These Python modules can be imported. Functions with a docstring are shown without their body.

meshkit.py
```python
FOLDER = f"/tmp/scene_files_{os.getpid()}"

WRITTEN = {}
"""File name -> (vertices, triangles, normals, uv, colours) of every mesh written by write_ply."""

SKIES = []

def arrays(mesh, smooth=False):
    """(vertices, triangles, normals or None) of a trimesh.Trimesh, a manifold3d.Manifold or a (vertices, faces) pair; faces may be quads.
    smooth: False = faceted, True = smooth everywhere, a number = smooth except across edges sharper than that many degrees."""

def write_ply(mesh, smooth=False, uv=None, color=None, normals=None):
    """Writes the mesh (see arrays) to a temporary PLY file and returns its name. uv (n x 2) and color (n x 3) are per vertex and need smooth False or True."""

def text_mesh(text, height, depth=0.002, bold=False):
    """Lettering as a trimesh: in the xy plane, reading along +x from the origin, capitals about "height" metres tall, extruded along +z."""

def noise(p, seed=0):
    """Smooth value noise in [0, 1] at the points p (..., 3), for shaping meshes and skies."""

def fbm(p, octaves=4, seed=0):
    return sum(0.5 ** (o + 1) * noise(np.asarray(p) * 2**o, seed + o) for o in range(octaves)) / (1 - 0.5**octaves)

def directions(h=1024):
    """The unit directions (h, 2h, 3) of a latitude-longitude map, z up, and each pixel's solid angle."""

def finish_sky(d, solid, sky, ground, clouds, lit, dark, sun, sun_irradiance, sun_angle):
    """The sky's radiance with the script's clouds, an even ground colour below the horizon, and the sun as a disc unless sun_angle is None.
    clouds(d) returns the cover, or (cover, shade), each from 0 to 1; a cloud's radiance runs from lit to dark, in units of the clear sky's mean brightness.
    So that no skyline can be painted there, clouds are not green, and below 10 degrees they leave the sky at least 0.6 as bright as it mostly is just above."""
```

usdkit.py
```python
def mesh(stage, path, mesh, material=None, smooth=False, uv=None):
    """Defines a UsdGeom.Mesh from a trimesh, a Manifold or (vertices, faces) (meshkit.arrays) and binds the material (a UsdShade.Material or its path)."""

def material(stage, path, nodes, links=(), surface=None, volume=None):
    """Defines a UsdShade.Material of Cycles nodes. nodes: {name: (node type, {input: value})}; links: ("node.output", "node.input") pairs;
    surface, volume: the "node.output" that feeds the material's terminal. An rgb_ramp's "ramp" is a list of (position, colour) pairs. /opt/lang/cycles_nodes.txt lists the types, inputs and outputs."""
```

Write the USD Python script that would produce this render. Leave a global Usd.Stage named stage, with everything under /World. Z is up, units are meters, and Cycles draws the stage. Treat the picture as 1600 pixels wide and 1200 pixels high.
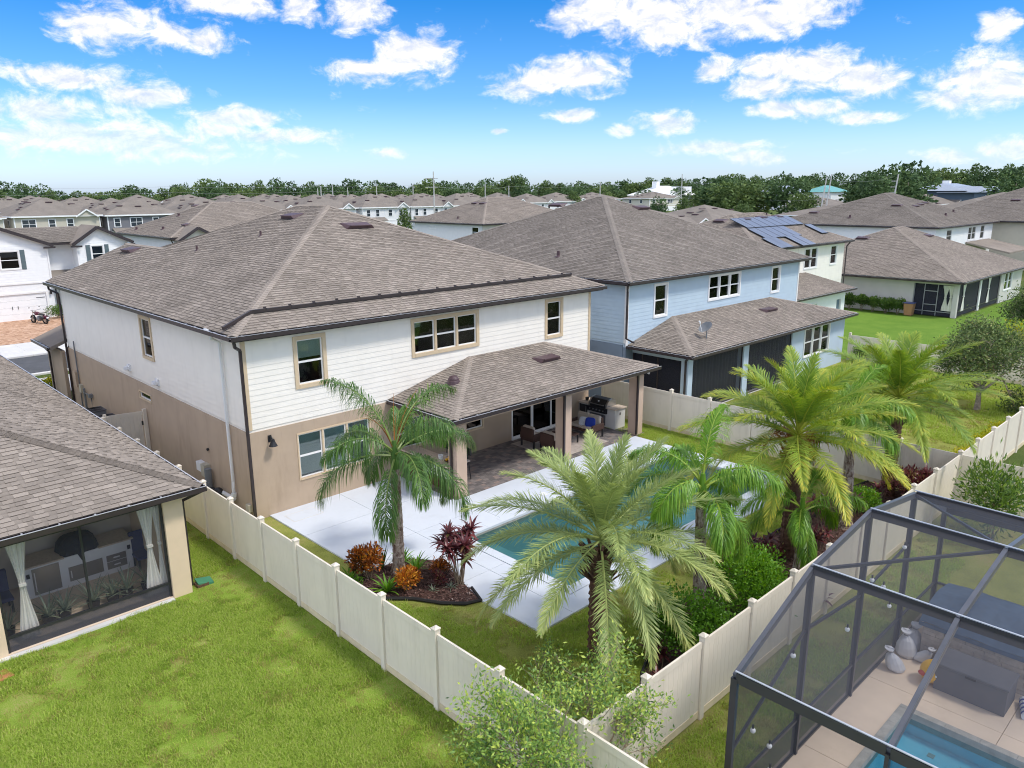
import math, random
import numpy as np, trimesh
from shapely.geometry import Polygon
from pxr import Usd, UsdGeom, UsdLux, UsdShade, Gf, Sdf, Vt
import usdkit, meshkit

stage = Usd.Stage.CreateInMemory()
UsdGeom.SetStageUpAxis(stage, UsdGeom.Tokens.z)
UsdGeom.SetStageMetersPerUnit(stage, 1.0)
world = UsdGeom.Xform.Define(stage, '/World')
stage.SetDefaultPrim(world.GetPrim())
UsdGeom.Scope.Define(stage, '/World/Looks')

# ---------------------------------------------------------------- camera
CAM_POS = (-9.9025, -22.0784, 10.2117)
YAW, PITCH, ROLL, FPX = 0.7667, 0.2476, -0.0055, 1198.5
EXPOSURE = 0.55
_f = np.array([math.sin(YAW) * math.cos(PITCH), math.cos(YAW) * math.cos(PITCH), -math.sin(PITCH)])
_r = np.array([math.cos(YAW), -math.sin(YAW), 0.0]); _u = np.cross(_r, _f)
_c, _s = math.cos(ROLL), math.sin(ROLL)
_r, _u = _c * _r + _s * _u, -_s * _r + _c * _u
cam = UsdGeom.Camera.Define(stage, '/World/camera')
cam.AddTransformOp().Set(Gf.Matrix4d(*_r, 0, *_u, 0, *(-_f), 0, *CAM_POS, 1))
cam.CreateHorizontalApertureAttr(36.0); cam.CreateVerticalApertureAttr(27.0)
cam.CreateFocalLengthAttr(36.0 * FPX / 1600.0)
cam.CreateClippingRangeAttr(Gf.Vec2f(0.1, 20000))
cam.CreateExposureAttr(EXPOSURE)

# ---------------------------------------------------------------- sun and sky
SUN = np.array([0.24, -0.50, 0.83]); SUN /= np.linalg.norm(SUN)
SUN_EL = math.asin(SUN[2]); SUN_ROT = math.atan2(SUN[0], SUN[1])
sun = UsdLux.DistantLight.Define(stage, '/World/sun')
sun.CreateIntensityAttr(0.5); sun.CreateAngleAttr(10.0); sun.CreateNormalizeAttr(True)
sun.CreateColorAttr(Gf.Vec3f(1.0, 0.945, 0.87))
_z = SUN; _x = np.cross([0, 0, 1.0], _z); _x /= np.linalg.norm(_x); _y = np.cross(_z, _x)
sun.AddTransformOp().Set(Gf.Matrix4d(*_x, 0, *_y, 0, *_z, 0, 0, 0, 60, 1))

SKY_STRENGTH = 0.115
# clouds of the day: (azimuth, elevation, half width, half height) in radians, azimuth from +y towards +x
CLOUDS = [(0.3232,0.1706,0.0449,0.0187),(0.3772,0.1679,0.0267,0.0116),(0.415,0.1656,0.0192,0.0118),(0.4445,0.2041,0.0489,0.014),(0.5182,0.2061,0.0217,0.0143),(0.5873,0.2042,0.0298,0.0211),(0.6026,0.1395,0.0458,0.0126),(0.653,0.1578,0.0423,0.0222),(0.2741,0.1201,0.0497,0.0115),(0.3442,0.1053,0.0466,0.0107),(0.444,0.083,0.0447,0.0106),(0.4215,0.0684,0.0428,0.0085),(0.2399,0.0864,0.0672,0.0141),(0.3099,0.0591,0.1358,0.0176),(0.4712,0.0642,0.0667,0.0087),(0.8079,0.1258,0.0507,0.0158),(0.8506,0.136,0.0425,0.0213),(0.8723,0.2015,0.0453,0.0174),(0.9365,0.1941,0.0736,0.02),(0.9594,0.1784,0.0405,0.0188),(1.0165,0.2023,0.0705,0.0233),(1.0671,0.1876,0.0551,0.0208),(1.1146,0.1928,0.0368,0.014),(1.0147,0.1364,0.019,0.0124),(1.078,0.1357,0.0384,0.0149),(1.1201,0.1302,0.0505,0.0201),(1.1713,0.1207,0.0358,0.0186),(1.0653,0.1156,0.0389,0.0125),(1.1236,0.089,0.0288,0.0097),(1.085,0.0904,0.0247,0.0084),(0.9564,0.0781,0.0304,0.0117),(0.9027,0.0694,0.0156,0.006),(0.8435,0.0888,0.0235,0.0074),(1.0147,0.049,0.0555,0.0074),(1.0599,0.0371,0.0291,0.0088),(1.2933,0.1098,0.0428,0.0251),(1.3176,0.0987,0.0335,0.0175),(1.2655,0.0956,0.0299,0.0116),(1.2981,0.1614,0.0159,0.0132),(1.3253,0.0399,0.0338,0.0117),(1.2606,0.033,0.0245,0.0081),(1.1789,0.0765,0.0295,0.0062),(0.6096,0.0445,0.0188,0.006),(0.7525,0.0709,0.0095,0.003)]


def make_sky():
    n, l = {}, []
    n['sky'] = ('sky_texture', dict(sky_type='single_scattering', sun_disc=False, sun_elevation=SUN_EL, sun_rotation=SUN_ROT, altitude=10.0, air_density=1.0, aerosol_density=0.7, ozone_density=2.2))
    n['tc'] = ('texture_coordinate', {})
    n['sep'] = ('separate_xyz', {}); l.append(('tc.generated', 'sep.vector'))
    n['az'] = ('math', dict(math_type='arctan2')); l += [('sep.x', 'az.value1'), ('sep.y', 'az.value2')]
    n['el'] = ('math', dict(math_type='arcsine')); l.append(('sep.z', 'el.value1'))
    # billows
    n['ae'] = ('combine_xyz', dict(z=0.0)); l += [('az.value', 'ae.x'), ('el.value', 'ae.y')]
    n['mp'] = ('mapping', dict(mapping_type='point', scale=(1.0, 1.55, 1.0))); l.append(('ae.vector', 'mp.vector'))
    n['nz'] = ('noise_texture', dict(dimensions='3D', scale=26.0, detail=8.0, roughness=0.62, lacunarity=2.15, distortion=0.35)); l.append(('mp.vector', 'nz.vector'))
    n['nzb'] = ('noise_texture', dict(dimensions='3D', scale=26.0, detail=8.0, roughness=0.62, lacunarity=2.15, distortion=0.35))
    n['mpb'] = ('mapping', dict(mapping_type='point', scale=(1.0, 1.55, 1.0), location=(-0.003, -0.010, 0.0))); l += [('ae.vector', 'mpb.vector'), ('mpb.vector', 'nzb.vector')]
    prev = None
    for i, (a, e, w, h) in enumerate(CLOUDS):
        n[f'm{i}'] = ('mapping', dict(mapping_type='point', scale=(1 / (1.95 * w), 1 / (1.95 * h), 1.0), location=(-a / (1.95 * w), -e / (1.95 * h), 0.0)))
        n[f'g{i}'] = ('gradient_texture', dict(gradient_type='spherical'))
        l += [('ae.vector', f'm{i}.vector'), (f'm{i}.vector', f'g{i}.vector')]
        if prev is None:
            prev = f'g{i}.fac'
        else:
            n[f'x{i}'] = ('math', dict(math_type='maximum')); l += [(prev, f'x{i}.value1'), (f'g{i}.fac', f'x{i}.value2')]
            prev = f'x{i}.value'
    # added unseen clouds outside the listed azimuths, denser, to lift the ambient light
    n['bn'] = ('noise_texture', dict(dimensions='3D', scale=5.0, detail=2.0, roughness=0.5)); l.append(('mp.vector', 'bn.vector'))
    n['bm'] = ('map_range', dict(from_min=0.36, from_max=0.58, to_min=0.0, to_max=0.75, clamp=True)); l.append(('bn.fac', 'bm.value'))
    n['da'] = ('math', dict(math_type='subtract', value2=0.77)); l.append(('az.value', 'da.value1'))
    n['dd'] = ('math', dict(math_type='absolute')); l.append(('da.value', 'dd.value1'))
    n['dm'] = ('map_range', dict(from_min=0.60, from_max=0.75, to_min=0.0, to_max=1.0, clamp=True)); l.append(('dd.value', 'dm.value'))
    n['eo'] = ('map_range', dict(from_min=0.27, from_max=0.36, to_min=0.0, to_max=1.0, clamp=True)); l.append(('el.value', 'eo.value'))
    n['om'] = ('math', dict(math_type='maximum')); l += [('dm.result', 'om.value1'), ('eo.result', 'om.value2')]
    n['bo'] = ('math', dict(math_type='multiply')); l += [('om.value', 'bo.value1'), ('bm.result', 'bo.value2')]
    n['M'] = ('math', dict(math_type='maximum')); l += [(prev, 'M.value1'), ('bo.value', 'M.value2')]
    # density = billows + mask
    n['mm'] = ('math', dict(math_type='multiply_add', value2=1.25, value3=-0.40)); l.append(('M.value', 'mm.value1'))
    n['nn'] = ('math', dict(math_type='multiply_add', value2=2.1, value3=-1.05)); l.append(('nz.fac', 'nn.value1'))
    n['dn'] = ('math', dict(math_type='add')); l += [('nn.value', 'dn.value1'), ('mm.value', 'dn.value2')]
    n['dens'] = ('map_range', dict(range_type='smoothstep', from_min=-0.14, from_max=0.58, to_min=0.0, to_max=1.0, clamp=True)); l.append(('dn.value', 'dens.value'))
    # haze near the horizon softens everything
    n['hz'] = ('map_range', dict(range_type='smoothstep', from_min=0.0, from_max=0.15, to_min=0.45, to_max=0.97, clamp=True)); l.append(('el.value', 'hz.value'))
    n['df'] = ('math', dict(math_type='multiply')); l += [('dens.result', 'df.value1'), ('hz.result', 'df.value2')]
    # relief of the clouds: lit from above, thick undersides greyer
    n['sh'] = ('math', dict(math_type='subtract')); l += [('nz.fac', 'sh.value1'), ('nzb.fac', 'sh.value2')]
    n['s2'] = ('math', dict(math_type='multiply_add', value2=-0.10)); l += [('dn.value', 's2.value1'), ('sh.value', 's2.value3')]
    n['sr'] = ('map_range', dict(from_min=-0.20, from_max=0.07, to_min=0.0, to_max=1.0, clamp=True)); l.append(('s2.value', 'sr.value'))
    n['cr'] = ('rgb_ramp', dict(ramp=[(0.0, (4.6, 4.95, 5.9)), (0.5, (6.1, 6.1, 6.3)), (1.0, (7.9, 7.55, 7.15))])); l.append(('sr.result', 'cr.fac'))
    # clouds scatter forwards: brighter towards the sun, as added fill from unseen clouds
    n['dx'] = ('math', dict(math_type='multiply', value2=float(SUN[0]))); n['dy'] = ('math', dict(math_type='multiply_add', value2=float(SUN[1]))); n['dz'] = ('math', dict(math_type='multiply_add', value2=float(SUN[2])))
    l += [('sep.x', 'dx.value1'), ('sep.y', 'dy.value1'), ('dx.value', 'dy.value3'), ('sep.z', 'dz.value1'), ('dy.value', 'dz.value3')]
    n['fw'] = ('map_range', dict(range_type='smoothstep', from_min=0.1, from_max=1.0, to_min=1.0, to_max=1.9, clamp=True)); l.append(('dz.value', 'fw.value'))
    n['cf'] = ('mix_color', dict(blend_type='multiply', fac=1.0, use_clamp=False)); l += [('cr.color', 'cf.a'), ('fw.result', 'cf.b')]
    # white balance of the day: deep azure above, pale towards the horizon
    n['te'] = ('map_range', dict(from_min=0.0, from_max=0.32, to_min=0.0, to_max=1.0, clamp=True)); l.append(('el.value', 'te.value'))
    n['tr'] = ('rgb_ramp', dict(ramp=[(0.0, (0.95, 1.12, 1.62)), (0.16, (0.76, 0.98, 1.36)), (0.34, (0.40, 0.74, 1.14)), (0.7, (0.10, 0.55, 1.04)), (1.0, (0.08, 0.50, 0.98))])); l.append(('te.result', 'tr.fac'))
    n['hs'] = ('mix_color', dict(blend_type='multiply', fac=1.0, use_clamp=False)); l += [('sky.color', 'hs.a'), ('tr.color', 'hs.b')]
    n['mx'] = ('mix_color', dict(use_clamp=False)); l += [('hs.result', 'mx.a'), ('cf.result', 'mx.b'), ('df.value', 'mx.fac')]
    n['bg'] = ('background_shader', dict(strength=SKY_STRENGTH)); l.append(('mx.result', 'bg.color'))
    return usdkit.material(stage, '/World/Looks/sky_look', n, l, surface='bg.background')


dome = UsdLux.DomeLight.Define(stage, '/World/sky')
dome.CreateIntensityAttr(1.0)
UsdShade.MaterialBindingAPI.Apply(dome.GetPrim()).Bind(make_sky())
dome.GetPrim().SetCustomDataByKey('kind', 'structure')

# ---------------------------------------------------------------- helpers: names, things, meshes
_taken = {}


def numbered(parent, name):
    k = (parent, name); c = _taken.get(k, 0); _taken[k] = c + 1
    return f'{parent}/{name}' + (f'_{c:03d}' if c else '')


class Thing:
    """An Xform under /World at the thing's base; parts are written in world coordinates and stored relative to that base."""

    def __init__(self, name, label, cat, loc=(0, 0, 0), rotz=0.0, group=None, local=False, root='/World'):
        self.path = numbered(root, name); self.loc = np.zeros(3) if local else np.array(loc, float)
        x = UsdGeom.Xform.Define(stage, self.path)
        x.AddTranslateOp().Set(Gf.Vec3d(*map(float, loc)))
        x.AddRotateZOp().Set(math.degrees(rotz))
        x.AddScaleOp().Set(Gf.Vec3f(1, 1, 1))
        self.prim = x.GetPrim()
        if label: tag(self.prim, label, cat, group)

    def part(self, name, mb, mat, under=None, label=None, kind=None, tone=None, smooth=False):
        base = under.path if under is not None else self.path
        return Part(self, numbered(base, name), mb, mat, label, kind, tone, smooth)


class Part:
    def __init__(self, thing, path, mb, mat, label, kind, tone, smooth):
        self.path = path; self.thing = thing
        v, f = mb.arrays()
        self.prim = put_mesh(path, v - thing.loc, f, mat, smooth, tone if tone is not None else mb.tones()).GetPrim()
        if label: self.prim.SetCustomDataByKey('label', label)
        if kind: self.prim.SetCustomDataByKey('kind', kind)


def tag(prim, label=None, cat=None, group=None, kind=None):
    for k, v in (('label', label), ('category', cat), ('group', group), ('kind', kind)):
        if v: prim.SetCustomDataByKey(k, v)


def put_mesh(path, v, f, mat, smooth=False, tone=None):
    m = usdkit.mesh(stage, path, (v, f), mat, smooth=smooth)
    if tone is not None and len(tone) == len(v) and not smooth:
        UsdGeom.PrimvarsAPI(m).CreatePrimvar('tone', Sdf.ValueTypeNames.FloatArray, 'vertex').Set(Vt.FloatArray.FromNumpy(np.asarray(tone, np.float32)))
    m.CreateDoubleSidedAttr(True)
    return m


def copy_thing(src, name, label, cat, loc, rotz=0.0, scale=1.0, group=None):
    """Another one of the same kind: an Xform that references the first with its parts."""
    p = numbered('/World', name)
    x = UsdGeom.Xform.Define(stage, p)
    x.GetPrim().GetReferences().AddInternalReference(src.path)
    x.GetPrim().SetInstanceable(True)
    UsdGeom.XformCommonAPI(x)
    x.ClearXformOpOrder()
    s = scale if np.ndim(scale) else (scale,) * 3
    x.AddTranslateOp().Set(Gf.Vec3d(*map(float, loc)))
    x.AddRotateZOp().Set(math.degrees(rotz))
    x.AddScaleOp().Set(Gf.Vec3f(*map(float, s)))
    tag(x.GetPrim(), label, cat, group)
    return x.GetPrim()


def proto(name):
    """A class prim: shapes that copies reference."""
    t = Thing.__new__(Thing); t.path = numbered('/World', name); t.loc = np.zeros(3)
    t.prim = stage.CreateClassPrim(t.path)
    return t


class MB:
    """Collects shapes into one mesh."""

    def __init__(self):
        self.v, self.f, self.t, self.n = [], [], [], 0

    def add(self, v, f, tone=0.5):
        v = np.asarray(v, float).reshape(-1, 3); f = np.asarray(f, np.int64).reshape(-1, 3)
        self.v.append(v); self.f.append(f + self.n); self.n += len(v)
        self.t.append(np.full(len(v), tone) if np.ndim(tone) == 0 else np.asarray(tone, float))
        return self

    def arrays(self):
        if not self.v: return np.zeros((3, 3)), np.array([[0, 1, 2]])
        return np.vstack(self.v), np.vstack(self.f)

    def tones(self):
        return np.concatenate(self.t) if self.t else None

    BF = np.array([[0, 2, 1], [0, 3, 2], [4, 5, 6], [4, 6, 7], [0, 1, 5], [0, 5, 4], [1, 2, 6], [1, 6, 5], [2, 3, 7], [2, 7, 6], [3, 0, 4], [3, 4, 7]])

    def hexa(self, p8, tone=0.5):
        return self.add(p8, self.BF, tone)

    def box(self, x0, x1, y0, y1, z0, z1, tone=0.5):
        if x0 > x1: x0, x1 = x1, x0
        if y0 > y1: y0, y1 = y1, y0
        if z0 > z1: z0, z1 = z1, z0
        return self.hexa([(x0, y0, z0), (x1, y0, z0), (x1, y1, z0), (x0, y1, z0), (x0, y0, z1), (x1, y0, z1), (x1, y1, z1), (x0, y1, z1)], tone)

    def cbox(self, c, s, rz=0.0, tone=0.5, bevel=0.0):
        hx, hy, hz = [k / 2 for k in s]; ca, sa = math.cos(rz), math.sin(rz)
        if bevel:
            b = bevel
            pts = []
            for z, q in ((-hz, b), (-hz + b, 0), (hz - b, 0), (hz, b)):
                pts += [(-hx + q, -hy + q, z), (hx - q, -hy + q, z), (hx - q, hy - q, z), (-hx + q, hy - q, z)]
            f = []
            for k in range(3):
                for i in range(4):
                    a, d = k * 4 + i, k * 4 + (i + 1) % 4
                    f += [(a, d, d + 4), (a, d + 4, a + 4)]
            f += [(0, 2, 1), (0, 3, 2), (12, 13, 14), (12, 14, 15)]
        else:
            pts = [(-hx, -hy, -hz), (hx, -hy, -hz), (hx, hy, -hz), (-hx, hy, -hz), (-hx, -hy, hz), (hx, -hy, hz), (hx, hy, hz), (-hx, hy, hz)]; f = self.BF
        return self.add([(c[0] + ca * x - sa * y, c[1] + sa * x + ca * y, c[2] + z) for x, y, z in pts], f, tone)

    def bar(self, p, q, w, h, up=(0, 0, 1), tone=0.5):
        p, q = np.array(p, float), np.array(q, float); d = q - p; d /= np.linalg.norm(d)
        s = np.cross(d, up)
        if np.linalg.norm(s) < 1e-6: s = np.cross(d, (1, 0, 0))
        s /= np.linalg.norm(s); t = np.cross(s, d)
        s, t = s * w / 2, t * h / 2
        return self.hexa([p - s - t, p + s - t, q + s - t, q - s - t, p - s + t, p + s + t, q + s + t, q - s + t], tone)

    def tube(self, path, r, n=6, tone=0.5, cap=True):
        p = np.asarray(path, float); m = len(p); r = np.broadcast_to(r, (m,))
        t = np.gradient(p, axis=0); t /= np.linalg.norm(t, axis=1, keepdims=True) + 1e-12
        ref = np.array([0, 0, 1.0]) if abs(t[:, 2]).mean() < 0.8 else np.array([1.0, 0, 0])
        a = np.cross(t, ref); a /= np.linalg.norm(a, axis=1, keepdims=True) + 1e-12
        b = np.cross(t, a); g = np.arange(n) * 2 * math.pi / n
        v = p[:, None] + r[:, None, None] * (np.cos(g)[None, :, None] * a[:, None] + np.sin(g)[None, :, None] * b[:, None])
        f = []
        for i in range(m - 1):
            for j in range(n):
                A, B = i * n + j, i * n + (j + 1) % n
                f += [(A, B, B + n), (A, B + n, A + n)]
        v = v.reshape(-1, 3)
        if cap:
            v = np.vstack([v, p[0], p[-1]]); k = m * n
            for j in range(n):
                f += [(k, (j + 1) % n, j), (k + 1, (m - 1) * n + j, (m - 1) * n + (j + 1) % n)]
        return self.add(v, f, tone)

    def lathe(self, prof, c=(0, 0, 0), n=12, tone=0.5):
        pr = np.asarray(prof, float); g = np.arange(n) * 2 * math.pi / n; m = len(pr)
        v = np.stack([pr[:, 0][:, None] * np.cos(g), pr[:, 0][:, None] * np.sin(g), np.repeat(pr[:, 1][:, None], n, 1)], -1).reshape(-1, 3) + c
        f = []
        for i in range(m - 1):
            for j in range(n):
                A, B = i * n + j, i * n + (j + 1) % n
                f += [(A, B, B + n), (A, B + n, A + n)]
        return self.add(v, f, tone)

    def ball(self, c, r, sub=2, tone=0.5):
        s = trimesh.creation.icosphere(sub); return self.add(s.vertices * np.asarray(r) + np.asarray(c), s.faces, tone)

    def prism(self, pts, z0, z1, holes=None, tone=0.5):
        m = trimesh.creation.extrude_polygon(Polygon(pts, holes), z1 - z0)
        return self.add(m.vertices + [0, 0, z0], m.faces, tone)

    def poly(self, pts, tone=0.5):
        n = len(pts); return self.add(pts, [(0, i, i + 1) for i in range(1, n - 1)], tone)

    def slab(self, pts, th, tone=0.5):
        """A plane polygon given a thickness downwards."""
        p = np.asarray(pts, float); n = len(p); q = p - [0, 0, th]
        f = [(0, i, i + 1) for i in range(1, n - 1)] + [(n, n + i + 1, n + i) for i in range(1, n - 1)]
        for i in range(n):
            j = (i + 1) % n; f += [(i, n + i, n + j), (i, n + j, j)]
        return self.add(np.vstack([p, q]), f, tone)

    def moved(self, loc=(0, 0, 0), rz=0.0, s=1.0):
        o = MB(); v, f = self.arrays(); c, n_ = math.cos(rz), math.sin(rz)
        v = v * s; v = np.stack([c * v[:, 0] - n_ * v[:, 1], n_ * v[:, 0] + c * v[:, 1], v[:, 2]], 1) + loc
        o.add(v, f, self.tones()); return o

    def merge(self, o):
        v, f = o.arrays(); return self.add(v, f, o.tones())


# ---------------------------------------------------------------- materials
M = {}


def look(name, nodes, links, surface='p.BSDF', volume=None):
    M[name] = usdkit.material(stage, '/World/Looks/' + name, nodes, links, surface=surface, volume=volume)
    return M[name]


def plain(name, c, rough=0.6, metal=0.0, var=0.12, scale=3.0, bump=0.0, bscale=60.0, spec=0.4, detail=5.0, dirt=0.0, streak=1.0):
    """Painted or moulded stuff: a base colour that drifts a little, fine relief."""
    c = np.array(c, float)
    lo, hi = tuple(c * (1 - var)), tuple(np.minimum(c * (1 + var), 0.95))
    n = {'tc': ('geometry', {}), 'nz': ('noise_texture', dict(scale=scale, detail=detail, roughness=0.6)),
         'rp': ('rgb_ramp', dict(ramp=[(0.3, lo), (0.7, hi)])), 'p': ('principled_bsdf', dict(roughness=rough, metallic=metal, specular_ior_level=spec))}
    l = [('tc.position', 'nz.vector'), ('nz.fac', 'rp.fac'), ('rp.color', 'p.base_color')]
    if dirt:
        n['dp'] = ('mapping', dict(scale=(1 / streak, 1 / streak, streak))); n['dz'] = ('noise_texture', dict(scale=0.9, detail=8.0, roughness=0.7)); n['dr'] = ('map_range', dict(from_min=0.52, from_max=0.72, to_min=0.0, to_max=dirt, clamp=True))
        n['dm'] = ('mix_color', dict(b=tuple(c * 0.45 * np.array([1.0, 0.92, 0.8]))))
        l = [x for x in l if x[1] != 'p.base_color'] + [('tc.position', 'dp.vector'), ('dp.vector', 'dz.vector'), ('dz.fac', 'dr.value'), ('dr.result', 'dm.fac'), ('rp.color', 'dm.a'), ('dm.result', 'p.base_color')]
    if bump:
        n['bz'] = ('noise_texture', dict(scale=bscale, detail=4.0, roughness=0.6)); n['bp'] = ('bump', dict(strength=bump, distance=0.01))
        l += [('tc.position', 'bz.vector'), ('bz.fac', 'bp.height'), ('bp.normal', 'p.normal')]
    return look(name, n, l)


def toned(name, stops, rough=0.85, spec=0.2, grain=0.0, gscale=90.0, bump=0.0, trans=0.0, big=0.0):
    """Colour from the mesh's own tone (one value per shingle, leaf or chip), with grain on top."""
    n = {'at': ('attribute', dict(attribute='tone')), 'rp': ('rgb_ramp', dict(ramp=stops)), 'p': ('principled_bsdf', dict(roughness=rough, specular_ior_level=spec))}
    l = [('at.fac', 'rp.fac')]; col = 'rp.color'
    if grain or bump or big:
        n['g'] = ('geometry', {})
    if grain:
        n['nz'] = ('noise_texture', dict(scale=gscale, detail=3.0, roughness=0.7)); n['mr'] = ('map_range', dict(from_min=0.25, from_max=0.75, to_min=1 - grain, to_max=1 + grain))
        n['mu'] = ('mix_color', dict(blend_type='multiply', fac=1.0, use_clamp=False))
        l += [('g.position', 'nz.vector'), ('nz.fac', 'mr.value'), (col, 'mu.a'), ('mr.result', 'mu.b')]; col = 'mu.result'
    if big:
        n['bz2'] = ('noise_texture', dict(scale=0.45, detail=6.0, roughness=0.65)); n['br'] = ('map_range', dict(from_min=0.3, from_max=0.7, to_min=1 - big, to_max=1 + big))
        n['bm'] = ('mix_color', dict(blend_type='multiply', fac=1.0, use_clamp=False))
        l += [('g.position', 'bz2.vector'), ('bz2.fac', 'br.value'), (col, 'bm.a'), ('br.result', 'bm.b')]; col = 'bm.result'
    l.append((col, 'p.base_color'))
    if bump:
        n['bz'] = ('noise_texture', dict(scale=gscale, detail=3.0)); n['bp'] = ('bump', dict(strength=bump, distance=0.006))
        l += [('g.position', 'bz.vector'), ('bz.fac', 'bp.height'), ('bp.normal', 'p.normal')]
    if trans:
        n['tr'] = ('translucent_bsdf', {}); n['hv'] = ('hsv', dict(hue=0.485, saturation=1.1, value=1.25)); n['mc'] = ('mix_closure', dict(fac=trans))
        l += [(col, 'hv.color'), ('hv.color', 'tr.color'), ('p.BSDF', 'mc.closure1'), ('tr.BSDF', 'mc.closure2')]
        return look(name, n, l, 'mc.closure')
    return look(name, n, l)


def pane_look(name, tint, reflect=1.0, tr=0.5, rough=0.02):
    """Window glass: looks through, mirrors more at a slant."""
    n = {'t': ('transparent_bsdf', dict(color=tint)), 'g': ('glossy_bsdf', dict(color=(0.95, 0.97, 1.0), roughness=rough)), 'f': ('fresnel', dict(IOR=1.0 + reflect)), 'm': ('mix_closure', {})}
    l = [('f.fac', 'm.fac'), ('t.BSDF', 'm.closure1'), ('g.BSDF', 'm.closure2')]
    return look(name, n, l, 'm.closure')


def screen_look(name, c, cover):
    """Insect screen: a fine mesh, part thread, part hole."""
    n = {'t': ('transparent_bsdf', dict(color=(1, 1, 1))), 'd': ('principled_bsdf', dict(base_color=c, roughness=0.6, specular_ior_level=0.25)), 'm': ('mix_closure', dict(fac=cover))}
    return look(name, n, [('t.BSDF', 'm.closure1'), ('d.BSDF', 'm.closure2')], 'm.closure')


plain('siding_white', (0.83, 0.785, 0.705), 0.55, var=0.03, scale=2.0, bump=0.15, bscale=40, dirt=0.12, streak=0.45)
plain('siding_blue', (0.45, 0.555, 0.635), 0.55, var=0.04, scale=2.0, bump=0.15, bscale=40)
plain('stucco_tan', (0.45, 0.345, 0.250), 0.85, var=0.06, scale=1.2, bump=0.5, bscale=90, dirt=0.26, streak=0.45)
plain('stucco_blue', (0.45, 0.535, 0.63), 0.85, var=0.05, scale=1.2, bump=0.5, bscale=90)
plain('stucco_bluegrey', (0.20, 0.25, 0.31), 0.85, var=0.06, scale=1.2, bump=0.5, bscale=90)
plain('stucco_cream', (0.70, 0.545, 0.375), 0.85, var=0.06, scale=1.2, bump=0.5, bscale=90, dirt=0.1)
plain('stucco_grey', (0.52, 0.50, 0.46), 0.85, var=0.05, scale=1.2, bump=0.5, bscale=90)
plain('trim_tan', (0.60, 0.47, 0.31), 0.6, var=0.05, bump=0.1)
plain('trim_column', (0.52, 0.385, 0.29), 0.75, var=0.06, scale=2, bump=0.3, bscale=80, dirt=0.1)
plain('trim_white', (0.80, 0.79, 0.77), 0.5, var=0.03)
plain('vinyl_white', (0.78, 0.77, 0.74), 0.4, var=0.02)
plain('bronze', (0.035, 0.026, 0.026), 0.38, var=0.15, spec=0.5)
plain('bronze_light', (0.30, 0.30, 0.33), 0.35, metal=0.5, var=0.1)
plain('gutter_lip', (0.55, 0.55, 0.58), 0.35, metal=0.4, var=0.06)
plain('soffit', (0.30, 0.24, 0.19), 0.7, var=0.05)
plain('roof_vent', (0.085, 0.05, 0.055), 0.45, var=0.15)
plain('pvc_white', (0.78, 0.78, 0.78), 0.35, var=0.03)
plain('painted_dark_inside', (0.03, 0.03, 0.034), 0.9, var=0.2)  # near-black colour standing in for the shade of unlit rooms
plain('blind_white', (0.62, 0.66, 0.64), 0.6, var=0.03)
plain('blind_dark', (0.10, 0.105, 0.11), 0.6, var=0.05)
plain('fence_vinyl', (0.735, 0.66, 0.55), 0.5, var=0.045, scale=1.5, dirt=0.24, streak=0.4)
plain('deck_white', (0.60, 0.635, 0.685), 0.7, var=0.06, scale=0.9, bump=0.25, bscale=120, dirt=0.22)
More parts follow.
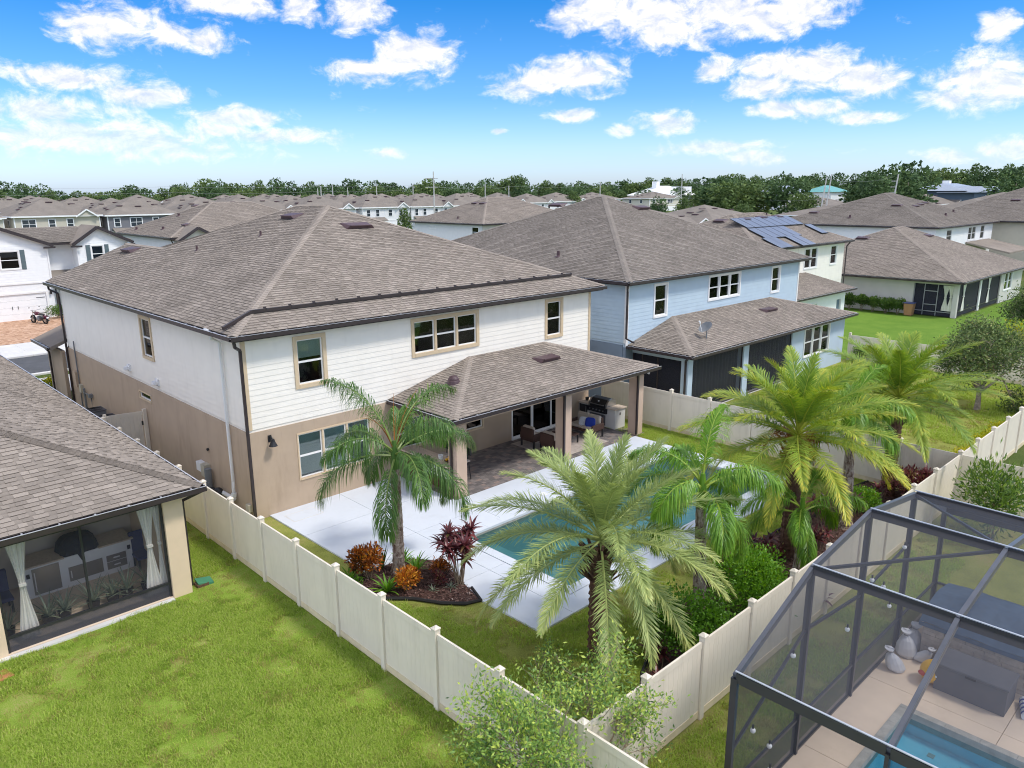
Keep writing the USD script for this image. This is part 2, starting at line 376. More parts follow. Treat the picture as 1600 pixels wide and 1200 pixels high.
plain('fence_stained', (0.67, 0.565, 0.39), 0.6, var=0.12, scale=2.5, dirt=0.3)
plain('deck_tan', (0.72, 0.575, 0.435), 0.75, var=0.07, scale=1.1, bump=0.25, bscale=120, dirt=0.15)
plain('concrete', (0.62, 0.605, 0.58), 0.85, var=0.08, scale=0.8, bump=0.3, bscale=70, dirt=0.12)
plain('asphalt', (0.085, 0.088, 0.095), 0.9, var=0.18, scale=0.9, bump=0.6, bscale=140)
plain('black_paint', (0.02, 0.02, 0.022), 0.4, var=0.15)
plain('wicker_brown', (0.075, 0.04, 0.03), 0.65, var=0.3, scale=60, bump=0.6, bscale=120)
plain('cushion_beige', (0.48, 0.42, 0.35), 0.9, var=0.05, bump=0.3, bscale=200)
plain('cushion_blue', (0.012, 0.035, 0.26), 0.85, var=0.1, bump=0.3, bscale=200)
plain('cushion_pale', (0.55, 0.60, 0.66), 0.9, var=0.15, scale=14, bump=0.2, bscale=200)
plain('stainless', (0.42, 0.42, 0.41), 0.3, metal=0.9, var=0.08)
plain('counter_stone', (0.56, 0.46, 0.36), 0.5, var=0.16, scale=16)
plain('island_white', (0.60, 0.585, 0.56), 0.8, var=0.05, bump=0.3, bscale=70)
plain('rug_pale', (0.42, 0.36, 0.32), 0.95, var=0.18, scale=9, bump=0.5, bscale=160)
plain('bark_grey', (0.33, 0.265, 0.215), 0.95, var=0.55, scale=7, bump=0.9, bscale=26)
look('bark_palm', {'g': ('geometry', {}), 'm': ('mapping', dict(scale=(1.0, 1.0, 0.45))), 'n': ('noise_texture', dict(scale=11.0, detail=6.0, roughness=0.65, distortion=0.6)), 'r': ('rgb_ramp', dict(ramp=[(0.34, (0.10, 0.06, 0.04)), (0.46, (0.26, 0.19, 0.15)), (0.56, (0.42, 0.35, 0.29)), (0.70, (0.52, 0.45, 0.38))])), 'p': ('principled_bsdf', dict(roughness=0.95, specular_ior_level=0.1)), 'b': ('bump', dict(strength=0.8, distance=0.03))}, [('g.position', 'm.vector'), ('m.vector', 'n.vector'), ('n.fac', 'r.fac'), ('r.color', 'p.base_color'), ('n.fac', 'b.height'), ('b.normal', 'p.normal')])
plain('bark_brown', (0.125, 0.066, 0.042), 0.95, var=0.45, scale=12, bump=0.9, bscale=30)
plain('twig', (0.26, 0.20, 0.14), 0.9, var=0.2, scale=12)
plain('cage_frame', (0.022, 0.022, 0.026), 0.34, var=0.08, spec=0.6)
plain('spa_cover', (0.055, 0.095, 0.15), 0.6, var=0.16, scale=5, bump=0.5, bscale=9)
plain('spa_stone', (0.36, 0.31, 0.26), 0.9, var=0.2, scale=7, bump=0.7, bscale=30)
plain('box_grey', (0.105, 0.105, 0.115), 0.6, var=0.08, bump=0.5, bscale=160)
screen_look('screen_clear', (0.03, 0.03, 0.032), 0.13)
plain('sack_white', (0.60, 0.60, 0.62), 0.7, var=0.08, bump=0.5, bscale=25)
plain('toy_yellow', (0.72, 0.40, 0.02), 0.35, var=0.05)
plain('toy_red', (0.45, 0.05, 0.02), 0.4, var=0.05)
plain('curtain_pale', (0.76, 0.735, 0.67), 0.9, var=0.05)
plain('cover_black', (0.022, 0.022, 0.024), 0.75, var=0.3, scale=6, bump=0.5, bscale=12)
plain('pot_black', (0.02, 0.02, 0.022), 0.5)
plain('pot_white', (0.7, 0.7, 0.68), 0.4)
plain('terracotta', (0.42, 0.17, 0.08), 0.8, var=0.15)
plain('green_box', (0.05, 0.20, 0.11), 0.5, var=0.1)
plain('bin_brown', (0.30, 0.16, 0.08), 0.6, var=0.1)
plain('bin_lid', (0.05, 0.06, 0.16), 0.5, var=0.1)
plain('pole_concrete', (0.50, 0.49, 0.46), 0.85, var=0.1)
plain('wood_pole', (0.23, 0.19, 0.15), 0.9, var=0.2)
plain('wire', (0.30, 0.30, 0.30), 0.6)
plain('painted_highlight', (0.46, 0.48, 0.52), 0.35, metal=0.3)  # pale colour that paints the sky highlight along the beam tops
plain('cage_frame_lit', (0.10, 0.105, 0.12), 0.35, metal=0.2)  # paler copy of the frame colour, painting in its sky-lit tops
plain('shutter_green', (0.11, 0.15, 0.16), 0.6, var=0.06)
plain('solar_cell', (0.13, 0.15, 0.19), 0.22, var=0.08, spec=0.5)
plain('utility_grey', (0.20, 0.21, 0.22), 0.5, var=0.05)
plain('utility_beige', (0.50, 0.46, 0.36), 0.5, var=0.05)
plain('brass_bulb', (0.8, 0.78, 0.7), 0.25, var=0.02)
plain('tyre', (0.018, 0.018, 0.018), 0.8)
plain('moto_red', (0.09, 0.015, 0.03), 0.25, var=0.1, spec=0.6)
plain('edging', (0.018, 0.017, 0.017), 0.7)
plain('metal_roof', (0.36, 0.40, 0.45), 0.4, metal=0.3, var=0.05)
plain('roof_teal', (0.13, 0.36, 0.34), 0.5, var=0.06)
plain('wall_slate', (0.13, 0.18, 0.23), 0.8, var=0.05)
plain('gloss_white', (0.82, 0.82, 0.81), 0.6, var=0.03)
plain('ceiling_pale', (0.70, 0.62, 0.52), 0.9, var=0.04)
plain('pool_plaster', (0.27, 0.42, 0.44), 0.7, var=0.06, scale=2.5)
plain('pool_plaster_bright', (0.30, 0.64, 0.74), 0.7, var=0.06, scale=2.5)
plain('coping', (0.36, 0.35, 0.31), 0.8, var=0.2, scale=5, bump=0.4, bscale=40)
plain('far_cream', (0.60, 0.57, 0.48), 0.8, var=0.03)
plain('far_grey', (0.36, 0.355, 0.35), 0.8, var=0.03)
plain('far_dark', (0.17, 0.17, 0.185), 0.8, var=0.03)
plain('far_white', (0.72, 0.72, 0.72), 0.8, var=0.03)
plain('far_blue', (0.47, 0.56, 0.66), 0.8, var=0.03)
plain('far_tan', (0.53, 0.49, 0.40), 0.8, var=0.03)
plain('far_glass', (0.035, 0.045, 0.055), 0.12, var=0.1, spec=0.8)
pane_look('glass', (0.80, 0.86, 0.83), 0.62)
pane_look('glass_dark', (0.30, 0.33, 0.34), 0.60)
screen_look('screen_dark', (0.02, 0.02, 0.022), 0.28)
screen_look('screen_black', (0.016, 0.016, 0.022), 0.74)
screen_look('screen_cage', (0.036, 0.035, 0.040), 0.35)
screen_look('screen_kick', (0.04, 0.04, 0.045), 0.66)
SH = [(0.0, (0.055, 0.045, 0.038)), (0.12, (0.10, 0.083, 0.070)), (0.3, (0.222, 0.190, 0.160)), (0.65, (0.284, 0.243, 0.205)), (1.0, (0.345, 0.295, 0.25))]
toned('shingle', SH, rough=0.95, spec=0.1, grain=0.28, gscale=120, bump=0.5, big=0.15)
SG = [(p, tuple(np.array(c) * [0.82, 0.84, 0.86])) for p, c in SH]
toned('shingle_grey', SG, rough=0.95, spec=0.1, grain=0.28, gscale=120, bump=0.5, big=0.15)
toned('paver_grey', [(0.0, (0.13, 0.117, 0.113)), (0.5, (0.185, 0.165, 0.158)), (0.8, (0.23, 0.2, 0.188)), (1.0, (0.265, 0.205, 0.18))], rough=0.85, grain=0.2, gscale=60, bump=0.4)
toned('paver_tan', [(0.0, (0.36, 0.20, 0.12)), (0.5, (0.50, 0.31, 0.20)), (1.0, (0.60, 0.40, 0.28))], rough=0.85, grain=0.2, gscale=60, bump=0.4)
toned('mulch_chip', [(0.0, (0.04, 0.02, 0.016)), (0.5, (0.15, 0.08, 0.065)), (0.85, (0.28, 0.17, 0.14)), (1.0, (0.46, 0.38, 0.33))], rough=0.95, grain=0.2)
plain('mulch', (0.085, 0.048, 0.038), 0.95, var=0.4, scale=20, bump=0.8, bscale=50)
# leaves
toned('leaf_sylvester', [(0.0, (0.11, 0.16, 0.055)), (0.45, (0.25, 0.33, 0.105)), (0.8, (0.39, 0.46, 0.15)), (1.0, (0.54, 0.55, 0.18))], rough=0.5, spec=0.45, trans=0.22)
toned('leaf_sylvester_warm', [(0.0, (0.075, 0.145, 0.025)), (0.4, (0.17, 0.3, 0.042)), (0.75, (0.34, 0.44, 0.06)), (1.0, (0.64, 0.58, 0.075))], rough=0.5, spec=0.4, trans=0.25)
toned('leaf_queen', [(0.0, (0.032, 0.085, 0.018)), (0.5, (0.09, 0.19, 0.035)), (0.85, (0.18, 0.31, 0.06)), (1.0, (0.34, 0.38, 0.12))], rough=0.42, spec=0.5, trans=0.25)
toned('leaf_queen_bright', [(0.0, (0.06, 0.16, 0.015)), (0.5, (0.165, 0.34, 0.03)), (0.85, (0.29, 0.46, 0.05)), (1.0, (0.48, 0.52, 0.09))], rough=0.42, spec=0.5, trans=0.28)
toned('leaf_mid', [(0.0, (0.025, 0.055, 0.012)), (0.5, (0.07, 0.14, 0.025)), (0.85, (0.15, 0.25, 0.04)), (1.0, (0.28, 0.38, 0.06))], rough=0.5, spec=0.4, trans=0.25)
toned('leaf_bright', [(0.0, (0.05, 0.13, 0.012)), (0.5, (0.13, 0.30, 0.025)), (0.85, (0.24, 0.44, 0.04)), (1.0, (0.42, 0.54, 0.07))], rough=0.45, spec=0.45, trans=0.28)
toned('leaf_oak', [(0.0, (0.05, 0.085, 0.03)), (0.5, (0.12, 0.18, 0.06)), (0.85, (0.21, 0.28, 0.09)), (1.0, (0.36, 0.36, 0.14))], rough=0.6, spec=0.3, trans=0.2)
toned('leaf_wild', [(0.0, (0.07, 0.14, 0.045)), (0.4, (0.17, 0.3, 0.08)), (0.75, (0.34, 0.48, 0.1)), (1.0, (0.54, 0.62, 0.12))], rough=0.5, spec=0.35, trans=0.3)
toned('leaf_croton', [(0.0, (0.045, 0.03, 0.012)), (0.35, (0.20, 0.06, 0.012)), (0.7, (0.48, 0.14, 0.015)), (1.0, (0.62, 0.30, 0.03))], rough=0.35, spec=0.5, trans=0.15)
toned('leaf_ti', [(0.0,(.045,.015,.018)),(.5,(.13,.032,.036)),(.85,(.27,.07,.065)),(1.0,(.33,.26,.09))], rough=0.35, spec=0.5, trans=0.15)
toned('leaf_yellow', [(0.0, (0.14, 0.20, 0.02)), (0.5, (0.36, 0.40, 0.03)), (1.0, (0.70, 0.58, 0.04))], rough=0.5, trans=0.25)
toned('leaf_bromeliad', [(0.0, (0.06, 0.085, 0.06)), (0.5, (0.16, 0.20, 0.14)), (1.0, (0.32, 0.36, 0.24))], rough=0.4, spec=0.5, trans=0.12)
toned('leaf_dead', [(0.0, (0.16, 0.06, 0.02)), (0.5, (0.36, 0.14, 0.03)), (1.0, (0.5, 0.30, 0.14))], rough=0.8, trans=0.1)
toned('leaf_forest', [(0.0, (0.045, 0.08, 0.036)), (0.5, (0.085, 0.145, 0.055)), (0.85, (0.125, 0.2, 0.075)), (1.0, (0.18, 0.255, 0.1))], rough=0.7, spec=0.2, trans=0.12)
toned('leaf_forest_light', [(0.0, (0.06, 0.1, 0.036)), (0.5, (0.125, 0.185, 0.06)), (0.85, (0.185, 0.25, 0.08)), (1.0, (0.26, 0.31, 0.1))], rough=0.7, spec=0.2, trans=0.12)
toned('grass_blade', [(0.0, (0.13, 0.22, 0.025)), (0.45, (0.28, 0.42, 0.045)), (0.8, (0.41, 0.52, 0.085)), (1.0, (0.56, 0.53, 0.19))], rough=0.6, spec=0.3, trans=0.3)
toned('grass_dry', [(0.0, (0.19, 0.18, 0.055)), (0.45, (0.33, 0.31, 0.085)), (0.8, (0.44, 0.38, 0.13)), (1.0, (0.56, 0.4, 0.2))], rough=0.7, spec=0.2, trans=0.25)


def lawn_look(name, stops, scale=0.55, bump=0.9, fine=38.0):
    n = {'g': ('geometry', {}), 'a': ('noise_texture', dict(scale=scale, detail=9.0, roughness=0.68)), 'b': ('noise_texture', dict(scale=fine, detail=3.0, roughness=0.7)),
         'ad': ('math', dict(math_type='multiply_add', value2=0.55, value3=0.0)), 'rp': ('rgb_ramp', dict(ramp=stops)), 'p': ('principled_bsdf', dict(roughness=0.95, specular_ior_level=0.1)), 'bp': ('bump', dict(strength=bump, distance=0.05)),
         'm2': ('math', dict(math_type='multiply_add', value2=0.5))}
    l = [('g.position', 'a.vector'), ('g.position', 'b.vector'), ('a.fac', 'ad.value1'), ('b.fac', 'm2.value1'), ('ad.value', 'm2.value3'), ('m2.value', 'rp.fac'), ('rp.color', 'p.base_color'), ('b.fac', 'bp.height'), ('bp.normal', 'p.normal')]
    return look(name, n, l)


lawn_look('lawn_green', [(0.36, (0.10, 0.10, 0.03)), (0.45, (0.20, 0.30, 0.035)), (0.55, (0.27, 0.39, 0.055)), (0.64, (0.42, 0.34, 0.15))])
lawn_look('lawn_patchy', [(0.36, (0.15, 0.115, 0.05)), (0.46, (0.25, 0.27, 0.06)), (0.56, (0.32, 0.35, 0.08)), (0.66, (0.44, 0.31, 0.16))], scale=0.8)
lawn_look('lawn_bright', [(0.36, (0.10, 0.195, 0.025)), (0.5, (0.14, 0.25, 0.035)), (0.64, (0.18, 0.29, 0.045))])
lawn_look('ground_grass', [(0.36, (0.05, 0.07, 0.02)), (0.5, (0.085, 0.125, 0.03)), (0.66, (0.15, 0.15, 0.06))], scale=0.2)


def water_look(name, tint, rough=0.02, wave=0.10):
    n = {'g': ('geometry', {}), 'nz': ('noise_texture', dict(scale=2.6, detail=3.0, roughness=0.5, distortion=0.4)), 'bp': ('bump', dict(strength=wave, distance=0.05)),
         't': ('transparent_bsdf', dict(color=tint)), 's': ('glossy_bsdf', dict(roughness=rough)), 'f': ('fresnel', dict(IOR=1.33)), 'm': ('mix_closure', {})}
    l = [('g.position', 'nz.vector'), ('nz.fac', 'bp.height'), ('bp.normal', 's.normal'), ('bp.normal', 'f.normal') if False else ('f.fac', 'm.fac'), ('t.BSDF', 'm.closure1'), ('s.BSDF', 'm.closure2')]
    return look(name, n, l, 'm.closure')


water_look('water_teal', (0.46, 0.66, 0.67), wave=0.22)
water_look('water_blue', (0.50, 0.80, 0.88))

# ---------------------------------------------------------------- architecture
class Face:
    """A wall plane: (u along the wall, d outwards, z up)."""

    def __init__(self, kind, at):
        self.k, self.at = kind, at

    def p(self, u, d, z):
        return {'-y': (u, self.at - d, z), '+y': (u, self.at + d, z), '-x': (self.at - d, u, z), '+x': (self.at + d, u, z)}[self.k]

    def box(self, mb, u0, u1, d0, d1, z0, z1, tone=0.5):
        a, b = self.p(u0, d0, z0), self.p(u1, d1, z1)
        return mb.box(a[0], b[0], a[1], b[1], z0, z1, tone)


def cells(u0, u1, z0, z1, holes):
    """The rectangle less its openings, as rectangles."""
    zs = sorted({z0, z1, *[min(max(h[k], z0), z1) for h in holes for k in (2, 3)]})
    out = []
    for a, b in zip(zs, zs[1:]):
        if b - a < 1e-4: continue
        m = (a + b) / 2
        cuts = sorted([(h[0], h[1]) for h in holes if h[2] < m < h[3]])
        x = u0
        for c, d in cuts:
            if c > x: out.append((x, min(c, u1), a, b))
            x = max(x, d)
        if x < u1: out.append((x, u1, a, b))
    return out


def wall(t, face, u0, u1, z0, z1, mat, holes=(), th=0.16, name='wall', d=0.0):
    mb = MB()
    for a, b, c, e in cells(u0, u1, z0, z1, holes):
        face.box(mb, a, b, d - th, d, c, e)
    return t.part(name, mb, mat)


def runs(u0, u1, z, holes):
    out, x = [], u0
    for c, d in sorted((h[0], h[1]) for h in holes if h[2] < z < h[3]):
        if c > x + .01: out.append((x, min(c, u1)))
        x = max(x, d)
    if x < u1 - .01: out.append((x, u1))
    return out


def lap(mb, face, c, d_, a, b):
    return mb.hexa([face.p(c, 0.003, a), face.p(d_, 0.003, a), face.p(d_, 0.022, a), face.p(c, 0.022, a), face.p(c, 0.003, b), face.p(d_, 0.003, b), face.p(d_, 0.010, b), face.p(c, 0.010, b)])


def siding(t, face, u0, u1, z0, z1, mat, holes=(), e=0.18, under=None):
    """Lap boards, each a piece of its own, cut at the openings."""
    n = int(math.ceil((z1 - z0) / e))
    for i in range(n):
        a, b = z0 + i * e, min(z0 + (i + 1) * e + 0.02, z1)
        if b - a < 0.03: continue
        for c, d_ in runs(u0, u1, (a + min(b, z0 + (i + 1) * e)) / 2, holes): t.part('siding_board', lap(MB(), face, c, d_, a, b), mat, under=under)


def siding_joined(t, face, u0, u1, z0, z1, mat, holes=(), e=0.2):
    n = int(math.ceil((z1 - z0) / e)); mb = MB()
    for i in range(n):
        a, b = z0 + i * e, min(z0 + (i + 1) * e + 0.02, z1)
        if b - a < 0.03: continue
        for c, d_ in runs(u0, u1, (a + min(b, z0 + (i + 1) * e)) / 2, holes): lap(mb, face, c, d_, a, b)
    return t.part('siding_boards', mb, mat, kind='stuff')


def hole(w, tw=0.10):
    return (w[0] + tw * 0.6, w[1] - tw * 0.6, w[2] + tw * 0.6, w[3] - tw * 0.6)


def window(t, face, w, trim, n=1, blind=None, blind_part=1.0, tw=0.10, sash='vinyl_white', glass='glass', sill=True, off=0.03, label=None, rail=True, mull=0.09):
    """Casing > sash, panes, blind. w = outer (u0,u1,z0,z1)."""
    u0, u1, z0, z1 = w; mb = MB(); q = off
    face.box(mb, u0, u0 + tw, -0.02, q, z0, z1); face.box(mb, u1 - tw, u1, -0.02, q, z0, z1)
    face.box(mb, u0 + tw, u1 - tw, -0.02, q, z1 - tw, z1); face.box(mb, u0 + tw, u1 - tw, -0.02, q + 0.012, z0, z0 + tw)
    W = (u1 - u0 - 2 * tw - (n - 1) * mull) / n
    for i in range(1, n):
        c = u0 + tw + i * W + (i - 1) * mull
        face.box(mb, c, c + mull, -0.02, q - 0.006, z0 + tw, z1 - tw)
    fr = t.part('window', mb, M[trim], label=label)
    sb, bb = MB(), MB(); rng = random.Random(int(u0 * 97 + z0 * 31))
    for i in range(n):
        a = u0 + tw + i * (W + mull); b = a + W; c, d = z0 + tw, z1 - tw; s = 0.045; mid = (c + d) / 2
        face.box(sb, a, a + s, -0.06, -0.01, c, d); face.box(sb, b - s, b, -0.06, -0.01, c, d)
        face.box(sb, a + s, b - s, -0.06, -0.01, c, c + s); face.box(sb, a + s, b - s, -0.06, -0.01, d - s, d)
        if rail: face.box(sb, a + s, b - s, -0.055, -0.004, mid - 0.03, mid + 0.03)
        for (e, f) in ([(c + s, mid - 0.03), (mid + 0.03, d - s)] if rail else [(c + s, d - s)]):
            pb = MB(); face.box(pb, a + s, b - s, -0.042, -0.038, e, f); t.part('pane', pb, M[glass], under=fr)
        if blind:
            lo = d - (d - c) * (blind_part if np.ndim(blind_part) == 0 else blind_part[i % len(blind_part)])
            z = d - 0.02
            while z > lo:
                P = [face.p(a + .02, -0.065, z), face.p(b - .02, -0.065, z), face.p(b - .02, -0.080, z + 0.024), face.p(a + .02, -0.080, z + 0.024)]
                bb.add(P, [(0, 1, 2), (0, 2, 3)]); z -= 0.028
    t.part('sash', sb, M[sash], under=fr)
    if blind: t.part('blind', bb, M[blind], under=fr)
    backing = MB()
    face.box(backing, u0 + 0.02, u1 - 0.02, -0.75, -0.72, z0 - 0.1, z1 + 0.1)
    t.part('dark_backing', backing, M['painted_dark_inside'], under=fr)  # dark sheet painted in place of the unlit interior
    return fr


def shingles(mb, poly, rng, e=0.145, tw=(0.16, 0.34), base=0.012):
    """Laminated shingles laid in courses on a sloping polygon whose first edge is the eave."""
    P = np.asarray(poly, float); u = P[1] - P[0]; u /= np.linalg.norm(u)
    n = np.cross(u, P[2] - P[0]); n /= np.linalg.norm(n)
    if n[2] < 0: n = -n
    v = np.cross(n, u); v /= np.linalg.norm(v)
    if v[2] < 0: v = -v
    uv = np.stack([(P - P[0]) @ u, (P - P[0]) @ v], 1)
    top = uv[:, 1].max(); V, F, T = [], [], []; k = 0
    rows = int(top / e) + 1
    for j in range(rows):
        a, b = j * e, min((j + 1) * e + 0.01, top); m = min((j + 0.5) * e, top - 1e-3)
        xs = []
        for i in range(len(uv)):
            p, q = uv[i], uv[(i + 1) % len(uv)]
            if (p[1] - m) * (q[1] - m) < 0: xs.append(p[0] + (q[0] - p[0]) * (m - p[1]) / (q[1] - p[1]))
        if len(xs) < 2: continue
        x, xe = min(xs), max(xs); x0 = x
        # under layer of the course
        for s in (0,):
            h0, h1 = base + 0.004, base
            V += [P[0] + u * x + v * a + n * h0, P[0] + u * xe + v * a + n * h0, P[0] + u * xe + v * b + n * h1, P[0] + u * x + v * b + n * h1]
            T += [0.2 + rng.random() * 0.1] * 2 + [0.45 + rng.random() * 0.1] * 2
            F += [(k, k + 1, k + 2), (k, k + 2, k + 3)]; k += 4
        x += rng.random() * 0.2
        while x < xe:
            w = rng.uniform(*tw); y = min(x + w, xe)
            if y - x > 0.03:
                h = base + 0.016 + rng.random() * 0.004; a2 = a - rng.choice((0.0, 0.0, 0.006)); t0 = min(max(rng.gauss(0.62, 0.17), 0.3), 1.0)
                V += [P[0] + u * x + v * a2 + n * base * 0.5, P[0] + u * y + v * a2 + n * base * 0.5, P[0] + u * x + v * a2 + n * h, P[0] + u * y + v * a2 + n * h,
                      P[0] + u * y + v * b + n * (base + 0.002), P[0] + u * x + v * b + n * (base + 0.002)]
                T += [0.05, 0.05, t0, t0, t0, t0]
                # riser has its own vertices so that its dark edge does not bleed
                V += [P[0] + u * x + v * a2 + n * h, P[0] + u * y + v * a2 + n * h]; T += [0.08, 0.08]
                F += [(k, k + 1, k + 7), (k, k + 7, k + 6), (k + 2, k + 3, k + 4), (k + 2, k + 4, k + 5)]; k += 8
            x = y + (rng.uniform(0.0, 0.02) if rng.random() < 0.45 else rng.uniform(0.07, 0.16))
    if V: mb.add(np.array(V), np.array(F), np.array(T))


def hip_caps(mb, p, q, rng, w=0.16, e=0.16, lift=0.03, slopes=0.41, tone=0.8):
    """Folded cap shingles along a hip or ridge from the low end p to q."""
    p, q = np.array(p, float), np.array(q, float); d = q - p; L = np.linalg.norm(d); d /= L
    s = np.cross(d, [0, 0, 1.0]); s /= np.linalg.norm(s); up = np.cross(s, d); drop = w * (slopes / math.sqrt(2) if abs(d[2]) > 0.05 else slopes)
    out = []
    for i in range(int(L / e) + 1):
        a, b = i * e, min((i + 1) * e + 0.05, L)
        if b - a < 0.02: continue
        A, B = p + d * a + up * (lift + 0.014), p + d * b + up * lift; t = tone + rng.uniform(-0.12, 0.12)
        g = MB() if mb is None else mb
        dn = np.array([0, 0, -drop]); th = up * 0.012
        V = [A - s * w + dn, A, A + s * w + dn, B - s * w + dn, B, B + s * w + dn, A - s * w + dn - th * 2, A - th * 2, A + s * w + dn - th * 2]
        g.add(V, [(0, 1, 4), (0, 4, 3), (1, 2, 5), (1, 5, 4), (6, 7, 1), (6, 1, 0), (7, 8, 2), (7, 2, 1)], [t] * 6 + [0.1] * 3)
        if mb is None: out.append(g)
    return out


def gutter(t, p, q, inward, mat='bronze', lip='gutter_lip', under=None, size=0.13, brackets=0.75, name='gutter'):
    """A box gutter with a lip and hanger straps; inward points from the gutter to the roof."""
    p, q, w = np.array(p, float), np.array(q, float), np.array(inward, float); mb = MB(); d = q - p; L = np.linalg.norm(d); d /= L
    z = np.array([0, 0, 1.0]); s = size
    def sl(a0, a1, z0, z1, m):
        c = p - w * s
        m.hexa([p + w * (a0 - s) + z * z0, q + w * (a0 - s) + z * z0, q + w * (a1 - s) + z * z0, p + w * (a1 - s) + z * z0, p + w * (a0 - s) + z * z1, q + w * (a0 - s) + z * z1, q + w * (a1 - s) + z * z1, p + w * (a1 - s) + z * z1])
    sl(0.0, 0.012, -s, 0, mb); sl(0.012, s - 0.012, -s, -s + 0.012, mb); sl(s - 0.012, s - 0.002, -s, -0.02, mb)
    g = t.part(name, mb, M[mat], under=under)
    lb = MB(); sl(-0.006, 0.03, 0.001, 0.009, lb); sl(0.05, s - 0.02, -0.05, -0.044, lb)
    k = int(L / brackets)
    for i in range(k + 1):
        c = p + d * (i + 0.5) * L / (k + 1)
        lb.hexa([c + d * a + w * (b - s) + z * zz for zz in (0.009, 0.016) for a, b in ((-0.02, -0.004), (0.02, -0.004), (0.02, s), (-0.02, s))])
    if under is None: t.part('gutter_lip', lb, M[lip], under=g)
    else: t.part('gutter_lip', lb, M[lip], under=under)
    return g


def downspout(t, path, mat='bronze', w=0.085, name='downspout'):
    mb = MB()
    for a, b in zip(path, path[1:]):
        mb.bar(a, b, w, w * 0.8, up=(0, 1, 0) if abs(b[2] - a[2]) > 0.8 * abs(np.linalg.norm(np.subtract(b, a))) else (0, 0, 1))
    return t.part(name, mb, M[mat])


def hip_geom(x0, x1, y0, y1, ze, pitch):
    """Eave rectangle -> the four faces (first edge the eave), hips and ridge."""
    lx, ly = x1 - x0, y1 - y0
    if lx <= ly:
        h = lx / 2; cx = (x0 + x1) / 2; A, B = (cx, y0 + h, ze + pitch * h), (cx, y1 - h, ze + pitch * h)
        fs = {'-y': [(x0, y0, ze), (x1, y0, ze), A], '+x': [(x1, y0, ze), (x1, y1, ze), B, A], '+y': [(x1, y1, ze), (x0, y1, ze), B], '-x': [(x0, y1, ze), (x0, y0, ze), A, B]}
        hips = [((x0, y0, ze), A), ((x1, y0, ze), A), ((x1, y1, ze), B), ((x0, y1, ze), B)]
    else:
        h = ly / 2; cy = (y0 + y1) / 2; A, B = (x0 + h, cy, ze + pitch * h), (x1 - h, cy, ze + pitch * h)
        fs = {'-y': [(x0, y0, ze), (x1, y0, ze), B, A], '+x': [(x1, y0, ze), (x1, y1, ze), B], '+y': [(x1, y1, ze), (x0, y1, ze), A, B], '-x': [(x0, y1, ze), (x0, y0, ze), A]}
        hips = [((x0, y0, ze), A), ((x1, y0, ze), B), ((x1, y1, ze), B), ((x0, y1, ze), A)]
    return fs, hips, (A, B)


def hip_roof(t, x0, x1, y0, y1, ze, pitch=0.41, mat='shingle', seed=1, faces=('-y', '-x', '+x', '+y'), fascia='bronze', gut=('-y', '-x'), e=0.145, cap_parts=False, depth=0.2, shingled=True, gutname='gutter'):
    """x0..y1 is the eave rectangle. roof > shingles, ridge_caps, fascia, gutters."""
    rng = random.Random(seed); fs, hips, ridge = hip_geom(x0, x1, y0, y1, ze, pitch); mb = MB()
    for k, p in fs.items(): mb.poly(p)
    mb.poly([(x0, y0, ze - 0.004), (x0, y1, ze - 0.004), (x1, y1, ze - 0.004), (x1, y0, ze - 0.004)])
    roof = t.part('roof', mb, M[mat])
    if shingled:
        sb = MB()
        for k in faces: shingles(sb, fs[k], rng, e)
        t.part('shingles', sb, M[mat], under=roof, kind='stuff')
        cb = MB()
        for p, q in hips: hip_caps(None if False else cb, p, q, rng)
        if np.linalg.norm(np.subtract(*ridge)) > 0.3: hip_caps(cb, ridge[0], ridge[1], rng)
        t.part('ridge_caps', cb, M[mat], under=roof, kind='stuff')
    fb = MB(); b = 0.03
    fb.box(x0 + b, x1 - b, y0 + b, y0 + b + 0.03, ze - depth, ze - 0.01); fb.box(x0 + b, x1 - b, y1 - b - 0.03, y1 - b, ze - depth, ze - 0.01)
    fb.box(x0 + b, x0 + b + 0.03, y0 + b + 0.03, y1 - b - 0.03, ze - depth, ze - 0.01); fb.box(x1 - b - 0.03, x1 - b, y0 + b + 0.03, y1 - b - 0.03, ze - depth, ze - 0.01)
    t.part('fascia', fb, M[fascia], under=roof)
    zz = ze - 0.015
    for k in gut:
        if k == '-y': gutter(t, (x0 - .10, y0 + b, zz), (x1 + .10, y0 + b, zz), (0, 1, 0), under=roof, name=gutname)
        if k == '-x': gutter(t, (x0 + b, y1 + .10, zz), (x0 + b, y0 - 0.0, zz), (1, 0, 0), under=roof, name=gutname)
        if k == '+x': gutter(t, (x1 - b, y0 - 0.0, zz), (x1 - b, y1 + .10, zz), (-1, 0, 0), under=roof, name=gutname)
    return roof, fs, ridge


def soffit(t, x0, x1, y0, y1, z, mat='soffit'):
    mb = MB(); mb.box(x0, x1, y0, y1, z - 0.02, z); return t.part('soffit', mb, M[mat])


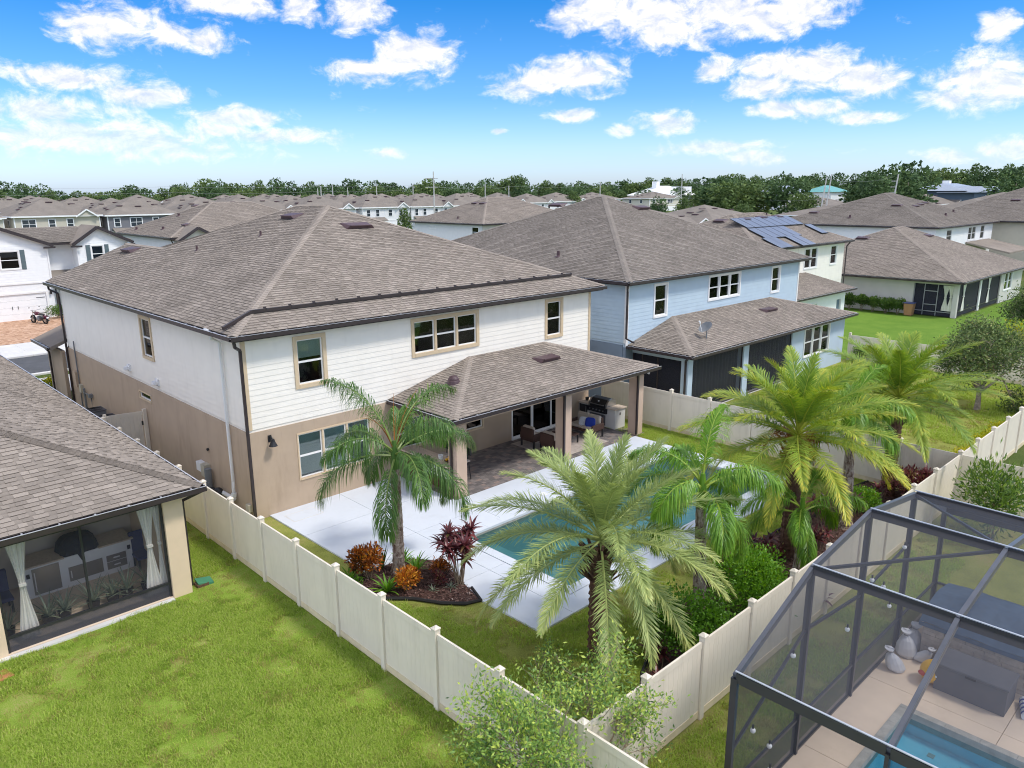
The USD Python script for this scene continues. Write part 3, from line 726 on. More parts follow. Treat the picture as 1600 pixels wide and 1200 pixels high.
def roof_vent(t, c, axis='-y', pitch=0.41, w=1.25, d=0.55, h=0.15, name='roof_vent'):
    """A low off-ridge vent: a hood open on its downhill side. c on the roof plane."""
    mb = MB(); c = np.array(c, float)
    U, V = {'-y': ((1, 0, 0), (0, 1, pitch)), '-x': ((0, 1, 0), (1, 0, pitch)), '+x': ((0, 1, 0), (-1, 0, pitch))}[axis]
    U, V = np.array(U, float), np.array(V, float); V /= np.linalg.norm(V); N = np.cross(U, V); N = N if N[2] > 0 else -N
    b = c + N * 0.03
    lo = [b - U * w / 2 - V * d / 2, b + U * w / 2 - V * d / 2, b + U * w / 2 + V * d / 2, b - U * w / 2 + V * d / 2]
    k = 0.16
    hi = [lo[0] + N * h + U * k, lo[1] + N * h - U * k, lo[2] + N * 0.03 - U * k * .3, lo[3] + N * 0.03 + U * k * .3]
    mb.hexa(lo + hi)
    e0 = hi[0] - V * 0.05; e1 = hi[1] - V * 0.05
    mb.hexa([e0 - N * .03, e1 - N * .03, hi[1] - N * .03, hi[0] - N * .03, e0 + N * .012, e1 + N * .012, hi[1] + N * .012, hi[0] + N * .012])
    return t.part(name, mb, M['roof_vent'])


def pipe_vent(t, c, h=0.3, r=0.06):
    mb = MB(); mb.lathe([(0, h), (r, h), (r, -0.05), (r * 2.2, -0.05), (r * 2.4, -0.02), (r, 0.06)], c, 10); return t.part('vent_pipe', mb, M['roof_vent'])


def on_slope(face, a, b, ze, edge, pitch=0.41):
    """Point on a roof slope: face '-y' rises with y from edge, '-x' with x."""
    return (a, b, ze + pitch * ((b if face == '-y' else a) - edge))

# ---------------------------------------------------------------- the ground
def flat(pts, z, holes=None):
    m = trimesh.creation.extrude_polygon(Polygon(pts, holes), 0.01)
    up = m.face_normals[:, 2] > 0.9
    v = m.vertices.copy(); v[:, 2] = z; f = m.faces[up]
    u, inv = np.unique(f, return_inverse=True)
    mb = MB(); mb.add(v[u], inv.reshape(-1, 3)); return mb


def rect(x0, x1, y0, y1):
    return [(x0, y0), (x1, y0), (x1, y1), (x0, y1)]


def structure(name, mb, mat, kind='structure'):
    p = numbered('/World', name); v, f = mb.arrays()
    pr = put_mesh(p, v, f, mat, tone=mb.tones()).GetPrim(); tag(pr, kind=kind); return pr


POOL1 = rect(3.9, 14.6, -9.9, -5.7); POOL2 = rect(0.9, 5.0, -26.0, -17.95)
structure('ground', flat(rect(-900, 1100, -500, 1600), 0.0, [POOL1, POOL2]), M['ground_grass'])
structure('side_lawn', flat([(-12, -30), (-1.65, -30), (-1.65, 8), (-3.3, 8), (-3.3, -3.1), (-12, -3.1)], 0.004), M['lawn_green'])
structure('back_lawn', flat(rect(-1.65, 17.2, -15.15, 0), 0.004, [POOL1]), M['lawn_patchy'])
structure('neighbour_lawn', flat(rect(17.2, 36.9, -15.15, 0), 0.004), M['lawn_patchy'])
structure('far_lawn', flat([(36.9, -15.2), (90, -15.2), (90, -2.9), (58, -2.9), (58, 6), (36.9, 6)], 0.004), M['lawn_bright'])
structure('screened_side_lawn', flat([(-1.65, -30), (17.2, -30), (17.2, -15.15), (-1.65, -15.15)], 0.004, [POOL2]), M['lawn_patchy'])
structure('road', flat(rect(-200, 230, 28.2, 34.2), 0.004), M['asphalt'])
def pavement(y0, y1, z, name):
    mb = MB(); rng = random.Random(3); x = -12.0
    while x < 60:
        mb.box(x + 0.006, x + 1.494, y0, y1, -0.1, z); x += 1.5
    structure(name, mb, M['concrete'])
pavement(34.2, 34.55, 0.10, 'kerb'); pavement(27.85, 28.2, 0.10, 'kerb')
pavement(36.4, 39.6, 0.03, 'pavement'); pavement(25.2, 26.8, 0.03, 'pavement')
structure('driveway_apron', flat([(-6, 34.55), (8.2, 34.55), (7.6, 36.4), (-5.5, 36.4)], 0.02), M['concrete'])
structure('front_walk', flat(rect(-1.2, 3.5, 22.6, 25.2), 0.02), M['concrete'])
drive = Thing('driveway', None, None, (3, 45, 0)); tag(drive.prim, kind='structure')
mb = MB(); rng = random.Random(5)
y = 39.65
while y < 51.0:
    x = -5.0 + (0.1 if int(y / .12) % 2 else 0)
    while x < 7.4:
        mb.box(x + .004, x + 0.206, y + .004, y + 0.206, -0.05, 0.035 + rng.random() * .004, rng.random()); x += 0.21
    y += 0.21
drive.part('pavers', mb, M['paver_tan'], kind='stuff')

# ---------------------------------------------------------------- pool deck, patio, pool
BED1 = [(0.3, -5.42), (0.86, -5.45), (1.84, -5.62), (2.33, -6.3), (2.30, -7.0), (2.12, -7.6), (1.95, -8.2), (1.73, -8.75), (1.35, -8.62), (0.95, -8.15), (0.55, -7.45), (0.0, -6.9), (-1.2, -6.4), (-1.2, -5.42)]
deck_poly = Polygon([(0.42, -0.02), (5.5, -0.02), (5.5, -3.32), (15.42, -3.32), (15.42, -10.85), (1.80, -10.85), (1.76, -8.75), (2.33, -6.6), (2.33, -6.3), (1.84, -5.62), (0.86, -5.45), (0.5, -5.42)], [[tuple(p) for p in rect(3.6, 14.9, -10.2, -5.4)]])
deck = Thing('pool_deck', None, None, (2, -5, 0)); tag(deck.prim, kind='structure')
xs, ys = [0.3, 3.0, 5.6, 9.2, 12.4, 15.6], [-10.9, -7.75, -4.4, -2.2, 0.1]
for a, b in zip(xs, xs[1:]):
    for c, d in zip(ys, ys[1:]):
        g = deck_poly.intersection(Polygon(rect(a, b, c, d))).buffer(-0.007, join_style=2)
        for q in (g.geoms if hasattr(g, 'geoms') else [g]):
            if q.is_empty or q.area < 0.02: continue
            m = trimesh.creation.extrude_polygon(q, 0.2); s = MB(); s.add(m.vertices + [0, 0, -0.15], m.faces); deck.part('slab', s, M['deck_white'])
lid = MB(); lid.box(0.75, 1.75, -1.05, -0.45, 0.04, 0.056); lid_rim = MB()
for a in ((0.72, 0.75, -1.08, -0.42), (1.75, 1.78, -1.08, -0.42), (0.75, 1.75, -1.08, -1.05), (0.75, 1.75, -0.45, -0.42)): lid_rim.box(*a, 0.03, 0.053)
deck.part('drain_cover', lid, M['deck_white']); deck.part('drain_frame', lid_rim, M['concrete'])

pool = Thing('swimming_pool', 'long rectangular pool with teal water in the white deck behind the palms', 'swimming pool', (9, -8, 0))
def pool_shell(t, x0, x1, y0, y1, depth, plaster, water, ledge=None, cop='deck_white', wl=-0.08, zc=0.05, cw=.29):
    mb = MB()
    for f in ([(x0, y0, -depth), (x1, y0, -depth), (x1, y1, -depth), (x0, y1, -depth)],): mb.poly(f)
    for a, b in (((x0, y0), (x1, y0)), ((x1, y0), (x1, y1)), ((x1, y1), (x0, y1)), ((x0, y1), (x0, y0))):
        mb.poly([(*a, -depth), (*b, -depth), (*b, zc - .01), (*a, zc - .01)])
    t.part('shell', mb, M[plaster])
    tb = MB(); q = 0.012
    tb.box(x0, x1, y0, y0 + q, -0.2, 0.02); tb.box(x0, x1, y1 - q, y1, -0.2, 0.02); tb.box(x0, x0 + q, y0 + q, y1 - q, -0.2, 0.02); tb.box(x1 - q, x1, y0 + q, y1 - q, -0.2, 0.02)
    t.part('tile_band', tb, M['coping'])
    w = MB(); w.poly([(x0 + q, y0 + q, wl), (x1 - q, y0 + q, wl), (x1 - q, y1 - q, wl), (x0 + q, y1 - q, wl)]); t.part('water', w, M[water])
    rng = random.Random(2)
    def stones(a, b, horizontal, fixed, out):
        x = a
        while x < b - 0.01:
            e = min(x + 0.61, b); s = MB()
            if horizontal: s.box(x + .003, e - .003, fixed, fixed + out, zc - 0.06, zc + 0.012)
            else: s.box(fixed, fixed + out, x + .003, e - .003, zc - 0.06, zc + 0.012)
            t.part('coping_stone', s, M[cop]); x = e
    stones(x0 - cw, x1 + cw, True, y0 - cw, cw + .02); stones(x0 - cw, x1 + cw, True, y1 - .02, cw + .02)
    stones(y0 + .021, y1 - .021, False, x0 - cw, cw + .02); stones(y0 + .021, y1 - .021, False, x1 - .02, cw + .02)
    if ledge:
        s = MB(); s.box(*ledge); t.part('bench', s, M[plaster])
pool_shell(pool, 3.9, 14.6, -9.9, -5.7, 1.35, 'pool_plaster', 'water_teal', ledge=(3.92, 4.9, -9.88, -5.72, -1.34, -0.45))
skim = MB(); skim.cbox((8.0, -5.05, 0.062), (0.26, 0.26, 0.012)); pool.part('skimmer_lid', skim, M['pvc_white'])

patio = Thing('paver_patio', None, None, (10, -1.6, 0)); tag(patio.prim, kind='structure')
base = MB(); base.box(5.5, 16.1, -3.31, 0.0, -0.1, 0.028); patio.part('bed', base, M['asphalt'])
mb = MB(); rng = random.Random(9); y = -3.31; k = 0
while y < -0.02:
    x = 5.5 - (0.13 if k % 2 else 0)
    while x < 16.1:
        a, b = max(x, 5.5), min(x + rng.choice((0.15, 0.23, 0.23)), 16.1)
        if b - a > .03: mb.box(a + .003, b - .003, y + .003, min(y + 0.152, 0) - .003, 0.02, 0.047 + rng.random() * .004, rng.random())
        x = b if b > x else x + .2
    y += 0.155; k += 1
patio.part('pavers', mb, M['paver_grey'], kind='stuff')

# ---------------------------------------------------------------- the main house
W, L, ZS, ZW, ZE, OH, PT = 16.2, 19.4, 3.0, 5.92, 6.09, 0.45, 0.409
house = Thing('house', 'white-sided house over a tan stucco ground floor with a covered patio and pool', 'house', (8, 9, 0))
FR, FL = Face('-y', 0.0), Face('-x', 0.0)
win_up = [(1.68, 2.86, 4.02, 5.74), (6.33, 9.57, 4.34, 5.76), (13.29, 14.40, 4.07, 5.76)]
win_lo = (1.57, 4.42, 0.93, 2.55); slider = (11.3, 15.0, 0.03, 2.35); win_lan = (8.75, 9.75, 0.95, 1.75); win_bar = (5.35, 6.9, 0.95, 2.2)
win_left = (7.5, 8.7, 4.02, 5.70); vent_left = (8.36, 9.70, 2.22, 2.56)
lo_holes = [hole(win_lo), slider, hole(win_lan), hole(win_bar)]; up_holes = [hole(w) for w in win_up]
wall(house, FR, 0, W, 0, ZS - .09, M['stucco_tan'], lo_holes, d=0.03)
rear = wall(house, FR, 0, W, ZS - .09, ZW, M['siding_white'], up_holes)
siding(house, FR, 0.10, W - 0.10, ZS, ZW - .02, M['siding_white'], [(a + .01, b - .01, c + .01, d - .01) for a, b, c, d in win_up], under=rear)
wall(house, FL, 0.17, L, 0, ZS - .09, M['stucco_tan'], [hole(vent_left, 0.05)], d=0.03)
side = wall(house, FL, 0.17, L, ZS - .09, ZW, M['siding_white'], [hole(win_left)])
siding(house, FL, 0.0, L - .1, ZS, ZW - .02, M['siding_white'], [(win_left[0] + .01, win_left[1] - .01, win_left[2] + .01, win_left[3] - .01)], under=side)
wall(house, Face('+x', W), 0.17, L, 0, ZS, M['stucco_tan']); wall(house, Face('+x', W), 0.17, L, ZS, ZW, M['siding_white'])
wall(house, Face('+y', L), 0.0, W, 0, ZS, M['stucco_tan']); wall(house, Face('+y', L), 0.0, W, ZS, ZW, M['siding_white'])
fl = MB(); fl.box(0.2, W - .2, 0.2, L - .2, 0.02, 0.06); fl.box(0.2, W - .2, 0.2, L - .2, 2.75, 2.85); house.part('floor', fl, M['painted_dark_inside'])
cb = MB()
cb.box(-0.045, 0.10, -0.045, -0.0, ZS, ZW - .02); house.part('corner_board', cb, M['trim_tan']); cb = MB(); cb.box(W - .10, W + .02, -0.045, 0.0, ZS, ZW - .02); house.part('corner_board', cb, M['trim_tan'])
for w, n, bl, bp in ((win_up[0], 1, 'blind_white', 0.42), (win_up[1], 3, 'blind_white', (0.2, 0.2, 0.2)), (win_up[2], 1, 'blind_dark', 0.5)):
    window(house, FR, w, 'trim_tan', n, bl, bp, off=0.055, tw=0.13)
window(house, FR, win_lo, 'trim_tan', 3, 'blind_white', (0.95, 0.95, 0.95), off=0.05, tw=0.05, mull=0.06)
window(house, FR, win_lan, 'trim_tan', 1, None, off=0.05, tw=0.07, glass='glass_dark'); window(house, FR, win_bar, 'trim_tan', 1, None, off=0.05, tw=0.07, glass='glass_dark')
window(house, FL, win_left, 'trim_tan', 1, None, off=0.055, tw=0.12, glass='glass_dark')
window(house, FL, vent_left, 'trim_tan', 1, None, off=0.045, tw=0.05, glass='glass_dark', rail=False)
# sliding doors
sd = MB(); u0, u1, z0, z1 = slider
FR.box(sd, u0, u0 + .07, -0.06, 0.03, z0, z1); FR.box(sd, u1 - .07, u1, -0.06, 0.03, z0, z1); FR.box(sd, u0 + .07, u1 - .07, -0.06, 0.03, z1 - .07, z1); FR.box(sd, u0 - .02, u1 + .02, -0.06, 0.10, z0 - .03, z0 + .05)
door = house.part('sliding_door', sd, M['trim_white'])
pw = (u1 - u0 - .14) / 3
for i in range(3):
    s = MB(); a = u0 + .07 + i * pw; b = a + pw; dd = -0.05 + 0.02 * (i % 2)
    FR.box(s, a, a + .06, dd, dd + .03, z0 + .05, z1 - .07); FR.box(s, b - .06, b, dd, dd + .03, z0 + .05, z1 - .07); FR.box(s, a + .06, b - .06, dd, dd + .03, z0 + .05, z0 + .13); FR.box(s, a + .06, b - .06, dd, dd + .03, z1 - .13, z1 - .07)
    house.part('door_panel', s, M['trim_white'], under=door)
    g = MB(); FR.box(g, a + .06, b - .06, dd + .012, dd + .017, z0 + .13, z1 - .13); house.part('pane', g, M['glass_dark'], under=door)
backing = MB(); FR.box(backing, u0 - .3, u1 + .3, -3.2, -3.15, 0, 2.6); house.part('dark_backing', backing, M['painted_dark_inside'], under=door)  # dark sheet standing for the unlit interior behind the door
# main roof: hip, with a lower wing towards the street
x0, x1, y0, y1 = -OH, W + OH, -OH, 16.2 + OH + 0.2
rng = random.Random(1)
h = (x1 - x0) / 2; cx = (x0 + x1) / 2; zr = ZE + PT * h
A, B = (cx, y0 + h, zr), (cx, 10.6, zr); yb = B[1] + h          # the front hip comes down at yb
wx0, wx1, wy1 = x0, 7.35, L + OH; wh = (wx1 - wx0) / 2; wc = (wx0 + wx1) / 2; wz = ZE + PT * wh
J = (wc, 14.75, wz); K = (wc, wy1, wz)
mbr = MB(); mbr.poly([(x0, y0, ZE), (x1, y0, ZE), A]); mbr.poly([(x1, y0, ZE), (x1, yb, ZE), B, A]); mbr.poly([(x1, yb, ZE), (wx1, yb, ZE), J, B])
mbr.poly([(x0, wy1, ZE), (x0, y0, ZE), A, B, J, K]); mbr.poly([(wx1, J[1], ZE), (wx1, wy1, ZE), K, J]); mbr.poly([(x0, wy1, ZE - .002), (wx1, wy1, ZE - .002), K])
mbr.poly([(x0, y0, ZE - .005), (x0, yb, ZE - .005), (x1, yb, ZE - .005), (x1, y0, ZE - .005)])
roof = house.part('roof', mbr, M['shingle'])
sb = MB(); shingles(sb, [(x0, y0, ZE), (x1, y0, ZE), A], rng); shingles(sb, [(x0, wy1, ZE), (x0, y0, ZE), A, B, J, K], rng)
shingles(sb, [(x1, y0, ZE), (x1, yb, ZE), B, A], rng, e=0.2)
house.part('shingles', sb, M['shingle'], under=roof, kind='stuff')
cb = MB(); hip_caps(cb, (x0, y0, ZE), A, rng); hip_caps(cb, (x1, y0, ZE), A, rng); hip_caps(cb, A, B, rng); hip_caps(cb, J, B, rng); hip_caps(cb, K, J, rng)
house.part('ridge_caps', cb, M['shingle'], under=roof, kind='stuff')
fb = MB(); fb.box(x0 + .03, x1 - .03, y0 + .03, y0 + .06, ZE - .2, ZE - .01); fb.box(x0 + .03, x0 + .06, y0 + .06, wy1, ZE - .2, ZE - .01); fb.box(x1 - .06, x1 - .03, y0 + .06, yb, ZE - .2, ZE - .01)
fb.box(x0 + .06, wx1, wy1 - .03, wy1, ZE - .2, ZE - .01); house.part('fascia', fb, M['bronze'], under=roof)
sf = MB(); sf.box(x0 + .06, x1 - .06, y0 + .06, 0.0, ZW - .025, ZW); sf.box(x0 + .06, 0.0, 0.0, wy1 - .03, ZW - .025, ZW); house.part('soffit', sf, M['soffit'])
gutter(house, (x0 - .08, y0 + .03, ZE - .015), (x1 + .08, y0 + .03, ZE - .015), (0, 1, 0)); gutter(house, (x0 + .03, wy1 + .05, ZE - .015), (x0 + .03, y0, ZE - .015), (1, 0, 0))
# the second gutter that lies on the rear slope
gy = 0.55; gz = ZE + PT * (gy - y0) + .10
gm = MB(); gb = MB()
gl, gr = (x0 + (gy - y0) + 0.12, gy, gz), (x1 - (gy - y0) - 0.1, gy, gz)
gm.bar(gl, gr, 0.09, 0.10); gm.bar(gl, (x0 + 0.02, y0 + 0.62, ZE + .17), 0.09, 0.10)
for i in range(17):
    c = gl[0] + 0.5 + i * (gr[0] - gl[0] - 1) / 16; gb.cbox((c, gy + .09, gz + .065), (0.06, 0.09, 0.05)); gb.cbox((c, gy - .02, gz + 0.056), (0.025, 0.13, 0.014))
gp = house.part('roof_gutter', gm, M['bronze'], under=roof); house.part('hanger', gb, M['bronze'], under=roof)
roof_vent(house, (7.0, 9.2, ZE + PT * (7.0 - x0)), '-x', PT, w=1.15); roof_vent(house, (8.25, 6.1, ZE + PT * (6.1 - y0)), '-y', PT, w=1.35); roof_vent(house, (2.95, 17.75, ZE + PT * (2.95 - x0)), '-x', PT, w=1.3)
for c in ((3.6, 11.5), (5.2, 8.7)): pipe_vent(house, (c[0], c[1], ZE + PT * (c[0] - x0)), 0.22, 0.045)
# downspouts
downspout(house, [(-0.36, -0.30, ZE - .14), (-0.30, -0.24, ZE - .38), (-0.09, -0.09, ZE - .52), (-0.09, -0.09, 0.12)])
downspout(house, [(-0.40, L + .25, ZE - .14), (-0.40, L + .2, ZE - .35), (-0.09, L - .06, ZE - .55), (-0.09, L - .06, 0.05)])
pv = MB(); px, py = -0.12, 1.28
pv.cbox((-.40, 1.28, ZE - .05), (0.22, 0.30, 0.14)); pv.tube([(-.36, py, ZE - .05), (-.36, py, ZE - .30), (px, py, ZE - .45), (px, py, 1.0), (px - .04, py - .06, .8), (px - .04, py - .06, .42)], 0.055, 8)
pv.tube([(px - .04, py - .06, .42), (px - .06, py + 0.85, .40)], 0.07, 8); pv.lathe([(0.075, 0), (0.09, 0.02), (0.09, .12), (0.075, .14)], (px - .04, py - .06, .5), 10)
house.part('drain_pipe', pv, M['pvc_white'])
# front wing of one storey seen past the corner
wall(house, FL, L + .01, L + 2.7, 0, 2.75, M['stucco_tan'], d=0.32, name='front_wall')
fw = MB(); fw.slab([(-0.75, L + .02, 3.0), (-0.75, L + 3.2, 3.0), (2.6, L + 3.2, 4.35), (2.6, L + .02, 4.35)], 0.16); house.part('front_roof', fw, M['shingle'])
gutter(house, (-0.75, L + 3.2, 3.0), (-0.75, L + .1, 3.0), (1, 0, 0)); downspout(house, [(-.7, L + 2.1, 2.9), (-.42, L + 1.9, 2.45), (-.42, L + 1.9, 0.05)])
# fittings on the walls
lm = MB(); FR.box(lm, 0.58, 0.70, 0.03, 0.05, 2.5, 2.72); lm.tube([(0.64, -0.05, 2.66), (0.64, -.16, 2.70), (0.64, -.24, 2.62)], 0.022, 6); lm.lathe([(0.0, 0.1), (0.05, 0.09), (0.07, 0.0), (0.14, -0.14), (0.13, -0.14), (0.06, 0.0)], (0.64, -0.24, 2.55), 12)
wl = house.part('wall_lamp', lm, M['black_paint']); bl = MB(); bl.ball((0.64, -.24, 2.43), 0.05); house.part('bulb', bl, M['brass_bulb'], under=wl)
for y_, z_ in ((10.5, 3.33), (7.45, 3.25)):
    s = MB(); s.lathe([(0, .09), (.12, .05), (.14, -.05), (.10, -.08), (0, -.08)], (-0.13, y_, z_), 10); s.cbox((-.05, y_, z_), (.07, .26, .26)); house.part('dryer_vent', s, M['pvc_white'])
for c, s_, m, nm in (((-.12, 18.2, 1.55), (.18, .42, .75), 'stucco_tan', 'meter_box'), ((-.10, 17.7, 1.15), (.14, .26, .4), 'utility_beige', 'meter_box'), ((-.13, 3.80, 0.88), (.2, .42, .34), 'pvc_white', 'control_box'), ((-.15, 3.40, 0.85), (.22, .30, .46), 'utility_beige', 'control_box'), ((-.09, 0.32, 0.35), (.12, .22, .26), 'utility_beige', 'outlet_box')):
    s = MB(); s.cbox(c, s_, bevel=.015); house.part(nm, s, M[m])
s = MB(); s.tube([(-.08, 18.0, 3.4), (-.08, 18.0, .2)], .03, 6); s.tube([(-.10, 17.4, 1.0), (-.10, 16.3, 1.05), (-.10, 16.3, .5)], .035, 6); s.tube([(-.12, 17.2, 1.25), (-.12, 17.2, .1)], .05, 6); s.cbox((-.12, 16.3, 1.05), (.16, .2, .16)); house.part('conduit', s, M['utility_grey'])
s = MB(); s.tube([(-.22, 3.05, 0.5), (-.22, 3.05, 1.0)], .12, 12); s.tube([(-.28, 3.1, 0.0), (-.28, 3.1, .55)], .19, 12); house.part('pool_filter', s, M['utility_grey'])
s = MB(); s.ball((-.25, 2.2, .42), (.14, .2, .14), 2); s.tube([(-.25, 2.35, .4), (-.25, 2.75, .35)], .08, 8); house.part('pool_pump', s, M['black_paint'])
s = MB(); s.tube([(-.03, 3.25, 1.62), (-.10, 3.25, 1.60)], .05, 8); house.part('spigot', s, M['black_paint'])

# covered patio: three piers, beam, hip roof
PX = [(5.62, 6.06), (10.95, 11.38), (15.52, 15.95)]; PZ = 2.62
for a, b in PX:
    s = MB(); s.box(a, b, -3.28, -2.84, 0.047, PZ); house.part('pier', s, M['trim_column'])
s = MB(); s.box(5.62, 15.95, -3.26, -2.86, PZ, 2.80); s.box(5.66, 6.02, -2.86, -0.03, PZ, 2.80); s.box(15.55, 15.91, -2.86, -.03, PZ, 2.80); house.part('beam', s, M['trim_column'])
s = MB(); s.box(6.02, 15.55, -2.86, -.03, 2.76, 2.79); house.part('patio_ceiling', s, M['ceiling_pale'])
s = MB(); s.box(5.3, 16.4, -3.56, -3.26, 2.80, 2.82); s.box(5.3, 5.62, -3.26, -.03, 2.80, 2.82); s.box(15.95, 16.4, -3.26, -.03, 2.80, 2.82); house.part('patio_soffit', s, M['soffit'])
ex0, ex1, ey, ez = 5.22, 16.42, -3.66, 3.0; top = 3.97; r = (top - ez) / 3.62; rr = (9.05 - ex0); rl = (ex1 - 13.18)
pa = [(ex0, ey, ez), (ex1, ey, ez), (13.18, -.03, top), (9.05, -.03, top)]; pb = [(ex0, -.03, ez), (ex0, ey, ez), (9.05, -.03, top)]; pc = [(ex1, ey, ez), (ex1, -.03, ez), (13.18, -.03, top)]
pm = MB(); pm.poly(pa); pm.poly(pb); pm.poly(pc); pm.poly([(ex0, ey, ez - .004), (ex0, -.03, ez - .004), (ex1, -.03, ez - .004), (ex1, ey, ez - .004)])
proof = house.part('patio_roof', pm, M['shingle'])
sb = MB()
for p in (pa, pb, pc): shingles(sb, p, rng)
house.part('shingles', sb, M['shingle'], under=proof, kind='stuff')
cb = MB(); hip_caps(cb, (ex0, ey, ez), (9.05, -.05, top), rng); hip_caps(cb, (ex1, ey, ez), (13.18, -.05, top), rng); house.part('ridge_caps', cb, M['shingle'], under=proof, kind='stuff')
fb = MB(); fb.box(ex0 + .03, ex1 - .03, ey + .03, ey + .06, 2.82, ez - .01); fb.box(ex0 + .03, ex0 + .06, ey + .06, -.03, 2.82, ez - .01); fb.box(ex1 - .06, ex1 - .03, ey + .06, -.03, 2.82, ez - .01); house.part('fascia', fb, M['bronze'], under=proof)
gutter(house, (ex0 - .08, ey + .03, ez - .015), (ex1 + .08, ey + .03, ez - .015), (0, 1, 0)); gutter(house, (ex0 + .03, -.03, ez - .015), (ex0 + .03, ey, ez - .015), (1, 0, 0))
roof_vent(house, (12.0, -1.35, ez + r * (3.66 - 1.35)), '-y', r, w=1.2, d=.5)
s = MB(); s.ball((7.15, -1.35, 3.62), (.2, .2, .16), 2); s.lathe([(.26, -.12), (.22, 0.0), (.1, .1)], (7.15, -1.35, 3.60), 12); house.part('roof_turbine', s, M['roof_vent'])
downspout(house, [(5.36, -3.3, 2.9), (5.50, -3.06, 2.7), (5.55, -3.06, 2.5), (5.55, -3.06, .12), (5.4, -3.15, .06)]); downspout(house, [(10.9, -3.55, 2.9), (10.91, -3.33, 2.7), (10.91, -3.33, .1)]); downspout(house, [(15.5, -3.55, 2.9), (15.48, -3.33, 2.7), (15.48, -3.33, .1)])
s = MB(); s.cbox((16.25, -3.2, 2.74), (.12, .12, .05)); s.tube([(16.2, -3.2, 2.72), (16.3, -3.3, 2.62)], .045, 8); s.tube([(16.28, -3.15, 2.72), (16.42, -3.12, 2.64)], .045, 8); house.part('flood_lamp', s, M['pvc_white'])

# ---------------------------------------------------------------- the blue house next door
bx0, bx1, by1 = 18.9, 36.1, 17.6
blue = Thing('house', 'light blue sided house with dark screened patio and a dish on its patio roof', 'house', (27, 9, 0))
BR, BL = Face('-y', 0.0), Face('-x', bx0)
bw = [(20.98, 22.16, 4.06, 5.76), (25.84, 29.13, 4.40, 5.79), (32.62, 33.72, 4.18, 5.79)]
r_ = wall(blue, BR, bx0, bx1, 2.9, ZW, M['siding_blue'], [hole(w) for w in bw])
siding(blue, BR, bx0 + .1, bx1 - .1, 2.95, ZW - .02, M['siding_blue'], [(a + .01, b - .01, c + .01, d - .01) for a, b, c, d in bw], under=r_, e=0.19)
wall(blue, BR, bx0, bx1, 0, 2.9, M['stucco_bluegrey'])
l_ = wall(blue, BL, 0.17, by1, 3.0, ZW, M['siding_blue']); siding(blue, BL, 0.0, 9.0, 3.1, ZW - .02, M['siding_blue'], under=l_, e=0.19)
wall(blue, BL, 0.17, by1, 0, 3.0, M['stucco_bluegrey'], d=0.03)
wall(blue, Face('+x', bx1), 0.17, by1, 0, ZW, M['siding_blue']); wall(blue, Face('+y', by1), bx0, bx1, 0, ZW, M['siding_blue'])
s = MB(); s.box(bx0 - .045, bx0 + .1, -.045, 0.0, 2.95, ZW - .02); s.box(bx0 - .045, bx0 + .003, 0.0, 0.1, 3.1, ZW - .02); blue.part('corner_board', s, M['trim_white']); s = MB(); s.box(bx1 - .1, bx1 + .02, -.045, 0, 2.95, ZW - .02); blue.part('corner_board', s, M['trim_white'])
for w, n in ((bw[0], 1), (bw[1], 3), (bw[2], 1)): window(blue, BR, w, 'trim_white', n, 'blind_white', 0.45, off=0.055)
broof, fs_, rg_ = hip_roof(blue, bx0 - .45, bx1 + .45, -.45, by1 + .45, ZE, 0.41, 'shingle_grey', 21)
soffit(blue, bx0 - .39, bx1 + .39, -.39, 0.0, ZW - .005); soffit(blue, bx0 - .39, bx0, 0.0, by1, ZW - .004)
for a, b, f in ((26.2, 11.2, '-x'), (29.0, 6.9, '-y')):
    e0 = -.45 if f == '-y' else bx0 - .45; roof_vent(blue, on_slope(f, a, b, ZE, e0), f)
pipe_vent(blue, (20.2, 5.6, ZE + .41 * (20.2 - bx0 + .45)), .3, .08)
downspout(blue, [(bx0 - .36, -.30, ZE - .14), (bx0 - .3, -.24, ZE - .36), (bx0 - .09, -.09, ZE - .52), (bx0 - .09, -.09, 3.35), (bx0 + .15, -.4, 3.15)])
# its patio
bp = [(19.4, 19.78), (24.32, 24.80)]; sy = -3.2; BP = Face('-y', sy); BPL = Face('-x', 19.4)
for a, b in bp:
    s = MB(); s.box(a, b, sy, sy + .38, 0, 2.65); blue.part('pier', s, M['stucco_blue'])
s = MB(); s.box(19.4, 29.4, sy, sy + .38, 2.65, 2.85); s.box(19.4, 19.7, sy + .38, -.03, 2.6, 2.85); blue.part('beam', s, M['stucco_blue'])
bl_w = (30.78, 33.98, 1.02, 2.70)
wall(blue, BP, 29.4, 36.0, 0, 2.85, M['stucco_blue'], [hole(bl_w)]); wall(blue, Face('+x', 36.0), sy + .17, -.02, 0, 2.85, M['stucco_blue']); wall(blue, Face('-x', 29.42), sy + .17, -.02, 0, 2.85, M['stucco_bluegrey'])
window(blue, BP, bl_w, 'trim_white', 3, 'blind_white', 0.6, off=0.05, tw=0.06, mull=0.06)
def drapes(t, face, u0, u1, z0, z1, d, mat, under=None, name='drape', amp=0.05, wl=0.28):
    mb = MB(); n = int((u1 - u0) / 0.05); P = []
    for i in range(n + 1):
        u = u0 + (u1 - u0) * i / n; P.append((u, d + amp * math.sin(u * 2 * math.pi / wl) + 0.4 * amp * math.sin(u * 9.1)))
    V = [face.p(u, q, z) for z in (z0, z1) for u, q in P]; m = n + 1
    mb.add(V, [(i, i + 1, m + i + 1) for i in range(n)] + [(i, m + i + 1, m + i) for i in range(n)])
    return t.part(name, mb, M[mat], under=under)
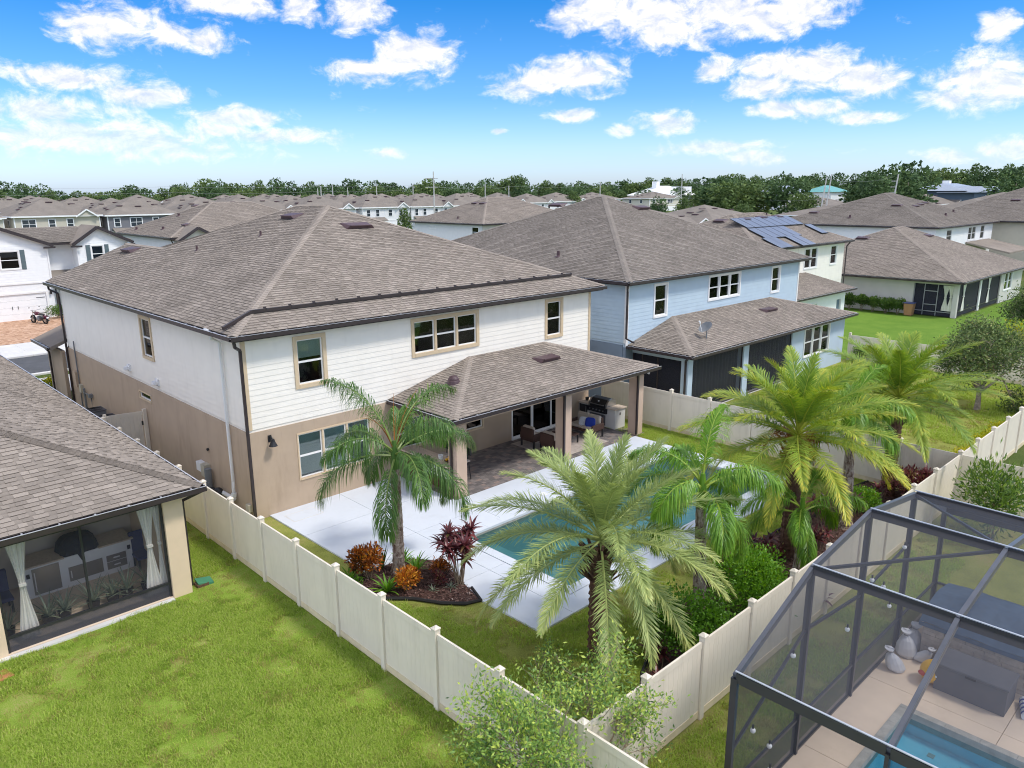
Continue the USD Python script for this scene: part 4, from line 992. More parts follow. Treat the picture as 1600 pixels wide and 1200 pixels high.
for u0, u1 in ((19.78, 24.32), (24.80, 29.4)):
    fm = MB(); BP.box(fm, u0, u0 + .05, -.12, -.07, 0.05, 2.65); BP.box(fm, u1 - .05, u1, -.12, -.07, 0.05, 2.65); BP.box(fm, u0 + .05, u1 - .05, -.12, -.07, 2.6, 2.65); BP.box(fm, u0 + .05, u1 - .05, -.12, -.07, 0.0, 0.10)
    f_ = blue.part('screen_frame', fm, M['bronze']); sc = MB(); BP.box(sc, u0 + .05, u1 - .05, -.10, -.098, 0.1, 2.6); blue.part('screen', sc, M['screen_dark'], under=f_)
    drapes(blue, BP, u0 + .06, u1 - .06, 0.1, 2.58, -.30, 'cover_black', under=f_)
fm = MB()
for a in (-2.8, -1.5, -0.6, -0.08): BPL.box(fm, a, a + .05, -.12, -.07, .05, 2.6)
BPL.box(fm, -1.45, -.6, -.12, -.07, 1.0, 1.06); BPL.box(fm, -1.45, -.6, -.12, -.07, 1.95, 2.02); BPL.box(fm, -2.75, -.1, -.12, -.07, 0, .1)
f_ = blue.part('screen_frame', fm, M['bronze']); sc = MB(); BPL.box(sc, -2.8, -.05, -.10, -.098, .1, 2.6); blue.part('screen', sc, M['screen_black'], under=f_)
s = MB(); s.box(19.6, 29.4, sy + .05, -.02, .02, .06); blue.part('patio_floor', s, M['concrete'])
ex0, ex1, ey, ez, top = 19.0, 36.42, -3.66, 3.0, 3.97
pa = [(ex0, ey, ez), (ex1, ey, ez), (32.5, -.03, top), (22.64, -.03, top)]; pb = [(ex0, -.03, ez), (ex0, ey, ez), (22.64, -.03, top)]; pc = [(ex1, ey, ez), (ex1, -.03, ez), (32.5, -.03, top)]
pm = MB(); pm.poly(pa); pm.poly(pb); pm.poly(pc); pm.poly([(ex0, ey, ez - .004), (ex0, -.03, ez - .004), (ex1, -.03, ez - .004), (ex1, ey, ez - .004)]); proof = blue.part('patio_roof', pm, M['shingle'])
sb = MB(); rng = random.Random(31)
for p in (pa, pb, pc): shingles(sb, p, rng)
blue.part('shingles', sb, M['shingle'], under=proof, kind='stuff')
cb = MB(); hip_caps(cb, (ex0, ey, ez), (22.64, -.05, top), rng); hip_caps(cb, (ex1, ey, ez), (32.5, -.05, top), rng); blue.part('ridge_caps', cb, M['shingle'], under=proof, kind='stuff')
fb = MB(); fb.box(ex0 + .03, ex1 - .03, ey + .03, ey + .06, 2.82, ez - .01); fb.box(ex0 + .03, ex0 + .06, ey + .06, -.03, 2.82, ez - .01); fb.box(ex1 - .06, ex1 - .03, ey + .06, -.03, 2.82, ez - .01); blue.part('fascia', fb, M['bronze'], under=proof)
s = MB(); s.box(ex0 + .06, ex1 - .06, ey + .06, sy, 2.85, 2.87); s.box(ex0 + .06, 19.4, sy, -.03, 2.85, 2.87); blue.part('patio_soffit', s, M['stucco_blue'])
gutter(blue, (ex0 - .08, ey + .03, ez - .015), (ex1 + .08, ey + .03, ez - .015), (0, 1, 0)); gutter(blue, (ex0 + .03, -.03, ez - .015), (ex0 + .03, ey, ez - .015), (1, 0, 0))
roof_vent(blue, (30.0, -1.35, ez + .268 * 2.31), '-y', .268, w=1.3, d=.5)
downspout(blue, [(19.1, -3.4, 2.9), (19.33, -3.1, 2.65), (19.33, -3.1, .1)])
dish = Thing('satellite_dish', 'grey satellite dish on a mast at the corner of the blue house patio roof', 'satellite dish', (21.75, -2.6, 3.28))
s = MB(); s.tube([(21.75, -2.6, 3.25), (21.75, -2.6, 3.75)], .028, 8); s.bar((21.75, -2.6, 3.45), (21.45, -2.3, 3.30), .02, .02); s.bar((21.75, -2.6, 3.45), (22.05, -2.3, 3.30), .02, .02); dish.part('mast', s, M['utility_grey'])
bowl = MB(); cz = np.array([-0.62, 0.25, 0.74]); cz /= np.linalg.norm(cz); ux = np.cross(cz, [0, 0, 1.0]); ux /= np.linalg.norm(ux); uy = np.cross(cz, ux); V, F = [], []
for i in range(5):
    for j in range(16):
        a = j * math.pi / 8; q = i / 4; V.append(np.array([21.72, -2.58, 3.80]) + ux * math.cos(a) * .40 * q + uy * math.sin(a) * .34 * q + cz * .10 * q * q)
for i in range(4):
    for j in range(16):
        A_, B_ = i * 16 + j, i * 16 + (j + 1) % 16; F += [(A_, B_, B_ + 16), (A_, B_ + 16, A_ + 16)]
bowl.add(V, F); dish.part('dish', bowl, M['utility_grey'])
s = MB(); a_ = np.array([21.72, -2.58, 3.80]); s.bar(a_ - uy * -.3, a_ + cz * .45 + uy * .1, .025, .025); s.tube([a_ + cz * .42 + uy * .1, a_ + cz * .55 + uy * .06], .04, 8); dish.part('arm', s, M['pvc_white'])

# ---------------------------------------------------------------- the single-storey house on the left with the screened patio
ln = Thing('house', 'cream single-storey house at the left edge with a screened summer kitchen', 'house', (-8, 5, 0))
lx, ly_, lz = -3.32, -3.1, 2.86
LR = Face('-y', ly_); LE = Face('+x', lx)
op = (-7.48, -3.80, 0.0, 2.66)
wall(ln, LR, -14, lx, 0, 2.86, M['stucco_cream'], [op], th=.3); wall(ln, LE, ly_ + .31, 20, 0, 2.86, M['stucco_cream'], th=.3)
wall(ln, Face('-y', 0.35), -13.7, lx - .31, 0, 2.86, M['ceiling_pale']); wall(ln, Face('+x', -8.6), ly_ + .31, .34, 0, 2.86, M['ceiling_pale'])
s = MB(); s.box(-13.7, lx - .31, ly_ + .31, .34, 2.70, 2.74); ln.part('patio_ceiling', s, M['ceiling_pale'])
s = MB(); s.box(-13.7, lx - .3, ly_ + .02, .35, .01, .05); ln.part('patio_floor', s, M['deck_tan'])
s = MB(); s.box(-14, lx - .5, ly_ - .16, ly_ - .003, .0, .05); ln.part('footing', s, M['concrete'])
ex0, ex1, ey0, ey1 = -22.0, -2.93, -3.44, 24.0
lroof, lfs, lrg = hip_roof(ln, ex0, ex1, ey0, ey1, 2.98, 0.41, 'shingle', 41, faces=('+x',), gut=('-y', '+x'))
# the rear slope is near enough to pick its shingles apart
rng = random.Random(44); lb = MB(); shingles(lb, lfs['-y'], rng)
v_, f_, t_ = *lb.arrays(), lb.tones()
tri_c = v_[f_].mean(1); camp = np.array(CAM_POS)
# islands of 8 vertices after the 4-vertex course strips
lab = np.arange(len(v_)); 
for _ in range(6):
    for k in range(3):
        m_ = np.minimum.reduce([lab[f_[:, 0]], lab[f_[:, 1]], lab[f_[:, 2]]])
        for c_ in range(3): np.minimum.at(lab, f_[:, c_], m_)
ids = lab[f_[:, 0]]; size = np.bincount(ids, minlength=len(v_)); single = size[ids] == 2
order = {}
for i in np.unique(ids):
    pass
cen = np.zeros((len(v_), 3)); cnt = np.zeros(len(v_)); np.add.at(cen, ids, tri_c); np.add.at(cnt, ids, 1); good = cnt > 0; cen[good] /= cnt[good][:, None]
w_ = np.where(good)[0]
inview = (cen[w_, 0] > -9.6) & (cen[w_, 0] < -3.0)
w_ = w_[inview]; tabs = [i for i in w_ if t_[i] > 0.3 or True]
dist = np.linalg.norm(cen[tabs] - camp, axis=1); near = set(np.array(tabs)[np.argsort(dist)[:560]].tolist())
tops, rest = [], []
for i in range(0, len(f_)):
    (tops if ids[i] in near and size[i] >= 0 else rest).append(i)
grp = {}
for i in tops: grp.setdefault(int(ids[i]), []).append(i)
keep = [g for g in grp.values() if t_[f_[g[0]][2]] > 0.3][:300]; used_f = {i for g in keep for i in g}
for g in keep:
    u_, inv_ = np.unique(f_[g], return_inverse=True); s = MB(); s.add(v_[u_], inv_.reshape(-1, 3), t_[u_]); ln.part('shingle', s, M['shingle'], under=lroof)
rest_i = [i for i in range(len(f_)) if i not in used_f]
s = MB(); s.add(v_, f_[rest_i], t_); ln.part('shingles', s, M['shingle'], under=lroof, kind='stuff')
A_ = lfs['-y'][2]
for g in hip_caps(None, (ex1, ey0, 2.98), A_, rng)[:34]: ln.part('hip_cap', g, M['shingle'], under=lroof)
soffit(ln, ex0 + .06, ex1 - .06, ey0 + .06, ly_, 2.86); soffit(ln, lx, ex1 - .06, ly_, 20, 2.862)
downspout(ln, [(lx + .5, ly_ - .35, 2.86), (lx + .06, ly_ + .2, 2.5), (lx + .06, ly_ + .2, .1)])
fm = MB(); LR.box(fm, -7.48, -7.42, -.14, -.08, .05, 2.66); LR.box(fm, -3.86, -3.80, -.14, -.08, .05, 2.66); LR.box(fm, -5.71, -5.66, -.14, -.08, .45, 2.6); LR.box(fm, -7.42, -3.86, -.14, -.08, 2.6, 2.66); LR.box(fm, -7.42, -3.86, -.14, -.08, .40, .46)
f_1 = ln.part('screen_frame', fm, M['cage_frame']); s = MB(); LR.box(s, -7.42, -5.71, -.11, -.108, .46, 2.6); LR.box(s, -5.66, -3.86, -.11, -.108, .46, 2.6); ln.part('screen', s, M['screen_clear'], under=f_1)
s = MB(); LR.box(s, -7.42, -3.86, -.11, -.104, .03, .40); ln.part('kick_panel', s, M['screen_kick'], under=f_1)

# ---------------------------------------------------------------- further houses of the same street
def simple_walls(t, x0, x1, y0, y1, z0, z1, mat, holes_y=(), holes_x=(), name='wall'):
    wall(t, Face('-y', y0), x0, x1, z0, z1, M[mat], holes_y, name=name); wall(t, Face('-x', x0), y0 + .17, y1, z0, z1, M[mat], holes_x, name=name)
    wall(t, Face('+x', x1), y0 + .17, y1, z0, z1, M[mat], name=name); wall(t, Face('+y', y1), x0 + .17, x1 - .17, z0, z1, M[mat], name=name)

h3 = Thing('house', 'white house with blue solar panels on its roof behind the blue house', 'house', (47, 9, 0))
w3 = [(47.2, 49.5, 4.15, 5.82), (51.7, 53.0, 4.2, 5.82)]
simple_walls(h3, 40.0, 54.3, 5.0, 14.8, 0, 5.92, 'siding_white', [hole(w) for w in w3])
siding(h3, Face('-y', 5.0), 46.2, 54.3, 2.9, 5.9, M['siding_white'], [(a + .01, b - .01, c + .01, d - .01) for a, b, c, d in w3], e=.2)
window(h3, Face('-y', 5.0), w3[0], 'trim_white', 2, 'blind_white', .5, off=.05); window(h3, Face('-y', 5.0), w3[1], 'trim_white', 1, 'blind_white', .5, off=.05)
r3, f3, g3 = hip_roof(h3, 39.5, 54.75, 4.5, 15.3, 6.12, 0.41, 'shingle', 51)
soffit(h3, 39.6, 54.6, 4.6, 5.0, 5.93, 'trim_white')
for a, b in ((44.9, 8.9), (47.6, 9.0), (50.2, 9.0)): roof_vent(h3, on_slope('-y', a, b, 6.12, 4.5), '-y', w=1.1)
roof_vent(h3, on_slope('-x', 43.6, 10.2, 6.12, 39.5), '-x', w=1.1); pipe_vent(h3, on_slope('-y', 49.2, 9.4, 6.12, 4.5), .2, .06)
wall(h3, Face('-y', 2.0), 38.5, 48.2, 0, 2.8, M['gloss_white'], [(41.9, 43.5, 1.1, 2.25), (46.8, 47.6, 0, 2.2)]); wall(h3, Face('+x', 48.2), 2.17, 5.0, 0, 2.8, M['gloss_white'])
window(h3, Face('-y', 2.0), (41.8, 43.6, 1.0, 2.35), 'trim_white', 2, None, off=.03)
s = MB(); s.box(46.85, 47.55, 2.12, 2.15, .05, 2.15); h3.part('door', s, M['wall_slate'])
pm = MB(); pm.slab([(38.2, 1.5, 2.98), (48.7, 1.5, 2.98), (47.6, 5.0, 3.95), (38.2, 5.0, 3.95)], .14); pr3 = h3.part('patio_roof', pm, M['shingle'])
sb = MB(); shingles(sb, [(38.2, 1.5, 2.98), (48.7, 1.5, 2.98), (47.6, 5.0, 3.95), (38.2, 5.0, 3.95)], random.Random(5)); h3.part('shingles', sb, M['shingle'], under=pr3, kind='stuff')
gutter(h3, (38.2, 1.5, 2.97), (48.8, 1.5, 2.97), (0, 1, 0)); roof_vent(h3, (41.0, 3.8, 3.62), '-y', .277, w=1.1, d=.4)
downspout(h3, [(54.6, 4.6, 6.0), (54.45, 4.85, 5.6), (54.45, 4.85, .1)])
k = 0
for row, (b, cols) in enumerate(((8.1, range(0, 8)), (6.45, range(0, 5)), (6.45, (7,)), (4.98, (0, 3, 4)), (4.98, (1,)))):
    for cidx in cols:
        a = 43.2 + cidx * 1.12 - row * .25
        if row in (2,): a = 52.0
        sp = Thing('solar_panel', 'blue solar panel ' + (('first', 'second', 'third', 'fourth', 'fifth', 'sixth', 'seventh', 'last')[cidx] + ' from the left in the topmost row' if row == 0 else ('first', 'second', 'third', 'fourth', 'fifth')[cidx] + ' from the left in the middle row' if row == 1 else 'standing apart at the right end' if row == 2 else {0: 'leftmost', 1: 'second from the left', 3: 'third from the left', 4: 'rightmost'}[cidx] + ' in the lowest row') + ' on the white house roof', 'solar panel', (a, b, 7), group='solar panels on the white house roof')
        P = []
        for dz in (0.10, 0.145):
            for du, dv in ((-.54, -.78), (.54, -.78), (.54, .78), (-.54, .78)):
                P.append((a + du, b + dv, 6.12 + .41 * (b + dv - 4.5) + dz))
        s = MB(); s.hexa(P); sp.part('frame', s, M['black_paint'])
        s = MB(); s.hexa([(p[0] + (.025 if p[0] < a else -.025), p[1] + (.03 if p[1] < b else -.03), p[2] + (.015 if i < 4 else .004) + (.0123 if p[1] < b else -.0123)) for i, p in enumerate(P)]); sp.part('cells', s, M['solar_cell'])

h4 = Thing('house', 'grey stucco single-storey house with screened corner patio beyond the bright lawn', 'house', (67, 5, 0))
F4, F4x = Face('-y', -2.8), Face('-x', 58.2)
wall(h4, F4x, 0.55, 14, 0, 2.86, M['stucco_grey']); wall(h4, F4, 70.0, 77.0, 0, 2.86, M['stucco_grey'], [(71.1, 73.5, 1.05, 2.65)])
wall(h4, Face('-y', 0.9), 58.4, 70.0, 0, 2.86, M['stucco_grey']); wall(h4, Face('+x', 77.0), -2.6, 14, 0, 2.86, M['stucco_grey']); wall(h4, Face('-x', 70.0), -2.6, .8, 0, 2.86, M['stucco_grey'])
window(h4, F4, (71.0, 73.6, 1.0, 2.7), 'trim_white', 2, 'blind_white', .9, off=.04)
for a in (58.2, 64.0): s = MB(); s.box(a, a + .35, -2.8, -2.45, 0, 2.65); h4.part('pier', s, M['trim_white' if a > 60 else 'stucco_grey'])
s = MB(); s.box(58.2, 70, -2.8, -2.5, 2.65, 2.86); s.box(58.2, 58.5, -2.5, .55, 2.6, 2.86); h4.part('beam', s, M['stucco_grey'])
for u0, u1 in ((58.55, 64.0), (64.35, 70.0)):
    s = MB(); F4.box(s, u0, u0 + .06, -.15, -.1, .05, 2.65); F4.box(s, u1 - .06, u1, -.15, -.1, .05, 2.65); F4.box(s, u0 + .06, u1 - .06, -.15, -.1, .4, .46); q = h4.part('screen_frame', s, M['bronze']); s = MB(); F4.box(s, u0 + .06, u1 - .06, -.13, -.128, .05, 2.65); h4.part('screen', s, M['screen_black'], under=q)
s = MB()
for a in (-2.45, -1.3, -.3, .49): F4x.box(s, a, a + .06, -.15, -.1, .05, 2.6)
F4x.box(s, -1.24, -.3, -.15, -.1, 2.0, 2.06); F4x.box(s, -1.24, -.3, -.15, -.1, .9, .96); F4x.box(s, -2.39, .49, -.15, -.1, .35, .41)
q = h4.part('screen_frame', s, M['bronze_light']); s = MB(); F4x.box(s, -2.45, .55, -.13, -.128, .05, 2.6); h4.part('screen', s, M['screen_black'], under=q)
def tied_curtain(t, face, u, z0, z1, d, w=.35, mat='curtain_pale', under=None, name='curtain', tie=.45):
    mb = MB(); n = 18; V, F = [], []; m = 13
    for i in range(n + 1):
        q = i / n; z = z1 + (z0 - z1) * q
        k = 0.30 + 0.70 * min(1, abs(q - tie) / .42) ** 1.3
        if q > tie: k *= .92
        for j in range(m):
            a = j / (m - 1) - .5; V.append(face.p(u + a * w * k, d + .035 * math.sin(j * 2.4) * (0.5 + .5 * k), z))
    for i in range(n):
        for j in range(m - 1):
            A_ = i * m + j; F += [(A_, A_ + 1, A_ + m + 1), (A_, A_ + m + 1, A_ + m)]
    mb.add(V, F); c = t.part(name, mb, M[mat], under=under, smooth=False)
    b = MB(); z = z1 + (z0 - z1) * tie; face.box(b, u - w * .17, u + w * .17, d - .06, d + .06, z - .03, z + .03); t.part('tieback', b, M[mat], under=c if under is None else under)
    return c
for u in (-1.9, -.55 + .0): tied_curtain(h4, F4x, u if u < -1 else -2.3, .5, 2.55, -.12 + .04, .5)
for u in (60.0, 66.8): tied_curtain(h4, F4, u, .4, 2.6, -.07, .7)
r4, f4, g4 = hip_roof(h4, 57.6, 77.6, -3.35, 14.6, 2.98, 0.41, 'shingle', 61)
soffit(h4, 57.7, 77.5, -3.25, -2.8, 2.862, 'stucco_grey'); soffit(h4, 57.7, 58.2, -2.8, 14, 2.864, 'stucco_grey')
for a, b, f in ((64.2, 7.5, '-x'), (69.5, 3.6, '-y')): roof_vent(h4, on_slope(f, a, b, 2.98, 57.6 if f == '-x' else -3.35), f)

h5 = Thing('house', 'white two-storey house with a long low roof behind the grey stucco house', 'house', (92, 14, 0))
w5 = [(85.4, 87.3, 4.2, 5.7), (93.0, 96.0, 4.1, 5.75), (97.7, 99.4, 4.05, 5.8)]
simple_walls(h5, 81.9, 102.6, 6.9, 22, 0, 5.9, 'gloss_white', [hole(w) for w in w5]); siding_joined(h5, Face('-y', 6.9), 81.9, 102.6, 2.9, 5.9, M['gloss_white'], [(a + .01, b - .01, c + .01, d - .01) for a, b, c, d in w5])
siding_joined(h5, Face('-x', 81.9), 6.9, 22, 2.9, 5.9, M['gloss_white'])
window(h5, Face('-y', 6.9), w5[0], 'trim_white', 1, 'blind_white', .45); window(h5, Face('-y', 6.9), w5[1], 'trim_white', 2, 'blind_white', .45); window(h5, Face('-y', 6.9), w5[2], 'trim_white', 1, 'blind_white', .45)
r5, f5, g5 = hip_roof(h5, 81.4, 103.1, 6.4, 26.0, 6.08, 0.36, 'shingle_grey', 71)
for a, b, f in ((87.3, 13.2, '-x'), (84.8, 22.0, '-x'), (89.8, 12.0, '-y'), (92.5, 12.4, '-y'), (95.2, 12.8, '-y')): roof_vent(h5, on_slope(f, a, b, 6.08, 81.4 if f == '-x' else 6.4, .36), f, .36)
for a, b in ((91.2, 9.0), (96.5, 9.8)): pipe_vent(h5, on_slope('-y', a, b, 6.08, 6.4, .36), .3, .12)
pipe_vent(h5, on_slope('-x', 83.5, 17.0, 6.08, 81.4, .36), .3, .12)
s = MB(); s.slab([(92.5, 2.2, 3.0), (101.5, 2.2, 3.0), (101.5, 6.85, 4.0), (92.5, 6.85, 4.0)], .18); h5.part('patio_roof', s, M['shingle'])
h6 = Thing('house', 'tan two-storey house at the right edge with a large dark hip roof', 'house', (114, 6, 0))
simple_walls(h6, 104.6, 124, -4.5, 16, 3.0, 5.9, 'far_tan'); simple_walls(h6, 104.5, 124.1, -4.6, 16.1, 0, 3.0, 'far_tan'); siding_joined(h6, Face('-x', 104.6), -4.5, 16, 3.0, 5.9, M['far_tan'], e=.25)
hip_roof(h6, 104.0, 124.6, -5.1, 16.6, 6.1, .41, 'shingle_grey', 81); roof_vent(h6, on_slope('-x', 110.0, 6.5, 6.1, 104.0), '-x'); roof_vent(h6, on_slope('-y', 113.5, 2.2, 6.1, -5.1), '-y')
h7 = Thing('house', 'house with a low dark roof behind the tan house at the far right', 'house', (140, 20, 0))
simple_walls(h7, 132, 150, 12, 28, 0, 5.6, 'gloss_white'); hip_roof(h7, 131.4, 150.6, 11.4, 28.6, 5.8, .3, 'shingle_grey', 82, shingled=False)

# ---------------------------------------------------------------- across the street
a1 = Thing('house', 'white house across the street with two dark-edged gables and green shutters', 'house', (5, 56, 0))
A_f, A_m = Face('-y', 51.0), Face('-y', 52.4)
wa = [(3.55, 5.05, 4.15, 5.72), (10.35, 11.45, 4.3, 5.85)]
wall(a1, A_f, -3.6, 7.1, 0, 6.1, M['gloss_white'], [hole(wa[0]), (-2.0, 6.5, 0, 2.15)]); wall(a1, A_f, 9.3, 13.4, 0, 6.1, M['gloss_white'], [hole(wa[1])]); wall(a1, A_m, 7.1, 9.3, 0, 6.1, M['gloss_white'])
wall(a1, Face('+x', 7.1), 51.17, 52.4, 0, 6.1, M['gloss_white']); wall(a1, Face('-x', 9.3), 51.17, 52.4, 0, 6.1, M['gloss_white']); wall(a1, Face('+x', 13.4), 51.17, 57.5, 0, 6.1, M['gloss_white'])
siding_joined(a1, A_f, -3.6, 7.1, 3.0, 6.1, M['gloss_white'], [(wa[0][0] + .01, wa[0][1] - .01, wa[0][2], wa[0][3])]); siding_joined(a1, A_f, 9.3, 13.4, 3.0, 6.1, M['gloss_white'], [(wa[1][0] + .01, wa[1][1] - .01, wa[1][2], wa[1][3])]); siding_joined(a1, A_m, 7.1, 9.3, 3.0, 6.1, M['gloss_white'])
for w in wa:
    window(a1, A_f, w, 'trim_white', 1 if w[0] > 6 else 1, None, off=.05, glass='glass_dark')
    for q in (w[0] - .36, w[1] + .03):
        s = MB(); A_f.box(s, q, q + .33, .02, .06, w[2], w[3])
        for i in range(12): A_f.box(s, q + .04, q + .29, .06, .07, w[2] + .1 + i * .115, w[2] + .15 + i * .115)
        a1.part('shutter', s, M['shutter_green'])
def gable(t, face, u0, u1, z, uc, p, wallmat, over=.4, deep=6.0, edge='bronze', roofmat='shingle'):
    h = (uc - u0) * p; hr = (u1 - uc) * p; zt = z + max(h, hr); y = face.at; mb = MB()
    V = [face.p(u0, 0, z), face.p(u1, 0, z), face.p(uc, 0, zt), face.p(u0, -.16, z), face.p(u1, -.16, z), face.p(uc, -.16, zt)]
    mb.add(V, [(0, 1, 2), (3, 5, 4)]); t.part('gable', mb, M[wallmat])
    e0, e1 = z - over * p, z - over * p
    f0, f1 = y - over, y + deep
    rm = MB(); rm.slab([(u0 - over, f0, e0 + .16), (uc, f0, zt + .16), (uc, f1, zt + .16), (u0 - over, f1, e0 + .16)], .14); rm.slab([(uc, f0, zt + .16), (u1 + over, f0, e1 + .16), (u1 + over, f1, e1 + .16), (uc, f1, zt + .16)], .14)
    r = t.part('gable_roof', rm, M[roofmat])
    b = MB(); b.bar((u0 - over, f0 - .02, e0 + .02), (uc, f0 - .02, zt + .04), .05, .26); b.bar((uc, f0 - .021, zt + .04), (u1 + over, f0 - .021, e1 + .02), .05, .26); t.part('bargeboard', b, M[edge], under=r)
    g = MB(); g.box(u0 - over - .12, u0 - over + .75, f0 - .05, f0 + .1, e0 - .18, e0 - .04); g.box(u1 + over - .75, u1 + over + .12, f0 - .05, f0 + .1, e1 - .18, e1 - .04); t.part('eave_return', g, M[edge], under=r)
gable(a1, A_f, -3.6, 7.1, 6.1, 1.75, .41, 'gloss_white'); gable(a1, A_f, 9.3, 13.4, 6.1, 11.0, .5, 'gloss_white', deep=4.0)
hip_roof(a1, -5, 13.9, 51.3, 58.2, 6.15, .33, 'shingle_grey', 83, gut=(), faces=('-y', '+x'))
s = MB(); A_f.box(s, -3.6, 7.1, 0.03, .07, 2.95, 3.08); A_f.box(s, -3.6, -3.5, .03, .06, 3.08, 6.1); A_f.box(s, 7.0, 7.12, .03, .06, 3.08, 6.0); A_f.box(s, 9.28, 9.42, .03, .06, 0, 6.0); a1.part('trim', s, M['trim_white'])
s = MB(); s.slab([(7.15, 50.3, 3.1), (13.6, 50.3, 3.1), (13.6, 52.3, 3.8), (7.15, 52.3, 3.8)], .15); a1.part('porch_roof', s, M['shingle_grey'])
gd = MB()
A_f.box(gd, -2.15, -2.0, .0, .05, 0, 2.3); A_f.box(gd, 6.5, 6.68, 0, .05, 0, 2.3); A_f.box(gd, -2.0, 6.5, 0, .05, 2.15, 2.3); fr_ = a1.part('garage_frame', gd, M['trim_white'])
for i in range(4):
    s = MB(); A_f.box(s, -1.98, 6.48, -.08, -.05, .02 + i * .535, .545 + i * .535); a1.part('garage_panel', s, M['gloss_white'], under=fr_)
s = MB()
for u in (3.95, 4.35): A_f.box(s, u, u + .04, -.05, -.01, .95, 1.2)
for z in (.45, 1.75): A_f.box(s, 5.75, 6.4, -.05, -.03, z, z + .04)
a1.part('garage_hardware', s, M['black_paint'], under=fr_)
s = MB(); s.lathe([(0, .3), (.06, .25), (.09, .1), (.07, -.1), (0, -.12)], (6.85, 50.85, 2.1), 8); a1.part('lantern', s, M['black_paint'])
downspout(a1, [(7.3, 52.2, 6.0), (7.3, 52.2, 3.8)]); downspout(a1, [(7.25, 50.9, 2.9), (7.25, 50.9, .1)], w=.1)

a2 = Thing('house', 'cream house across the street with a broad hip roof and dark-edged gable', 'house', (27, 58, 0))
simple_walls(a2, 17.9, 36, 52.2, 66, 0, 5.95, 'far_white'); siding_joined(a2, Face('-x', 17.9), 52.2, 66, 3, 5.9, M['far_white'])
hip_roof(a2, 17.4, 36.5, 51.7, 66.5, 6.1, .41, 'shingle', 84, gut=('-x',), faces=('-y', '-x'))
wall(a2, Face('-y', 51.2), 18.2, 21.5, 0, 5.95, M['far_cream'], [(20.2, 21.3, 4.5, 5.3)]); gable(a2, Face('-y', 51.2), 18.2, 21.5, 5.95, 19.75, .55, 'far_cream', deep=3.5, over=.35)
window(a2, Face('-y', 51.2), (20.1, 21.4, 4.4, 5.4), 'trim_tan', 1, None, rail=False)
for a, b in ((19.9, 54.0), (23.9, 61.2)): roof_vent(a2, on_slope('-x', a, b, 6.1, 17.4), '-x', w=1.0)
for a, b in ((18.8, 57.0), (21.6, 60.0), (18.3, 63.0)): pipe_vent(a2, on_slope('-x', a, b, 6.1, 17.4), .25, .12)
downspout(a2, [(17.5, 51.9, 6), (17.75, 52.1, 5.5), (17.75, 52.1, .1)])
a3 = Thing('house', 'grey-walled house across the street with a tan front under a broad brown hip roof', 'house', (64, 58, 0))
w3x = (53.0, 54.5, 4.2, 5.6)
wall(a3, Face('-x', 56.3), 51.9, 66, 0, 5.95, M['far_white'], [hole((52.6, 54.0, 4.3, 5.7))]); window(a3, Face('-x', 56.3), (52.6, 54.0, 4.3, 5.7), 'trim_white', 1, 'blind_white', .5)
window(a3, Face('-x', 56.3), (61.3, 62.7, 5.1, 5.6), 'trim_white', 1, None, rail=False)
wall(a3, Face('-y', 51.7), 56.3, 75, 0, 5.95, M['far_cream'], [(58.6, 59.4, 4.6, 5.5), (60.5, 61.3, 4.6, 5.5)])
for u in (58.5, 60.4): window(a3, Face('-y', 51.7), (u, u + 1.0, 4.5, 5.6), 'trim_tan', 1, None, rail=False)
hip_roof(a3, 55.8, 75.5, 51.2, 66.5, 6.1, .41, 'shingle', 85, gut=('-x', '-y'), faces=('-y', '-x'))
for b in (57.6, 59.2): roof_vent(a3, on_slope('-x', 61.6, b, 6.1, 55.8), '-x', w=1.2)
pipe_vent(a3, on_slope('-x', 57.0, 57.5, 6.1, 55.8), .3, .1)

# ---------------------------------------------------------------- fences
def fence(label, pts, n_each=None, h=1.83, sp=1.85, skip_first=False, skip_last=False, group=None, lower=0.0):
    """A vinyl privacy fence: posts with caps, top and bottom rails, panels of tongue-and-groove boards. pts: list of post positions."""
    t = Thing('fence', label, 'fence', (*pts[0], 0))
    for i, (x, y) in enumerate(pts):
        if (i == 0 and skip_first) or (i == len(pts) - 1 and skip_last): continue
        s = MB(); s.cbox((x, y, (h - .0) / 2), (.127, .127, h)); po = t.part('post', s, M['fence_vinyl'])
        s = MB(); s.cbox((x, y, h + .012), (.15, .15, .025)); s.hexa([(x - .07, y - .07, h + .0245), (x + .07, y - .07, h + .0245), (x + .07, y + .07, h + .0245), (x - .07, y + .07, h + .0245), (x - .015, y - .015, h + .07), (x + .015, y - .015, h + .07), (x + .015, y + .015, h + .07), (x - .015, y + .015, h + .07)]); t.part('cap', s, M['fence_vinyl'], under=po)
    for (xa, ya), (xb, yb) in zip(pts, pts[1:]):
        d = np.array([xb - xa, yb - ya, 0.0]); Ln = np.linalg.norm(d); d /= Ln; a, b = np.array([xa, ya, 0]) + d * .0645, np.array([xb, yb, 0]) - d * .0645
        z = np.array([0, 0, 1.0])
        s = MB(); s.bar(a + z * (h - .16), b + z * (h - .16), .045, .14); t.part('top_rail', s, M['fence_vinyl'])
        s = MB(); s.bar(a + z * .12, b + z * .12, .045, .16); t.part('bottom_rail', s, M['fence_stained'])
        s = MB(); w = Ln - .129; n = max(1, int(round(w / .152))); k = w / n
        for i in range(n):
            p, q = a + d * (i * k + .0012), a + d * ((i + 1) * k - .0012)
            s.bar(p + z * (h - .23 + .2) / 2, q + z * (h - .23 + .2) / 2, .022, h - .43, up=(0, 0, 1))
        t.part('panel', s, M['fence_vinyl'])
        s = MB(); s.bar(a + z * (h / 2), b + z * (h / 2), .008, h - .42); t.part('panel_web', s, M['fence_vinyl'])
    return t

